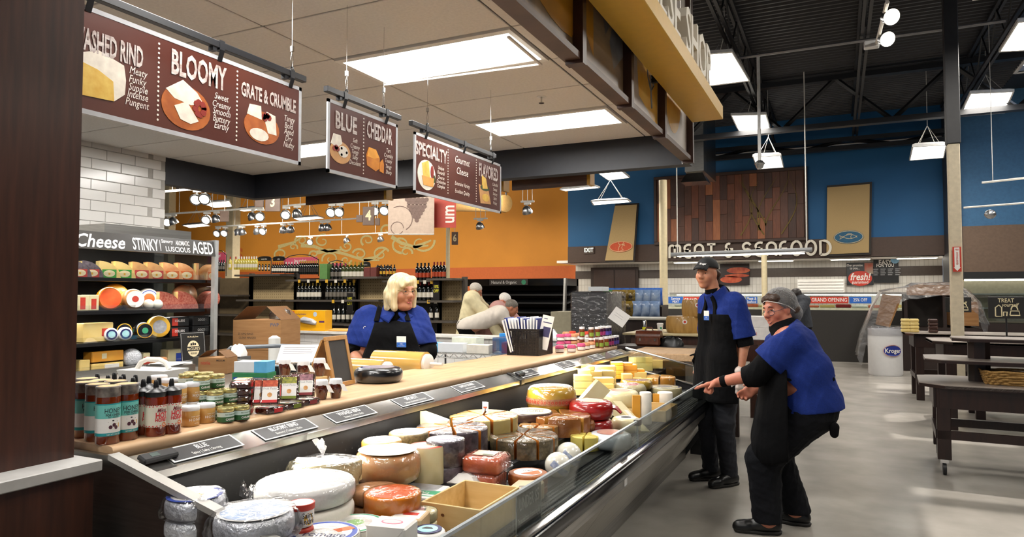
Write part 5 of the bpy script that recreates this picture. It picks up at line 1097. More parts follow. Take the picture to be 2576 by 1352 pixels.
# cart handle and paper towel
t=thing('cart','grey steel push cart with a tall handle behind the counter goods','cart',(-4.5,4.62,0),.2); ob('deck',M().cb(-.4,-.25,.62,.4,.25,.66,.01),mt('cart_grey','6e747a',.4),t)
a=at(650,885,X=-4.3); b=at(740,868,X=-3.95)
ob('handle',M().tube([(-.36,-.1,.64),(-.40,-.1,1.0),(-.36,-.1,1.035),(.0,.1,1.045),(.2,.15,1.04),(.26,.2,.98),(.28,.22,.66)],.018,8),MATS['cart_grey'],t)
for x in (-.35,.35):
 for y in (-.2,.2):ob('caster',M().lathe([(.02,-.02),(.05,-.015),(.05,.015),(.02,.02)],14).mesh('caster',blackm),None,t,(x,y,.05),(PI/2,0,0)); ob('leg',M().box(x-.015,y-.015,.09,x+.015,y+.015,.62),MATS['cart_grey'],t)
t=thing('paper_towel_box','white tissue pack on the work table before the cartons','tissue',tuple(at(600,890,Z=1.0))); t.location.z=.98; ob('pack',crumple(.075,.06,.09,21),p_white,t); ob('stand',M().box(-.08,-.06,-.0795,.08,.06,-.001),steel,t)
t=thing('wire_shelf','chrome wire shelf behind the far counter, loaded with boxes','shelf',(-3.0,5.75,0));
for z in (.35,.92):
 mb=M()
 for y in (-.22,.22):mb.tube([(-.55,y,z),(.75,y,z)],.006,6).tube([(-.55,y,z+.04),(.75,y,z+.04)],.006,6)
 for i in range(27):mb.tube([(-.55+.05*i,-.22,z+.04),(-.55+.05*i,.22,z+.04)],.0022,4)
 for i in range(26):mb.tube([(-.55+.05*i,-.22,z+(.04 if i%2 else 0)),(-.5+.05*i,-.22,z+(0 if i%2 else .04))],.003,4)
 ob('wire_deck',mb,chrome,t)
for x in (-.55,.75):
 for y in (-.22,.22):ob('post',M().lathe([(.012,0),(.012,1.0)],10,(x,y,0)),chrome,t)
def bxo(nm,lab,cat,x0,x1,y0,y1,h,m,rz=0,z=.9655,extra=None):
 t=thing(nm,lab,cat,((x0+x1)/2,(y0+y1)/2,z),rz); a,b=(x1-x0)/2,(y1-y0)/2; ob('body',M().cb(-a,-b,0,a,b,h,.003),m,t)
 if extra:extra(t,a,b,h)
 return t
sky=MATS['box_sky']; bxw=MATS['box_white']
bxo('glove_box','long blue and white glove box at the near end of the wire shelf','box',-3.5,-3.14,5.56,5.68,.085,bxw,.12,extra=lambda t,a,b,h:ob('blue_end',M().box(-a-.001,-b-.001,.0,-a*.4,b+.001,h+.001),sky,t))
bxo('tissue_box','white tissue carton with green print on the wire shelf','box',-3.36,-3.08,5.76,5.9,.13,mt('box_pale_green','dfe2cf',.5),-.1)
bxo('small_carton','plain white carton at the front of the wire shelf','box',-3.08,-2.86,5.55,5.68,.08,mt('box_ivory','e6e0d2',.5),.05)
t=bxo('clear_tote','clear plastic tote holding blue and red things on the wire shelf','tote',-2.82,-2.5,5.56,5.82,.15,glassy('tote_clear','e8eef4',.18,.15),0); tag(t,t['label'],'tote')
bxo('blue_bin','bright blue plastic bin behind the clear tote','bin',-2.9,-2.4,5.86,5.97,.17,mt('bin_blue','2f8bd8',.35),0)
t=bxo('tool_roll','dark blue and red packets inside the clear tote','packet',-2.76,-2.56,5.62,5.76,.10,mt('packet_blue','3a5a9a',.4,c2='b03040',sc=12),0,.972)
t=tag(ob('foil_pan',crumple(.13,.09,.09,31,30),m_foil),'crumpled foil pan behind the clear tote near the basket','pan'); t.location=(-2.66,6.1,.9655+.12)
t.location=(-2.62,6.29,1.0855)
# ================================================================ wall cheese case on the left
FX,FY0,FY1=-5.5,2.0,4.84
t=thing('wall_cheese_case','upright refrigerated wall case with a lettered black header, at the tiled wall','refrigerator',(0,0,0)); fr=t
blk=mt('case_black','141416',.4)
ob('back',M().box(-6.38,FY0,.1,-6.34,FY1,2.0),mt('case_back','2a2a2c',.5),t); ob('base',M().box(-6.38,FY0,0,FX+.05,FY1,.62),blk,t)
ob('canopy',M().box(-6.36,FY0,1.98,FX-.1,FY1,2.02),blk,t); ob('top_unit',M().box(-6.2,3.9,2.02,-5.75,FY1-.05,2.12),steel,t)
ob('end_panel',M().slab([(FX+.02,FY1,.6),(-6.38,FY1,.6),(-6.38,FY1,2.03),(FX+.02,FY1,2.03)],(0,.03,0)),glassy('end_pane','dfe6e6',.2,.03),t)
ob('end_post',M().box(FX-.02,FY1-.005,.55,FX+.03,FY1+.035,2.03),mt('post_grey','a5a6a4',.4,.4),t)
mf=frame((FX+.02,3.95,1.945),(0,1,0),(-.035,0,.15))
hd=M().box(-1.95,-.075,-.012,.885,.075,0); hd.k=0; hd.xf(mf); hb=ob('header',hd,mt('header_black','2a2826',.35,c2='35322f',sc=3),t)
lt=mt('header_lettering','d8d6d2',.5)
def htext(s,x,y,w,h,shear=0,bold=.015):
 vs,fs=tmesh(s,1,0,bold,shear); x0,x1,y0,y1=min(v[0] for v in vs),max(v[0] for v in vs),min(v[1] for v in vs),max(v[1] for v in vs)
 mb=M().add([((a-x0)/(x1-x0)*w+x,(b-y0)/(y1-y0)*h+y,.0015) for a,b,c in vs],fs); mb.k=0; mb.xf(mf); ob('lettering',mb,lt,hb,smooth=0)
htext('Cheese',-.47,-.062,.42,.115,.35); htext('STINKY',.02,-.06,.25,.11); htext('|',.285,-.055,.006,.10); htext('Savory',.305,.012,.12,.045); htext('AROMATIC',.45,.008,.15,.046); htext('LUSCIOUS',.34,-.056,.26,.048); htext('AGED',.625,-.06,.24,.12)
SH=[1.645,1.365,1.10,.86]; DP=[.42,.5,.56,.62]
for z,d in zip(SH,DP):
 ob('shelf',M().box(-6.34,FY0,z-.03,FX-.10,FY1-.01,z),blk,t); ob('shelf_fence',M().box(FX-.105,FY0,z,FX-.10,FY1-.01,z+.045),glassy('fence_clear','ffffff',.08,.02),t); ob('price_strip',M().box(FX-.098,FY0,z-.03,FX-.09,FY1-.01,z-.004),mt('strip_black','0f0f10',.3),t)
 area((FX-.22,3.4,z+.285 if z>1.6 else z+.215),.08,2.6,7,(1,.95,.86))
ob('shelf_lamp',M().box(FX-.2,FY0+.1,1.965,FX-.14,FY1-.1,1.978),glow2,t)
ob('bumper_rail',M().box(FX-.02,FY0,.80,FX+.16,FY1,.83).box(FX+.10,FY0,.74,FX+.18,FY1,.80),steel,t); ob('front_lip',M().box(FX-.06,FY0,.83,FX-.02,FY1,.885),steel,t)
ob('front_panel',M().box(FX+.05,FY0,.1,FX+.12,FY1,.74),steel,t)
def fy(u,v=0,x=-5.66):return at(u,742,X=x).y
def fq(lab,name,u,wpx,hpx,shelf,kind,m,x=-5.68,**k):
 y=fy(u,x=x); z=SH[shelf]+.0008; d=depth((x,y,z)); w=wpx*d/FPX; h=hpx*d/FPX
 q=thing(name,lab,'cheese',(x,y,z))
 if kind == 'quarter':  # quarter wheel standing on its cut edge, face to the aisle
  n=10; poly=[(-w*.55,0)]+[(-w*.55+w*1.1*math.sin(PI/2*i/n),h*math.cos(PI/2*i/n)) for i in range(n+1)]
  mb=M().prism(poly,0,.10); mb.k=0; mb.xf(frame((-.1,0,0),(.30,1,0),(0,0,1))); ob('paste',mb,m,q)
  c=M().slab([(-w*.55-.001,.0,.006),(-w*.55-.001,h*.96,.006),(-w*.55-.001,h*.96,.098),(-w*.55-.001,0,.098)],(.001,0,0)); c.k=0; c.xf(frame((-.1,0,0),(.30,1,0),(0,0,1))); ob('cut_face',c,m_cream,q)
  if k.get('label'):
   mb=M().box(-w*.42,0,.1005,w*.32,h*.50,.1015); mb.k=0; mb.xf(frame((-.1,0,0),(.30,1,0),(0,0,1))); l=ob('label',mb,k['label'],q)
   mb=M().prism([(x_*w*.3-w*.05,y_*h*.2+h*.26) for x_,y_ in oval(1,1,18)],.1015,.1022); mb.k=0; mb.xf(frame((-.1,0,0),(.30,1,0),(0,0,1))); ob('print',mb,p_cream,l,smooth=0)
   mb=M().box(-w*.1,h*.17,.1022,w*.0,h*.3,.1027); mb.k=0; mb.xf(frame((-.1,0,0),(.30,1,0),(0,0,1))); ob('print',mb,p_gold,l,smooth=0)
 elif kind == 'disc':  # wheel standing on its rim, face outwards
  r=max(w,h)/2; T=k.get('t',.09); F_=Matrix.Translation((0,0,r)) @ Matrix.Rotation(-.32,4,'Z') @ Matrix.Rotation(PI/2-.05,4,'Y') @ Matrix.Translation((0,0,-T*.5))
  mb=M().lathe(wprof('soft',r,T),32); mb.k=0; mb.xf(F_); ob('rind',mb,m,q,smooth=50)
  for j,(rr,lm) in enumerate(k.get('rings',())):mb=disc(r*rr,T+.0008*j,24); mb.k=0; mb.xf(F_); ob('label',mb,lm,q,smooth=0)
 elif kind == 'block':
  mb=M().cb(-.09,-w/2,0,.03,w/2,h,.006); ob('block',mb,m,q)
  if k.get('label'):a,b,c,d_,lm=k['label']; ob('label',M().box(.03,a*w,b*h,.0315,c*w,d_*h),lm,q)
  if k.get('text'):mb=M().add(*tmesh(k['text'],h*.35,0,.01,0,.8)); mb.k=0; mb.xf(frame((.0325,0,h*.6),(0,1,0),(0,0,1))); ob('print',mb,p_white,q,smooth=0)
 elif kind == 'ball':ob('wax',M().ball((0,0,h/2),h/2,18,(1,1,1)),m,q,smooth=180)
 elif kind == 'wheel':ob('rind',M().lathe(wprof('gouda',w/2,h),28),m,q,smooth=60)
 return q
g='printed quarter wheels on the top shelf'
r0,g0,n0=mt('label_crimson','b6403a',.45),mt('label_clover','3f9a3f',.45),mt('label_rust_orange','d2692f',.45)
for i,(u,l,m,la) in enumerate(((212,'dusky purple quarter wheel, first from the wood wall, red label',m_purple,r0),(242,'dusky purple quarter wheel with red label, second on the top shelf',m_purple,r0),(285,'green flecked quarter wheel with green label, third on the top shelf',m_brick,g0),(323,'green flecked quarter wheel with green label, fourth on the top shelf',m_brick,g0),(366,'tan quarter wheel with red label, fifth on the top shelf',m_caramel,r0),(403,'tan wrapped quarter wheel with red label, sixth on the top shelf',m_caramel,r0),(442,'orange quarter wheel with navy ringed label, seventh on the top shelf',m_tan,n0),(478,'orange quarter wheel with navy ringed label, eighth on the top shelf',m_tan,n0),(524,'orange quarter wheel at the far end of the top shelf',m_tan,n0))):
 fq(l,'quarter_wheel',u,44,42,0,'quarter',m,label=la)['group']=g
fq('upright pale block with red and blue label by the wood wall','cheese_block',207,26,40,1,'block',m_pale,label=(-.4,.1,.1,.85,p_red)); fq('upright pale block with blue scene label, second shelf','cheese_block',232,26,40,1,'block',m_pale,label=(-.3,.1,.2,.75,p_red))
fq('big yellow wheel behind the bright orange one, second shelf','cheese_round',288,66,60,1,'disc',m_yel,x=-5.85)
fq('bright orange round with red face, second shelf','cheese_round',274,58,50,1,'disc',m_orange,rings=((.85,mt('label_vermilion','e8532a')),)); fq('beige roll with white and red round label, second shelf','cheese_round',333,52,48,1,'disc',m_caramel,t=.16,rings=((.8,p_white),(.3,p_red)))
fq('white wheel with blue lettered rim and orange centre, second shelf','cheese_round',371,50,52,1,'disc',m_white,x=-5.85,rings=((.9,p_white),(.8,p_blue),(.72,p_white),(.5,n0)))
fq('small white ball cheese, left one of the pair','ball_cheese',374,26,26,1,'ball',MATS['white_wax']); fq('small white ball cheese, right one of the pair','ball_cheese',397,25,25,1,'ball',MATS['white_wax'])
mr=mt('red_branded_rind','9c3b2a',.45,c2='c27a66',sc=60)
fq('red branded quarter wheel, left one on the second shelf','quarter_wheel',437,48,44,1,'quarter',mr); fq('red branded quarter wheel, middle one on the second shelf','quarter_wheel',481,46,44,1,'quarter',mr); fq('red branded wheel at the far end of the second shelf','cheese_round',528,48,44,1,'disc',mr,rings=((.8,mr),))
fq('tan wrapped wheel behind the red branded quarters','cheese_round',463,60,56,1,'disc',m_tan,x=-5.87); fq('tan wrapped wheel at the far end behind the red branded wheel','cheese_round',515,50,52,1,'disc',m_tan,x=-5.87)
fq('large pale yellow block with small red label, third shelf','cheese_block',245,78,48,2,'block',m_brick,label=(.1,.3,.35,.7,p_red))
fq('small white round with dark blue label, left of the pair','small_cheese_round',281,34,27,2,'disc',m_white,t=.05,x=-5.64,rings=((.75,p_navy),(.5,p_teal))); fq('small white round with dark blue label, right of the pair','small_cheese_round',316,34,27,2,'disc',m_white,t=.05,x=-5.64,rings=((.75,p_navy),(.5,p_teal)))
fq('black wheel with gold ringed label behind the small white rounds','cheese_round',311,38,42,2,'disc',m_black,x=-5.85,rings=((.85,p_gold),(.75,m_black),(.4,p_green))); fq('black wheel with gold ringed label beside the yellow round','cheese_round',360,42,42,2,'disc',m_black,t=.14,rings=((.9,p_gold),(.8,m_black),(.35,p_green)))
fq('yellow wrapped round with grey top label, third shelf','cheese_round',399,52,56,2,'disc',m_yel,rings=((.9,m_yel),(.6,p_grey)))
for i in range(2):
 for k,u in enumerate((448,505)):
  q=fq(('lower','upper')[i]+' black carton lettered Colliers, ' +('left','right')[k]+' of the pair','cheese_carton',u,56,24,2,'block',blk,label=(-.4,.1,-.1,.9,p_red) if k == 0 else None,text='COLLIERS'); q.location.z += i*.098
fq('pale wheel at the bottom shelf by the wood wall','cheese_block',212,28,30,3,'block',m_brick)
q=fq('lower long butter yellow block, bottom shelf','cheese_block',270,84,17,3,'block',m_brick,label=(-.1,.1,.35,.8,p_white),text='CHEDDAR'); q=fq('upper long orange yellow block, bottom shelf','cheese_block',270,84,26,3,'block',m_brick2,label=(-.2,.3,-.05,.8,p_cream)); q.location.z += .07
fq('silver foil wrapped drum, bottom shelf','cheese_round',334,46,40,3,'disc',m_foil,t=.1); fq('pale upright block with red and blue label, bottom shelf','cheese_block',367,20,32,3,'block',m_pale,label=(-.4,.1,.4,.7,p_red)); fq('low orange loaf shaped cheese, bottom shelf','cheese_loaf',398,48,18,3,'wheel',m_tan); fq('pale block with blue and yellow label beside the pickle sign','cheese_block',440,42,34,3,'block',m_pale,label=(-.0,.1,.5,.7,p_blue))
# pickle sign
y0,y1=fy(460,x=-5.42),fy(522,x=-5.42); q=thing('pickle_sign','black sign lettered McCLURE\'S PICKLES at the front of the wall case','sign',(-5.42,(y0+y1)/2,.885),0,None,(0,-.12,0)); w=(y1-y0)/2; h=.27
F_=frame((0,0,0),(0,1,0),(0,0,1)); mk=lambda mb:(setattr(mb,'k',0),mb.xf(F_))[1]
ob('board',mk(M().cb(-w,0,-.004,w,h,0,.001)),mt('sign_black','1b1a18',.35),q); ob('border',mk(M().ribbon([(-w+.01,.01),(w-.01,.01),(w-.01,h-.01),(-w+.01,h-.01)],.003,.001,True)),lt,q,smooth=0)
cr=mt('sign_cream','e4d3ab',.5); b=ob('badge',mk(M().prism([(x,y+.115) for x,y in oval(.066,.075,28)],0,.0012)),cr,q,smooth=0); ob('band',mk(M().box(-w+.012,.092,.0012,w-.012,.135,.002)),MATS['sign_black'],b,smooth=0)
for s,y,sz,m_ in (("McCLURE'S",.113,.036,cr),('PICKLES',.07,.024,MATS['sign_black']),('We Proudly Serve',.225,.02,cr)):mb=M().add(*tmesh(s,sz,0,.015,0,.8)); mb.k=0; mb.xf(Matrix.Translation((0,y,.0026))); ob('lettering',mk(mb),m_,b,smooth=0)
ob('jars',mk(M().box(-.03,.145,.0012,-.012,.165,.002).box(-.008,.145,.0012,.008,.172,.002).box(.012,.145,.0012,.03,.165,.002)),MATS['sign_black'],b,smooth=0)
p=at(449,888,X=-5.41); q=tag(ob('round_sticker',mk(M().prism(oval(.022,.026,20),0,.002)),p_white),'round white and red sticker on the case lip left of the pickle sign','sticker'); q.location=(FX-.019,p.y,.858); ob('print',mk(M().prism(oval(.015,.018,16),.002,.0026)),p_red,q,smooth=0)
# ================================================================ people, grown from signed distance fields
def cone(a,b,ra,rb=None):return ('c',np.array(a,np.float32),np.array(b,np.float32),ra,ra if rb is None else rb)
def ell(c,r,ax=None):return ('e',np.array(c,np.float32),np.array(r,np.float32),np.array(ax if ax is not None else np.eye(3),np.float32))
def sd(pr,P):
 if pr[0] == 'c':
  _,a,b,ra,rb=pr; ab=b-a; t=np.clip(((P-a) @ ab)/max(float(ab @ ab),1e-9),0,1)
  return np.linalg.norm(P-a-t[...,None]*ab,axis=-1)-(ra+(rb-ra)*t)
 _,c,r,ax=pr; q=(P-c) @ ax.T; n=np.linalg.norm(q/r,axis=-1); g=np.linalg.norm(q/(r*r),axis=-1)
 return n*(n-1)/np.maximum(g,1e-6)
def ext(pr):
 if pr[0] == 'c':r=max(pr[3],pr[4]); return np.minimum(pr[1],pr[2])-r,np.maximum(pr[1],pr[2])+r
 r=max(pr[2]); return pr[1]-r,pr[1]+r
def nets(prims,res=.006,k=.03,infl=0,cuts=(),carve=None,fold=0):
 """smooth union of round cones and ellipsoids, cut by planes (point, normal): the side the normal points to is removed"""
 E=[ext(p) for p in prims]; m=k+infl+3*res
 lo=np.min([e[0] for e in E],0)-m; hi=np.max([e[1] for e in E],0)+m
 n=np.ceil((hi-lo)/res).astype(int)+1; F=np.full(n,1e3,np.float32); X=[lo[i]+res*np.arange(n[i],dtype=np.float32) for i in range(3)]
 for p,(a,b) in zip(prims,E):
  i0=np.maximum(0,((a-m-lo)/res).astype(int)); i1=np.minimum(n,((b+m-lo)/res).astype(int)+2)
  sl=tuple(slice(i0[j],i1[j]) for j in range(3)); P=np.stack(np.meshgrid(*[X[j][sl[j]] for j in range(3)],indexing='ij'),-1)
  d=sd(p,P); f=F[sl]; h=np.maximum(k-np.abs(f-d),0); F[sl]=np.minimum(f,d)-h*h/(4*k)
 F -= infl
 if fold:
  P=np.stack(np.meshgrid(*X,indexing='ij'),-1); rg=np.random.RandomState(len(prims))
  for _ in range(5):w=rg.normal(size=3)*(60,60,34); F -= fold*np.maximum(0,np.sin(P @ w.astype(np.float32)+rg.uniform(0,6))) ** 2*.6
 if cuts or carve:
  P=np.stack(np.meshgrid(*X,indexing='ij'),-1)
  for c,nn,*R in cuts:
   D=P-np.array(c,np.float32); d=D @ (np.array(nn,np.float32)/np.linalg.norm(nn)); F=np.maximum(F,np.minimum(d,R[0]-np.linalg.norm(D,axis=-1)) if R else d)
  if carve:F=carve(F,P)
 S=F<0; cnt=np.zeros(n-1,np.int8); acc=np.zeros(tuple(n-1)+(3,),np.float32); ec=np.zeros(n-1,np.float32)
 idx=[(slice(0,-1),slice(1,None))[0:2]]*3; cs=[(i,j,l) for i in (0,1) for j in (0,1) for l in (0,1)]
 g=lambda A,c:A[tuple(slice(q,A.shape[t]-1+q) for t,q in enumerate(c))]
 for c in cs:cnt += g(S,c)
 act=(cnt>0) & (cnt<8); ii=np.argwhere(act); num=np.full(n-1,-1,np.int64); num[act]=np.arange(len(ii))
 V=np.zeros((len(ii),3),np.float32); W=np.zeros(len(ii),np.float32)
 for a in range(3):
  for c in cs:
   if c[a]:continue
   d=list(c); d[a]=1; i0=ii+np.array(c); i1=ii+np.array(d); f0=F[tuple(i0.T)]; f1=F[tuple(i1.T)]; w=(f0<0) != (f1<0)
   t=np.where(w,f0/np.where(w,f0-f1,1),0); pt=np.tile(np.array(c,np.float32),(len(ii),1)); pt[:,a]=t; V += pt*w[:,None]; W += w
 V=lo+(ii+V/np.maximum(W,1)[:,None])*res; Q=[]
 for a in range(3):
  b,c=(a+1)%3,(a+2)%3; s0=[slice(None)]*3; s1=[slice(None)]*3; s0[a]=slice(0,-1); s1[a]=slice(1,None)
  ed=np.argwhere(S[tuple(s0)] != S[tuple(s1)]); ed=ed[(ed[:,b]>0) & (ed[:,c]>0) & (ed[:,b]<n[b]-1) & (ed[:,c]<n[c]-1)]; ins=S[tuple(ed.T)]
  o=np.zeros((4,3),int); o[1,b]=-1; o[2,b]=-1; o[2,c]=-1; o[3,c]=-1; q=np.stack([num[tuple((ed+o[j]).T)] for j in range(4)],1); q[ins]=q[ins][:,::-1]; Q.append(q)
 Q=np.concatenate(Q); Q=Q[:,::-1]
 return V,Q[(Q >= 0).all(1)]
def npmesh(name,V,Q,mats,mi=None):
 me=bpy.data.meshes.new(name); me.vertices.add(len(V)); me.vertices.foreach_set('co',V.astype(np.float32).ravel()); me.loops.add(Q.size); me.loops.foreach_set('vertex_index',Q.ravel().astype(np.int32))
 me.polygons.add(len(Q)); me.polygons.foreach_set('loop_start',np.arange(0,Q.size,4,dtype=np.int32)); me.polygons.foreach_set('use_smooth',np.ones(len(Q),bool))
 for m in (mats if isinstance(mats,(list,tuple)) else [mats]):me.materials.append(m)
 if mi is not None:me.polygons.foreach_set('material_index',mi.astype(np.int32))
 me.update(); me.validate(); return me
class Fig:
 def __init__(s,name,lab,root,face,cat='person',res=.006):
  s.f=np.array([face[0],face[1],0.]); s.f /= np.linalg.norm(s.f); s.l=np.cross([0,0,1],s.f); s.t=thing(name,lab,cat,root); s.res=res
 def p(s,a,b,c):return s.f*a+s.l*b+np.array([0,0,c])
 def part(s,name,prims,mat,k=.03,infl=0,cuts=(),res=None,carve=None,parent=None):
  V,Q=nets(prims,res or s.res,k,infl,cuts,carve,(.0036 if name != 'apron' else .002) if name in ('polo_shirt','shirt','jeans','trousers','apron') else .002 if name == 'undersleeve' else 0); return ob(name,npmesh(name,V,Q,mat),None,parent or s.t)
 def head(s,c,face,tilt=0,sc=.92,up=(0,0,1)):
  """sets the head frame and returns its skin primitives"""
  hf=np.array(face,float); hf /= np.linalg.norm(hf); u=np.array(up,float); u=u-hf*(u @ hf); u /= np.linalg.norm(u); hl=np.cross(u,hf); s.ax=np.stack([hf,hl,u]); s.c=np.array(c); s.sc=sc
  e=lambda o,r:ell(s.h(*o),np.array(r)*sc,s.ax)
  return [e((-.012,0,.022),(.098,.078,.098)),e((.022,0,-.03),(.072,.062,.092)),e((.042,0,-.088),(.045,.045,.042)),e((.066,0,-.11),(.022,.024,.02)),
    e((.052,.040,-.035),(.036,.030,.036)),e((.052,-.040,-.035),(.036,.030,.036)),cone(s.h(.082,.03,.028),s.h(.082,-.03,.028),.012*sc),cone(s.h(.090,0,.012),s.h(.112,0,-.030),.010*sc,.0145*sc),
    e((.098,.012,-.034),(.012,.008,.009)),e((.098,-.012,-.034),(.012,.008,.009)),e((.083,0,-.066),(.013,.027,.013)),e((-.008,.080,-.012),(.020,.009,.032)),e((-.008,-.080,-.012),(.020,.009,.032))]
 def h(s,a,b,c):return s.c+s.sc*(s.ax[0]*a+s.ax[1]*b+s.ax[2]*c)
 def M4(s,o):m=Matrix([list(map(float,s.ax[i])) for i in range(3)]).transposed().to_4x4(); m.translation=Vector(map(float,o)); return m
 def face(s,iris,brow,lip,openm=False,gaze=0):
  k=s.sc
  for b in (.031,-.031):
   mb=M().ball((0,0,0),.0125*k,14,(1,1.15,.8)); mb.k=0; mb.xf(s.M4(s.h(.0755,b,.002))); e=ob('eye',mb,mt('eye_white','d9d2c8',.2,n=.01,coat=.5),s.t,smooth=180)
   mb=M().ball((0,0,0),.0066*k,10,(.5,1,1)); mb.k=0; mb.xf(s.M4(s.h(.0865,b+gaze,.002))); ob('iris',mb,iris,e,smooth=180)
   mb=M().tube([(0,-.016*k,-.002),(.004,-.006*k,.006*k),(.004,.007*k,.006*k),(-.002,.017*k,-.001)],.0032*k,5); mb.k=0; mb.xf(s.M4(s.h(.087,b,.0045))); ob('eyelid',mb,s.lidm,e,smooth=180)
   q=1 if b>0 else -1; mb=M().tube([tuple(map(float,s.h(.093,q*.013,.021))),tuple(map(float,s.h(.093,q*.030,.027))),tuple(map(float,s.h(.083,q*.049,.021)))],[.003*k,.0042*k,.002*k],6); ob('eyebrow',mb,brow,s.t,smooth=180)
  mb=M().tube([tuple(map(float,s.h(x,y,z))) for x,y,z in ((.082,-.028,-.064),(.0975,-.011,-.060),(.0985,0,-.062),(.0975,.011,-.060),(.082,.028,-.064))],[.0015*k,.0036*k,.0034*k,.0036*k,.0015*k],6)
  mb.tube([tuple(map(float,s.h(x,y,z))) for x,y,z in ((.082,-.027,-.066),(.095,-.012,-.071-(.010 if openm else 0)),(.0965,0,-.073-(.012 if openm else 0)),(.095,.012,-.071-(.010 if openm else 0)),(.082,.027,-.066))],[.0015*k,.004*k,.0046*k,.004*k,.0015*k],6); l=ob('lips',mb,lip,s.t,smooth=180)
  if openm:
   mb=M().ball((0,0,0),.012*k,12,(.5,1.75,.75)); mb.k=0; mb.xf(s.M4(s.h(.088,0,-.072))); ob('mouth',mb,mt('mouth_dark','5a1f1f',.5),l,smooth=180); mb=M().ball((0,0,0),.010*k,12,(.5,1.75,.4)); mb.k=0; mb.xf(s.M4(s.h(.0905,0,-.0665))); ob('teeth',mb,mt('teeth','e6ddcf',.3),l,smooth=180)
 def glasses(s,m,w=.019,z=.0,lens=True):
  g=None; mb=M()
  for b in (.032,-.032):mb.tube([tuple(map(float,s.h(.107-abs(y+b)*.35,b+y,z+zz))) for y,zz in oval(w*1.15,w*.78,18)],.0016,5,True)
  mb.tube([tuple(map(float,s.h(.108,.010,z+.004))),tuple(map(float,s.h(.112,0,z+.007))),tuple(map(float,s.h(.108,-.010,z+.004)))],.0016,5)
  for q in (1,-1):mb.tube([tuple(map(float,s.h(.092,q*.054,z+.006))),tuple(map(float,s.h(.05,q*.078,z+.012))),tuple(map(float,s.h(-.01,q*.084,.010)))],.0017,5)
  return ob('glasses',mb,m,s.t,smooth=180)
def hand(wrist,d,palm,sc=1,curl=(.3,.35,.4,.45),point=False,side=1):
 """skin primitives of a hand: d runs to the fingertips, palm is the palm's facing"""
 d=np.array(d,float); d /= np.linalg.norm(d); n=np.array(palm,float); n -= d*(n @ d); n /= np.linalg.norm(n); a=np.cross(d,n)*side; w=np.array(wrist,float); out=[]
 kn=[w+d*.085*sc+a*(.030-.020*i)*sc-d*.004*abs(i-1) for i in range(4)]
 out += [cone(w,w+d*.03*sc,.024*sc,.026*sc)]+[cone(w+d*.02*sc+a*(.016-.011*i)*sc,kn[i],.0165*sc,.0125*sc) for i in range(4)]
 for i in range(4):
  L=(.042,.046,.043,.034)[i]*sc; c=(0.05 if point and i == 0 else curl[i]); p=kn[i]; an=c
  for j in range(3):
   q=p+(d*math.cos(an)+n*math.sin(an))*L*(1,.66,.52)[j]; out.append(cone(p,q,(.0098,.0088,.0078)[j]*sc,(.0088,.0078,.0066)[j]*sc)); p=q; an += c*1.5
 b0=w+d*.022*sc+a*.024*sc; b1=b0+(d*.62+a*.62+n*.45)*.045*sc; b2=b1+(d*.85+a*.22+n*.5)*.034*sc
 return out+[cone(b0,b1,.015*sc,.011*sc),cone(b1,b2,.011*sc,.0082*sc)]
skin=mt('skin_fair','c98f70',.5,c2='bd7f62',sc=22,sub=.25); skin2=mt('skin_rosy','c98368',.5,c2='b8705a',sc=20,sub=.25); skin3=mt('skin_tan','b97a5c',.5,c2='aa6a4e',sc=20)
glovem=mt('vinyl_glove','d8c3b8',.35,c2='e6dcd6',sc=40,coat=.4); shirt_b=mt('royal_blue_knit','172e78',.85,spec=.25,n=.12,sc=120,bump=.25,bsc=260); blk_c=mt('black_cotton','08080a',.9,spec=.15,n=.15,sc=90,bump=.2,bsc=200)
jean=mt('black_denim','0d0e12',.9,c2='131419',spec=.2,sc=40,bump=.2,bsc=160); apr=mt('apron_black','060608',.9,spec=.15,n=.15,sc=70,bump=.25,bsc=30); shoe=mt('shoe_black','0d0d0e',.35); sole=mt('shoe_sole','1d1a18',.7)
badge_b=mt('badge_blue','2a62b8',.35); brn_e=mt('iris_brown','2b1a10',.2); brow_d=mt('brow_dark','2a1b14',.8); brow_l=mt('brow_blond','a58058',.8); lip1=mt('lips_rose','a85a50',.4); lip2=mt('lips_pink','c2605e',.35)
def shoes(F,pts,l=.27,w=.045):
 for a,b,ang in pts:
  d=F.f*math.cos(ang)+F.l*math.sin(ang); q=np.cross([0,0,1],d); o=F.p(a,b,0); P=lambda x,y,z:o+d*x+q*y+np.array([0,0,z])
  sh=[cone(P(-.06,0,.05),P(.02,0,.055),.042,.045),cone(P(.02,0,.05),P(.15,0,.036),.045,.034),cone(P(.12,.012,.034),P(.165,.006,.03),.034,.028),cone(P(-.03,0,.07),P(-.03,0,.12),.045,.043)]
  o_=F.part('shoe',sh,shoe,.03,0,((P(0,0,.016),(0,0,-1)),),.006)
  V,Q=nets([cone(P(-.06,0,.02),P(.02,.0,.02),.044,.045),cone(P(.02,0,.02),P(.15,.004,.02),.047,.040)],.007,.03,0,((P(0,0,.022),(0,0,1)),(P(0,0,.001),(0,0,-1)))); ob('sole',npmesh('sole',V,Q,sole),None,o_)
  lc=M()
  for i in range(4):lc.tube([tuple(map(float,P(.03+.022*i,-.022,.088-.011*i))),tuple(map(float,P(.04+.022*i,.0,.099-.012*i))),tuple(map(float,P(.05+.022*i,.022,.085-.011*i)))],.0035,5)
  ob('laces',lc,blk_c,o_)
def logo_text(par,m4,s,size,mat):mb=M().add(*tmesh(s,size,0,.02,.2,.9)); mb.k=0; mb.xf(m4); return ob('lettering',mb,mat,par,smooth=0)
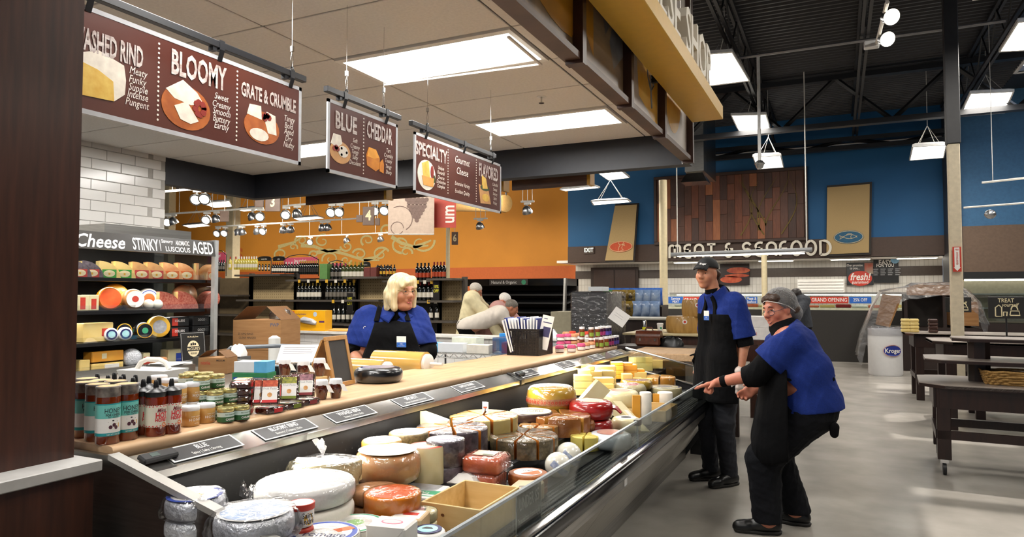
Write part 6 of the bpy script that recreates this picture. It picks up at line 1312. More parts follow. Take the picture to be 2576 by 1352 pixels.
def badge(F,o,nx,up,w=.062):
 x=np.cross(up,nx); m=Matrix([list(map(float,x/np.linalg.norm(x))),list(map(float,up)),list(map(float,np.array(nx)/np.linalg.norm(nx)))]).transposed().to_4x4(); m.translation=Vector(map(float,o))
 mb=M().cb(-w/2,-.038,0,w/2,.038,.003,.001); mb.k=0; mb.xf(m); b=ob('name_badge',mb,p_white,F.t)
 mb=M().box(-w/2,-.038,.003,w/2,-.004,.0036); mb.k=0; mb.xf(m); ob('badge_stripe',mb,badge_b,b)
 for s,y,z in (('DELI',-.016,.012),('at your service',-.028,.008)):mb=M().add(*tmesh(s,z,0,0,0,.9)); mb.k=0; mb.xf(m @ Matrix.Translation((0,y,.0042))); ob('print',mb,p_white,b,smooth=0)
# ---- young man in the cap
F=Fig('person','young man in black cap, blue polo and long black apron standing by the case',(-.90,5.75,0),(-.74,-.67),res=.0055); p=F.p
hd_=F.head(p(.075,-.005,1.675),(-.30,-.95,-.05),up=(.06,.0,1)); F.lidm=skin
arms={}; T=[]
for q in (1,-1):
 T += [cone(p(-.05,.085*q,.95),p(-.06,.10*q,1.30),.105,.105),cone(p(-.06,.09*q,1.34),p(-.05,.15*q,1.445),.09,.062),cone(p(-.05,.05*q,1.40),p(-.02,.03*q,1.49),.07,.06)]
 if q == 1:arms[q]=(p(-.06,.185,1.425),p(-.11,.225,1.13),p(-.045,.235,.865))
 else:arms[q]=(p(-.05,-.185,1.425),p(-.08,-.235,1.14),p(.02,-.22,.90))
neck=cone(p(-.01,0,1.44),p(.045,0,1.60),.060,.056)
A=[cone(a[0],a[1],.052,.042) for a in arms.values()]+[cone(a[1],a[2],.040,.029) for a in arms.values()]
Lg=[]
kn={1:(p(.0,.10,.50),p(-.045,.095,.10)),-1:(p(.03,-.09,.50),p(-.005,-.10,.10))}
for q in (1,-1):Lg += [cone(p(-.05,.085*q,.93),kn[q][0],.098,.066),cone(kn[q][0],kn[q][1],.064,.050)]
H1=hand(arms[1][2],(.05,-.05,-1),-F.l+.4*F.f,.96,side=-1); H2=hand(arms[-1][2],(-.05,-.05,-1),F.l,.96,side=1)
F.part('body',hd_+T+A+Lg+[neck]+H1[:1]+H2,skin,.022)
F.part('hand_glove',H1+[cone(arms[1][2]+np.array([0,0,.01]),arms[1][2]+np.array([0,0,.045]),.034,.040)],glovem,.012,.002,res=.0035)
e1=arms[1][0]+(arms[1][1]-arms[1][0])*.88; e2=arms[-1][0]+(arms[-1][1]-arms[-1][0])*.88; d1=arms[1][1]-arms[1][0]
F.part('polo_shirt',T+[cone(arms[1][0],arms[1][1],.070,.078),cone(arms[-1][0],arms[-1][1],.068,.072),cone(p(-.02,0,1.47),p(.01,0,1.53),.070,.064)],shirt_b,.04,.012,((e1,d1,.23),(e2,arms[-1][1]-arms[-1][0],.23),(p(.02,0,1.535),(F.f[0]*.6,F.f[1]*.6,1))))
F.part('undersleeve',[cone(arms[1][0]+d1*.6,arms[1][1]+d1*.12,.062,.056)],blk_c,.03,.006,((arms[1][1]+d1*.10,d1),))
F.part('collar',[cone(p(-.045,.05,1.545),p(.06,.045,1.50),.016,.016),cone(p(-.045,-.05,1.545),p(.06,-.045,1.50),.016,.016),cone(p(-.05,-.045,1.55),p(-.05,.045,1.55),.017)],shirt_b,.02,0)
F.part('undershirt',[cone(p(.01,.0,1.50),p(.025,.0,1.535),.064,.060)],blk_c,.02,0)
F.part('jeans',Lg+[cone(p(-.05,.085,.93),p(-.05,-.085,.93),.11)],mt('navy_denim','14161f',.8,n=.15,sc=50,bump=.3,bsc=25),.03,.012,((kn[1][1]-np.array([0,0,.03]),(0,0,-1)),))
ap=[q for q in T]+[cone(p(-.03,.09,.98),p(-.02,.10,.68),.115,.12),cone(p(-.03,-.09,.98),p(-.02,-.10,.68),.115,.12)]
F.part('apron',ap,apr,.05,.030,((p(0,0,1.345),(0,0,1)),(p(0,0,.66),(0,0,-1)),(p(-.035,0,1),-F.f)))
for q in (1,-1):F.part('apron_strap',T,apr,.04,.031,((p(0,q*.105,1.33),F.l*q+np.array([0,0,.25])),(p(0,q*.068,1.33),-F.l*q-np.array([0,0,.25])),(p(0,0,1.33),(0,0,-1))),.005)
F.part('apron_tie',[cone(p(.10,-.12,1.03),p(.12,-.15,.96),.008),cone(p(.12,-.15,.96),p(.09,-.17,.90),.007),cone(p(.10,-.12,1.03),p(-.03,.19,1.03),.010),cone(p(.1,-.13,1.02),p(.14,-.16,1.0),.007)],apr,.01)
shoes(F,((-.03,.10,.15),(.0,-.10,-.05)))
F.face(brn_e,brow_d,lip1,gaze=.001)
hc=[ell(F.h(-.012,0,.045),(.104*.92,.086*.92,.088*.92),F.ax)]
cp=F.part('cap',hc,mt('cap_black_cloth','0d0d0f',.75,n=.1,sc=80),.01,.006,((F.h(0,0,.046),-F.ax[2]+.12*F.ax[0]),),.0045)
br=[cone(F.h(.085,y*.055,.062),F.h(.165-y*y*.04,y*.056,.046-y*y*.014),.009,.0075) for y in (-1,-.66,-.33,0,.33,.66,1)]
F.part('brim',br,MATS['cap_black_cloth'],.02,0,(),.004,parent=cp)
logo_text(cp,F.M4(F.h(.098,.012,.082)) @ Matrix.Rotation(PI/2,4,'Z') @ Matrix.Rotation(PI/2-.45,4,'X'),'Kroger',.022,p_white)
F.part('hair',[cone(F.h(-.085,.03,-.01),F.h(-.105,.03,-.09),.045,.04),cone(F.h(-.085,-.03,-.01),F.h(-.10,-.03,-.07),.045,.035),cone(F.h(-.02,.074,.02),F.h(-.07,.07,-.01),.015,.025),cone(F.h(-.02,-.074,.02),F.h(-.07,-.07,-.01),.015,.025),cone(F.h(-.105,.03,-.09),F.h(-.135,.04,-.16),.035,.022)],mt('hair_brown_tail','3a281c',.6,c2='553c2a',sc=90,st=(1,1,.2),bump=.5,bsc=120),.02)
badge(F,p(.105,.035,1.335),F.f+.25*F.l,np.array([0,0,1.]),.055)
# ---- stooping woman in the hairnet
F=Fig('person','stooping woman in hairnet, glasses and blue polo pointing into the case',(-.36,4.80,0),(-.985,-.12),res=.0055); p=F.p
hd_=F.head(p(-.005,-.02,1.405),(-.70,-.71,-.13),sc=.95,up=(-.22,-.06,1)); F.lidm=skin2
T=[]
for q in (1,-1):
 T += [cone(p(-.17,.10*q,.80),p(-.14,.11*q,1.02),.155,.14),cone(p(-.14,.11*q,1.02),p(-.07,.105*q,1.19),.145,.115),cone(p(-.10,.09*q,1.19),p(-.055,.165*q,1.235),.10,.068)]
T += [ell(p(-.02,0,1.0),(.13,.14,.14)),ell(p(-.02,.07,1.10),(.10,.09,.09)),ell(p(-.02,-.07,1.10),(.10,.09,.09))]
aL=(p(-.05,.20,1.20),p(.14,.20,1.0),p(.36,.11,.935)); aR=(p(-.04,-.20,1.21),p(.02,-.27,.98),p(.12,-.15,.88))
A=[cone(a[0],a[1],.062,.050) for a in (aL,aR)]+[cone(a[1],a[2],.046,.031) for a in (aL,aR)]
Lg=[]; kn={1:(p(.10,.10,.46),p(.085,.12,.10)),-1:(p(.03,-.11,.47),p(-.10,-.13,.10))}
for q in (1,-1):Lg += [cone(p(-.17,.10*q,.78),kn[q][0],.135,.090),cone(kn[q][0],kn[q][1],.088,.072)]
neck=cone(p(-.06,0,1.22),p(-.03,-.01,1.33),.072,.064)
HL=hand(aL[2],(.96*F.f+np.array([0,0,-.30])),np.array([0,0,-1.])+.35*F.l,.95,(.95,1.0,1.05,1.1),True,side=1); HR=hand(aR[2],F.f+np.array([0,0,-.6]),F.l,.95,side=1)
F.part('body',hd_+T+A+Lg+[neck]+HL+HR+[ell(F.h(.03,0,-.115),(.05,.055,.03),F.ax)],skin2,.016)
d1=aL[1]-aL[0]; d2=aR[1]-aR[0]
F.part('polo_shirt',T+[cone(aL[0],aL[1],.086,.096),cone(aR[0],aR[1],.084,.09),cone(p(-.06,0,1.22),p(-.05,0,1.27),.082,.078),cone(p(-.21,.10,.83),p(-.21,-.10,.83),.14)],shirt_b,.05,.016,((aL[0]+d1*.62,d1,.23),(aR[0]+d2*.7,d2,.23),(p(0,0,.755),(.12,0,-1)),(p(-.03,0,1.285),(F.f[0]*.7,F.f[1]*.7,1))))
F.part('undersleeve',[cone(aL[0]+d1*.45,aL[1],.074,.062),cone(aL[1],aL[2],.060,.046)],blk_c,.03,.007,((aL[1]+(aL[2]-aL[1])*.30,aL[2]-aL[1]),))
F.part('collar',[cone(p(-.11,.05,1.285),p(.0,.065,1.25),.022,.02),cone(p(-.11,-.05,1.285),p(.0,-.065,1.25),.022,.02),cone(p(-.12,-.05,1.285),p(-.12,.05,1.285),.022)],blk_c,.02)
F.part('jeans',Lg+[cone(p(-.17,.10,.80),p(-.17,-.10,.80),.155)],jean,.035,.014,((p(0,0,.90),(0,0,1)),(p(0,0,.075),(0,0,-1))))
ap=T+[cone(p(-.09,.10,.92),p(-.01,.12,.55),.165,.15),cone(p(-.09,-.10,.92),p(-.01,-.12,.55),.165,.15)]
F.part('apron',ap,apr,.05,.034,((p(0,0,1.16),(.35*F.f[0],.35*F.f[1],1)),(p(0,0,.47),(.25,0,-1)),(p(-.035,0,1),-F.f)),.007)
F.part('apron_tie',[cone(p(-.02,.245,.985),p(-.16,.265,.975),.011),cone(p(-.16,.265,.975),p(-.30,.17,.985),.011),cone(p(-.30,.17,.985),p(-.325,0,.99),.011)],apr,.012)
F.part('apron_pouch',[cone(p(-.30,.20,.70),p(-.30,.20,.66),.03,.025)],blk_c,.01)
shoes(F,((.10,.12,.10),(-.09,-.13,-.25)))
F.face(mt('iris_hazel','3c2f22',.2),brow_d,lip1,True,.004); F.glasses(mt('glasses_navy','1b1f3c',.3),.021,-.016)
hr=[ell(F.h(-.020,0,.040),(.108*.95,.088*.95,.098*.95),F.ax),cone(F.h(-.09,.03,-.02),F.h(-.11,.0,-.05),.05,.045),cone(F.h(.05,.05,.075),F.h(.085,.045,.045),.028,.014),cone(F.h(.05,-.05,.075),F.h(.085,-.045,.045),.028,.014),cone(F.h(.06,0,.085),F.h(.094,.0,.052),.03,.014)]
hmat=mt('hair_dark_brown','2d1d14',.55,c2='4a3222',sc=80,st=(.3,1,1),bump=.5,bsc=120)
h_=F.part('hair',hr,hmat,.02,0,((F.h(.0,0,-.005),np.array(-F.ax[2]+.95*F.ax[0])),))
F.part('hairnet',[ell(F.h(-.028,0,.042),(.116*.95,.095*.95,.104*.95),F.ax),ell(F.h(-.105,.005,-.04),(.058,.066,.062),F.ax)],glassy('hairnet_mesh','d8d8da',.16,.5,.6,90,True),.03,.004,((F.h(.045,0,.035),np.array(.75*F.ax[0]-.66*F.ax[2])),))
mb=M()
mb.tube([tuple(map(float,F.h(x,y,z))) for x,y,z in ((-.06,.088,-.03),(-.01,.092,.012),(.045,.080,.040),(.080,.048,.058),(.090,.015,.068),(.090,-.015,.068),(.080,-.048,.058),(.045,-.080,.040),(-.01,-.092,.012),(-.06,-.088,-.03))],.0028,6); ob('hairnet_band',mb,p_white,F.t,smooth=180)
F.part('undershirt',[cone(p(-.05,.04,1.225),p(-.01,.0,1.285),.088,.066),cone(p(-.075,0,1.215),p(-.045,-.005,1.295),.092,.074)],blk_c,.02)
F.part('wristband',[cone(aL[2]+(aL[1]-aL[2])*.10,aL[2]+(aL[1]-aL[2])*.15,.0365)],blk_c,.01)
# ---- smiling blonde woman behind the counter
rt=at(985,742,D=5.0); F=Fig('person','smiling blonde woman with glasses in black apron behind the film rolls',(rt.x,rt.y,0),(.62,-.78),res=.0055); p=F.p
hd_=F.head(p(.03,.075,1.525),(.93,-.36,-.04),sc=.97,up=(.0,.0,1)); F.lidm=skin
T=[]
for q in (1,-1):T += [cone(p(-.02,.13*q,.90),p(-.02,.13*q,1.22),.145,.135),cone(p(-.03,.115*q,1.24),p(-.04,.150*q,1.345),.11,.066)]
T += [ell(p(.07,.095,1.17),(.12,.12,.11)),ell(p(.07,-.095,1.17),(.12,.12,.11)),ell(p(.05,0,.99),(.17,.2,.16))]
aR=(p(-.03,-.185,1.315),p(.02,-.265,1.08),p(.22,-.22,1.02)); aL=(p(-.03,.185,1.315),p(.04,.245,1.09),p(.24,.08,1.04))
A=[cone(a[0],a[1],.068,.054) for a in (aL,aR)]+[cone(a[1],a[2],.052,.034) for a in (aL,aR)]
Lg=[]
for q in (1,-1):Lg += [cone(p(-.02,.11*q,.88),p(.0,.11*q,.48),.125,.08),cone(p(.0,.11*q,.48),p(-.02,.11*q,.09),.075,.05)]
neck=cone(p(-.02,.02,1.35),p(.01,.06,1.45),.068,.062)
H1=hand(aR[2],F.f*.9+F.l*.1+np.array([0,0,-.25]),np.array([0,0,-1.]),.95,side=1); H2=hand(aL[2],F.f*.8-F.l*.5+np.array([0,0,-.15]),np.array([0,0,-1.]),.95,side=-1)
F.part('body',hd_+T+A+Lg+[neck]+H1+H2+[ell(F.h(.035,0,-.11),(.05,.055,.032),F.ax)],skin,.018)
F.part('hand_glove',H1+[cone(aR[2]-F.f*.04,aR[2],.042,.035)],glovem,.012,.003,res=.004); F.part('hand_glove',H2,glovem,.012,.003,res=.004)
d1=aL[1]-aL[0]; d2=aR[1]-aR[0]
F.part('polo_shirt',T+[cone(aL[0],aL[1],.070,.082),cone(aR[0],aR[1],.068,.08)],shirt_b,.05,.014,((aL[0]+d1*.86,d1,.23),(aR[0]+d2*.80,d2,.23),(p(.03,.01,1.415),(F.f[0]*.7,F.f[1]*.7,1))))
F.part('undersleeve',[cone(aL[0]+d1*.6,aL[1],.085,.07),cone(aL[1],aL[2],.068,.048)],blk_c,.03,.006,((aL[1]+(aL[2]-aL[1])*.75,aL[2]-aL[1]),)); F.part('undersleeve',[cone(aR[0]+d2*.6,aR[1],.08,.068),cone(aR[1],aR[2],.066,.05)],blk_c,.03,.006,((aR[1]+(aR[2]-aR[1])*.28,aR[2]-aR[1]),))
F.part('undershirt',[cone(p(-.015,.025,1.345),p(.0,.045,1.415),.088,.070)],blk_c,.03)
for q in (1,-1):
 mb=M().slab([tuple(map(float,p(a,.03+q*b,c))) for a,b,c in ((-.05,.085,1.415),(.085,.012,1.36),(.115,.055,1.30),(.075,.118,1.335))],(0,0,.012)); ob('collar',mb,shirt_b,F.t)
F.part('trousers',Lg,jean,.03,.012); shoes(F,((0,.11,.1),(0,-.11,-.1)))
F.part('apron',T+[cone(p(.03,.12,.95),p(.03,.12,.6),.23),cone(p(.03,-.12,.95),p(.03,-.12,.6),.23)],apr,.05,.028,((p(0,0,1.33),(.2*F.f[0],.2*F.f[1],1)),(p(0,0,.5),(0,0,-1)),(p(.045,0,1),-F.f),(p(0,.16,1.2),F.l+np.array([0,0,.35])),(p(0,-.16,1.2),-F.l+np.array([0,0,.35]))))
for q in (1,-1):F.part('apron_strap',T,apr,.05,.033,((p(0,q*.125,1.33),F.l*q+np.array([0,0,.3])),(p(0,q*.088,1.33),-F.l*q-np.array([0,0,.3])),(p(0,0,1.315),(0,0,-1))),.005)
F.face(mt('iris_blue','3f4d5c',.2),brow_l,lip2,True,.002); F.glasses(mt('glasses_gold','8a7a4a',.3,.6),.020,-.004)
hair=mt('hair_blonde','d9c08a',.45,c2='f0e2bd',sc=60,st=(1,1,.12),bump=.5,bsc=140)
hp=[ell(F.h(-.022,0,.040),(.108,.096,.098),F.ax),cone(F.h(-.07,.0,.0),F.h(-.085,0,-.10),.075,.065)]
for q in (1,-1):hp += [cone(F.h(.0,q*.072,.05),F.h(-.01,q*.086,-.05),.034,.036),cone(F.h(-.01,q*.086,-.05),F.h(.022,q*.080,-.125),.036,.024),cone(F.h(-.06,q*.06,-.02),F.h(-.06,q*.07,-.12),.055,.04),cone(F.h(.03,q*.066,.06),F.h(.028,q*.082,-.01),.022,.018),cone(F.h(.028,q*.082,-.01),F.h(.03,q*.084,-.11),.018,.012)]
hp += [cone(F.h(.05,.055,.088),F.h(.088,-.03,.062),.024,.016),cone(F.h(.05,-.04,.09),F.h(.082,-.055,.04),.024,.014),cone(F.h(.05,.055,.088),F.h(.078,.062,.035),.022,.013)]
F.part('hair',hp,hair,.022,0,(),.005)
badge(F,p(.235,.055,1.175),F.f+.15*F.l+np.array([0,0,.25]),np.array([-.25*F.f[0],-.25*F.f[1],1.])/1.03,.066)
logo_text(F.t,Matrix([list(map(float,F.l)),[0,0,1],list(map(float,F.f))]).transposed().to_4x4() @ Matrix.Translation((0,0,0)),'',.02,p_white) if 0 else None
mb=M().ribbon(arc(0,.008,.010,200,-60,10),.0035,.001).ribbon([(-.008,-.016),(-.006,.004),(.004,-.004),(.012,-.018)],.003,.001); mb.k=0
xx=Vector(map(float,F.l)); mm=Matrix((tuple(xx),(0,0,1),tuple(map(float,F.f)))).transposed().to_4x4(); mm.translation=Vector(map(float,p(.118,-.19,1.26))); mb.xf(mm); ob('shirt_logo',mb,p_white,F.t,smooth=0)
# ---- people farther off, coarser
def far(lab,u,D,face,hz,lean,shirt,pants,hairm,sk,arm=None,cap=False,hface=None,res=.011,rot=0,sleeve=.5,seat=0,bald=False,hipz=.90):
 rt=at(u,742,D=D); F=Fig('person',lab,(rt.x,rt.y,0),face,res=res); p=F.p
 sh=p(lean,0,hz-.22); hp_=p(-.05-seat,0,hipz); T=[]
 for q in (1,-1):T += [cone(hp_+F.l*.09*q,sh+F.l*.10*q,.12,.115),cone(sh+F.l*.09*q,sh+F.l*.17*q+np.array([0,0,.02]),.10,.07)]
 hc=p(lean*1.25+.03,0,hz-.10) if lean<.3 else p(lean+.19,0,hz-.13); hf=np.array(hface if hface is not None else F.f)
 hd_=F.head(hc,hf,sc=.92,up=(F.f[0]*.3*(lean>.2),F.f[1]*.3*(lean>.2),1)); F.lidm=sk
 dn=np.array([0,0,-1.]); A={}
 for q in (1,-1):
  s0=sh+F.l*.19*q; r=arm or (.25,-.5,.55,-.75); A[q]=(s0,s0+F.f*r[0]+np.array([0,0,r[1]*.5]),s0+F.f*r[2]+np.array([0,0,r[3]]))
 Ap=[cone(a[0],a[1],.055,.046) for a in A.values()]+[cone(a[1],a[2],.044,.03) for a in A.values()]; Lg=[]
 for q in (1,-1):Lg += [cone(hp_+F.l*.085*q,p(-.02,.09*q,.48),.105,.07),cone(p(-.02,.09*q,.48),p(-.05,.09*q,.08),.068,.05)]
 Hs=sum([hand(a[2],a[2]-a[1],-F.l*q,.95,side=q) for q,a in A.items()],[])
 F.part('body',hd_+T+Ap+Lg+[cone(sh,hc-np.array([0,0,.06]),.062,.055)]+Hs,sk,.02)
 F.part('shirt',T+[cone(a[0],a[0]+(a[1]-a[0])*min(1,sleeve*2),.075,.07) for a in A.values()]+([cone(a[1],a[1]+(a[2]-a[1])*(sleeve*2-1),.066,.055) for a in A.values()] if sleeve>.5 else [])+[cone(sh,sh+F.f*.02+np.array([0,0,.03]),.075)],shirt,.04,.014,((hp_-np.array([0,0,.03]),(0,0,-1)),))
 F.part('trousers',Lg+[cone(hp_+F.l*.085,hp_-F.l*.085,.115)],pants,.03,.012)
 if hairm:F.part('hair',[ell(F.h(-.022,0,.045),(.100,.082,.085),F.ax)]+([cone(F.h(-.08,.02*q,.0),F.h(-.09,.05*q,-.15),.05,.05) for q in (1,-1)]+[cone(F.h(.0,.075*q,.03),F.h(.0,.085*q,-.11),.03,.03) for q in (1,-1)] if bald else []),hairm,.02,0,() if bald else ((F.h(.05,0,.03),np.array(.8*F.ax[0]-.6*F.ax[2])),(F.h(0,0,-.03),-F.ax[2])))
 F.face(brn_e,brow_d if not hairm else hairm,lip1); shoes(F,((-.05,.09,0),(-.05,-.09,0)))
 return F
gh=mt('hair_grey','b9b2a8',.6,n=.15,sc=60); gh2=mt('hair_white','d9d6d0',.6,n=.1,sc=60); gh3=mt('hair_salt','6e675f',.6,n=.25,sc=60)
RIGHT=np.array([_R.x,_R.y,0]); TOC=-np.array([_F.x,_F.y,0])
Fm=far('grey haired man in cream zip jacket looking down among empty shelves',1180,10.6,RIGHT+.1*TOC,1.655,.06,mt('jacket_cream','d9cda6',.8,n=.06),mt('trouser_grey','4b4740',.8),gh,skin3,sleeve=.95,hface=RIGHT+np.array([0,0,-.5]))
Fm.glasses(black)
far('white haired man in pink checked shirt bending over behind the other men',1232,10.9,RIGHT+.4*TOC,1.50,.18,mt('pink_check','b9807c',.8,c2='d0a8a2',sc=160),mt('trouser_blue','3a4256',.8),gh2,skin2,sleeve=.5,hface=RIGHT+.3*TOC+np.array([0,0,-.7]))
far('man in white polo and black apron bent far over to the right',1190,10.4,RIGHT-.15*TOC,1.43,.40,mt('polo_white','d9d0c6',.8,n=.05),blk_c,gh3,skin3,arm=(.16,-.4,.30,-.56),sleeve=.3,hface=RIGHT+np.array([0,0,-.45]),seat=.06,hipz=1.02)
far('dark haired shopper in grey jacket with her back turned beyond the hairnet woman',2010,13.5,.6*TOC-.9*RIGHT,1.60,.08,mt('jacket_charcoal','33363d',.85,n=.1),jean,mt('hair_black_brown','1c1311',.5,n=.2,sc=60),skin3,sleeve=1,hface=-RIGHT-.5*TOC,bald=True)
# ================================================================ wine aisle and hanging things behind
def px(u,Y,v=742):return at(u,v,Y=Y).x
def pz(u,v,Y):return at(u,v,Y=Y).z
def B(name,lab,cat,u0,u1,v0,v1,Y,d,m,group=None,z0=None,b=.004):
 """a box whose front lies on the real plane y = Y"""
 x0,x1=px(u0,Y),px(u1,Y); um=(u0+u1)/2; a=pz(um,v1,Y) if z0 is None else z0; c=pz(um,v0,Y)
 t=thing(name,lab,cat,((x0+x1)/2,Y,a),0,group); w=(x1-x0)/2; ob('body',M().cb(-w,0,0,w,d,c-a,b),m,t); t['w']=w; t['h']=c-a
 return t
def face(t,s,size,m,x=0,z=.5,y=-.002,cond=.8,bold=.01,shear=0,name='lettering'):
 mb=M().add(*tmesh(s,size,0,bold,shear,cond)); mb.k=0; mb.xf(frame((x,y,t['h']*z),(1,0,0),(0,0,1))); return ob(name,mb,m,t,smooth=0)
peg=mt('pegboard_beige','b09a72',.7,n=.05); gon=mt('gondola_grey','4d463f',.45); gond=mt('gondola_dark','241d19',.6)
YG=10.6
def pegbay(u0,u1,v0,v1,sh,lab,m=peg):
 x0,x1=px(u0,YG),px(u1,YG); z1=pz((u0+u1)/2,v0,YG); t=thing('gondola_shelf',lab,'shelf',((x0+x1)/2,YG,0),0,'store shelving bays'); w=(x1-x0)/2
 ob('back_panel',M().box(-w,.02,.1,w,.05,z1),m,t); ob('base',M().box(-w,-.4,0,w,.05,.14),gon,t)
 for s in (-1,1):ob('upright',M().box(s*w-.035,-.03,0,s*w+.035,.06,z1+.02),gon,t)
 for v,dd in sh:z=pz((u0+u1)/2,v,YG); ob('shelf_board',M().box(-w,-dd,z-.035,w,.02,z),gon,t)
 if m is peg:
  mb=M(); nx,nz=int(2*w/.055),int((z1-.9)/.055)
  for i in range(1,nx):
   for j in range(nz):mb.quad((-w+.055*i,.0195,.95+.055*j),(-w+.055*i+.014,.0195,.95+.055*j),(-w+.055*i+.014,.0195,.964+.055*j),(-w+.055*i,.0195,.964+.055*j))
  ob('peg_hole',mb,mt('peg_hole_brown','5f4a2c',.9),t,kind='stuff',smooth=0)
 return t
pegbay(548,632,700,0,((742,.35),(790,.35),(838,.35)),'dark shelving bay with wire racks beside the wall cheese case',mt('peg_dark','6b5b42',.7))  # this bay's pegboard is itself darker than the beige ones
pegbay(632,745,690,0,((692,.45),(754,.40),(818,.4)),'empty beige pegboard bay left of the wine bottles'); pegbay(745,900,700,0,((704,.3),(755,.3),(812,.3),(860,.3)),'wine bay full of bottles behind the blonde woman, left',gond)
pegbay(900,985,694,0,((698,.45),(754,.4),(815,.4)),'empty beige pegboard bay right behind the blonde woman'); pegbay(985,1106,700,0,((706,.3),(757,.3),(808,.3)),'wine bay full of bottles right of the blonde woman',gond)
pegbay(1106,1168,700,0,((702,.45),(756,.4),(806,.4)),'empty beige pegboard bay beside the three men')
glk=mt('bottle_black','0c0f0c',.12,n=.02,coat=1); glg=mt('bottle_olive','3d4420',.12,coat=1); gly=mt('bottle_straw','c2b24a',.12,coat=1); lw_=mt('wine_label_white','d8d2c4',.5); lo_=mt('wine_label_orange','c8502a',.5); lgr=mt('wine_label_grey','6d675e',.5); ly_=mt('wine_label_yellow','d5a52c',.5); fo_g=mt('foil_gold','b79a3e',.35,.5); fo_k=mt('foil_black','17120f',.4); fo_r=mt('foil_red','9d2a20',.4)
WB={}
def bottle(u,v,g,l,f,lab,grp,h=.30,Y=None,s=1):
 Y=Y or YG-.15; key=(g.name,l.name,f.name)
 x=px(u,Y); z=pz(u,v,Y)
 if key not in WB:
  t=thing('wine_bottle',lab,'bottle',(x,Y,z),0,grp); r=.038
  ob('glass',M().lathe([(r*.95,0),(r,.004),(r,.19),(r*.8,.215),(.0145,.245),(.0135,.262)],14),g,t,smooth=60); ob('capsule',M().lathe([(.015,.24),(.0152,.298),(1e-5,.30)],10),f,t); ob('label',wrap_patch(r*1.02,.05,.13,-2.9,-.2,8),l,t,smooth=180); WB[key]=t
 else:t=dup(WB[key],(x,Y,z),0,lab,grp)
 t.scale=(s,s,s); return t
ords=('first','second','third','fourth','fifth','sixth','seventh','eighth','ninth','tenth','eleventh','twelfth','thirteenth','fourteenth')
def brow(us,v,g,l,f,what,s=1,Y=None):
 for i,u in enumerate(us):bottle(u,v,g,l,f,ords[i]+' of the ' +what,what,Y=Y,s=s)
R_=lambda a,b,n:[a+(b-a)*i/(n-1) for i in range(n)]
brow(R_(578,592,2),679,gly,lw_,fo_r,'amber bottles with red caps on the far top shelf',.9); brow(R_(600,644,8),679,gly,lw_,mt('foil_white','d9d7d2',.4),'straw coloured wines with white caps on the far top shelf',.9)
brow(R_(652,676,4),682,glk,lw_,fo_g,'small gold capped bottles under the sauvignon blanc sign',.55); brow(R_(686,714,6),687,glk,lw_,fo_r,'red capped bottles below the pink sign',.7); brow(R_(719,748,5),688,glk,lw_,mt('foil_white','d9d7d2'),'cream labelled dark bottles below the pink sign',.75)
brow(R_(755,798,9),691,glk,fo_k,fo_g,'dark gold capped bottles at the shelf end',.9); brow(R_(827,856,4),703,glk,lgr,fo_k,'grey labelled bottles over the wine bay',1.05); brow(R_(864,912,6),703,glg,lw_,fo_g,'white labelled green bottles over the wine bay',1.1)
brow(R_(950,992,6),695,glk,ly_,fo_k,'small yellow labelled bottles over the middle pegboard',.7); brow(R_(1050,1078,4),706,glk,lo_,fo_k,'orange labelled bottles, first cluster right of the blonde woman',1.05); brow(R_(1092,1117,4),704,glk,lo_,fo_r,'orange labelled bottles, second cluster at the end upright',1.05)
brow(R_(752,805,7),754,glk,lw_,fo_g,'upper row of wines in the left wine bay, left half',1.08); brow(R_(824,890,8),754,glk,lgr,fo_g,'upper row of wines in the left wine bay, right half',1.08); brow(R_(842,888,5),811,glk,lw_,fo_k,'lower row of wines in the left wine bay',1.08)
brow(R_(1047,1100,6),756,glk,lw_,fo_r,'upper row of wines right of the blonde woman',1.08); brow(R_(1085,1100,2),807,glk,lw_,fo_k,'lower row of wines right of the blonde woman',1.08); brow(R_(550,562,3),683,glk,lgr,fo_k,'dark bottles beside the wall cheese case',.8)
for v,us in ((708,R_(752,890,7)),(759,(838,862,884)),(710,(1050,1068,1086)),(760,(1078,1095)),(864,(840,870,888))):
 for i,u in enumerate(us):t=tag(ob('price_ticket',M().box(-.03,-.004,-.03,.03,0,.03),(ly_,lw_)[i%3 == 1]),ords[i]+' shelf price ticket on the rail under the wine row at ' +{708:'the left top',759:'the left middle',710:'the right top',760:'the right middle',864:'the left bottom'}[v],'price ticket','shelf price tickets'); t.location=(px(u,YG-.31),YG-.305,pz(u,v,YG-.31))
B('wine_carton','green wine carton between the dark and the grey labelled bottles','box',803,822,664,703,YG-.25,.2,mt('carton_green','5d8a4a',.5)); B('wine_carton','plum coloured wine carton right of the white labelled bottles, first','box',914,930,673,697,YG-.25,.2,mt('carton_plum','6a2f2a',.5)); B('wine_carton','plum coloured wine carton next to the middle pegboard, second','box',931,946,673,697,YG-.25,.2,mt('carton_plum','6a2f2a'))
pinkm=mt('sign_pink','c8506a',.45)
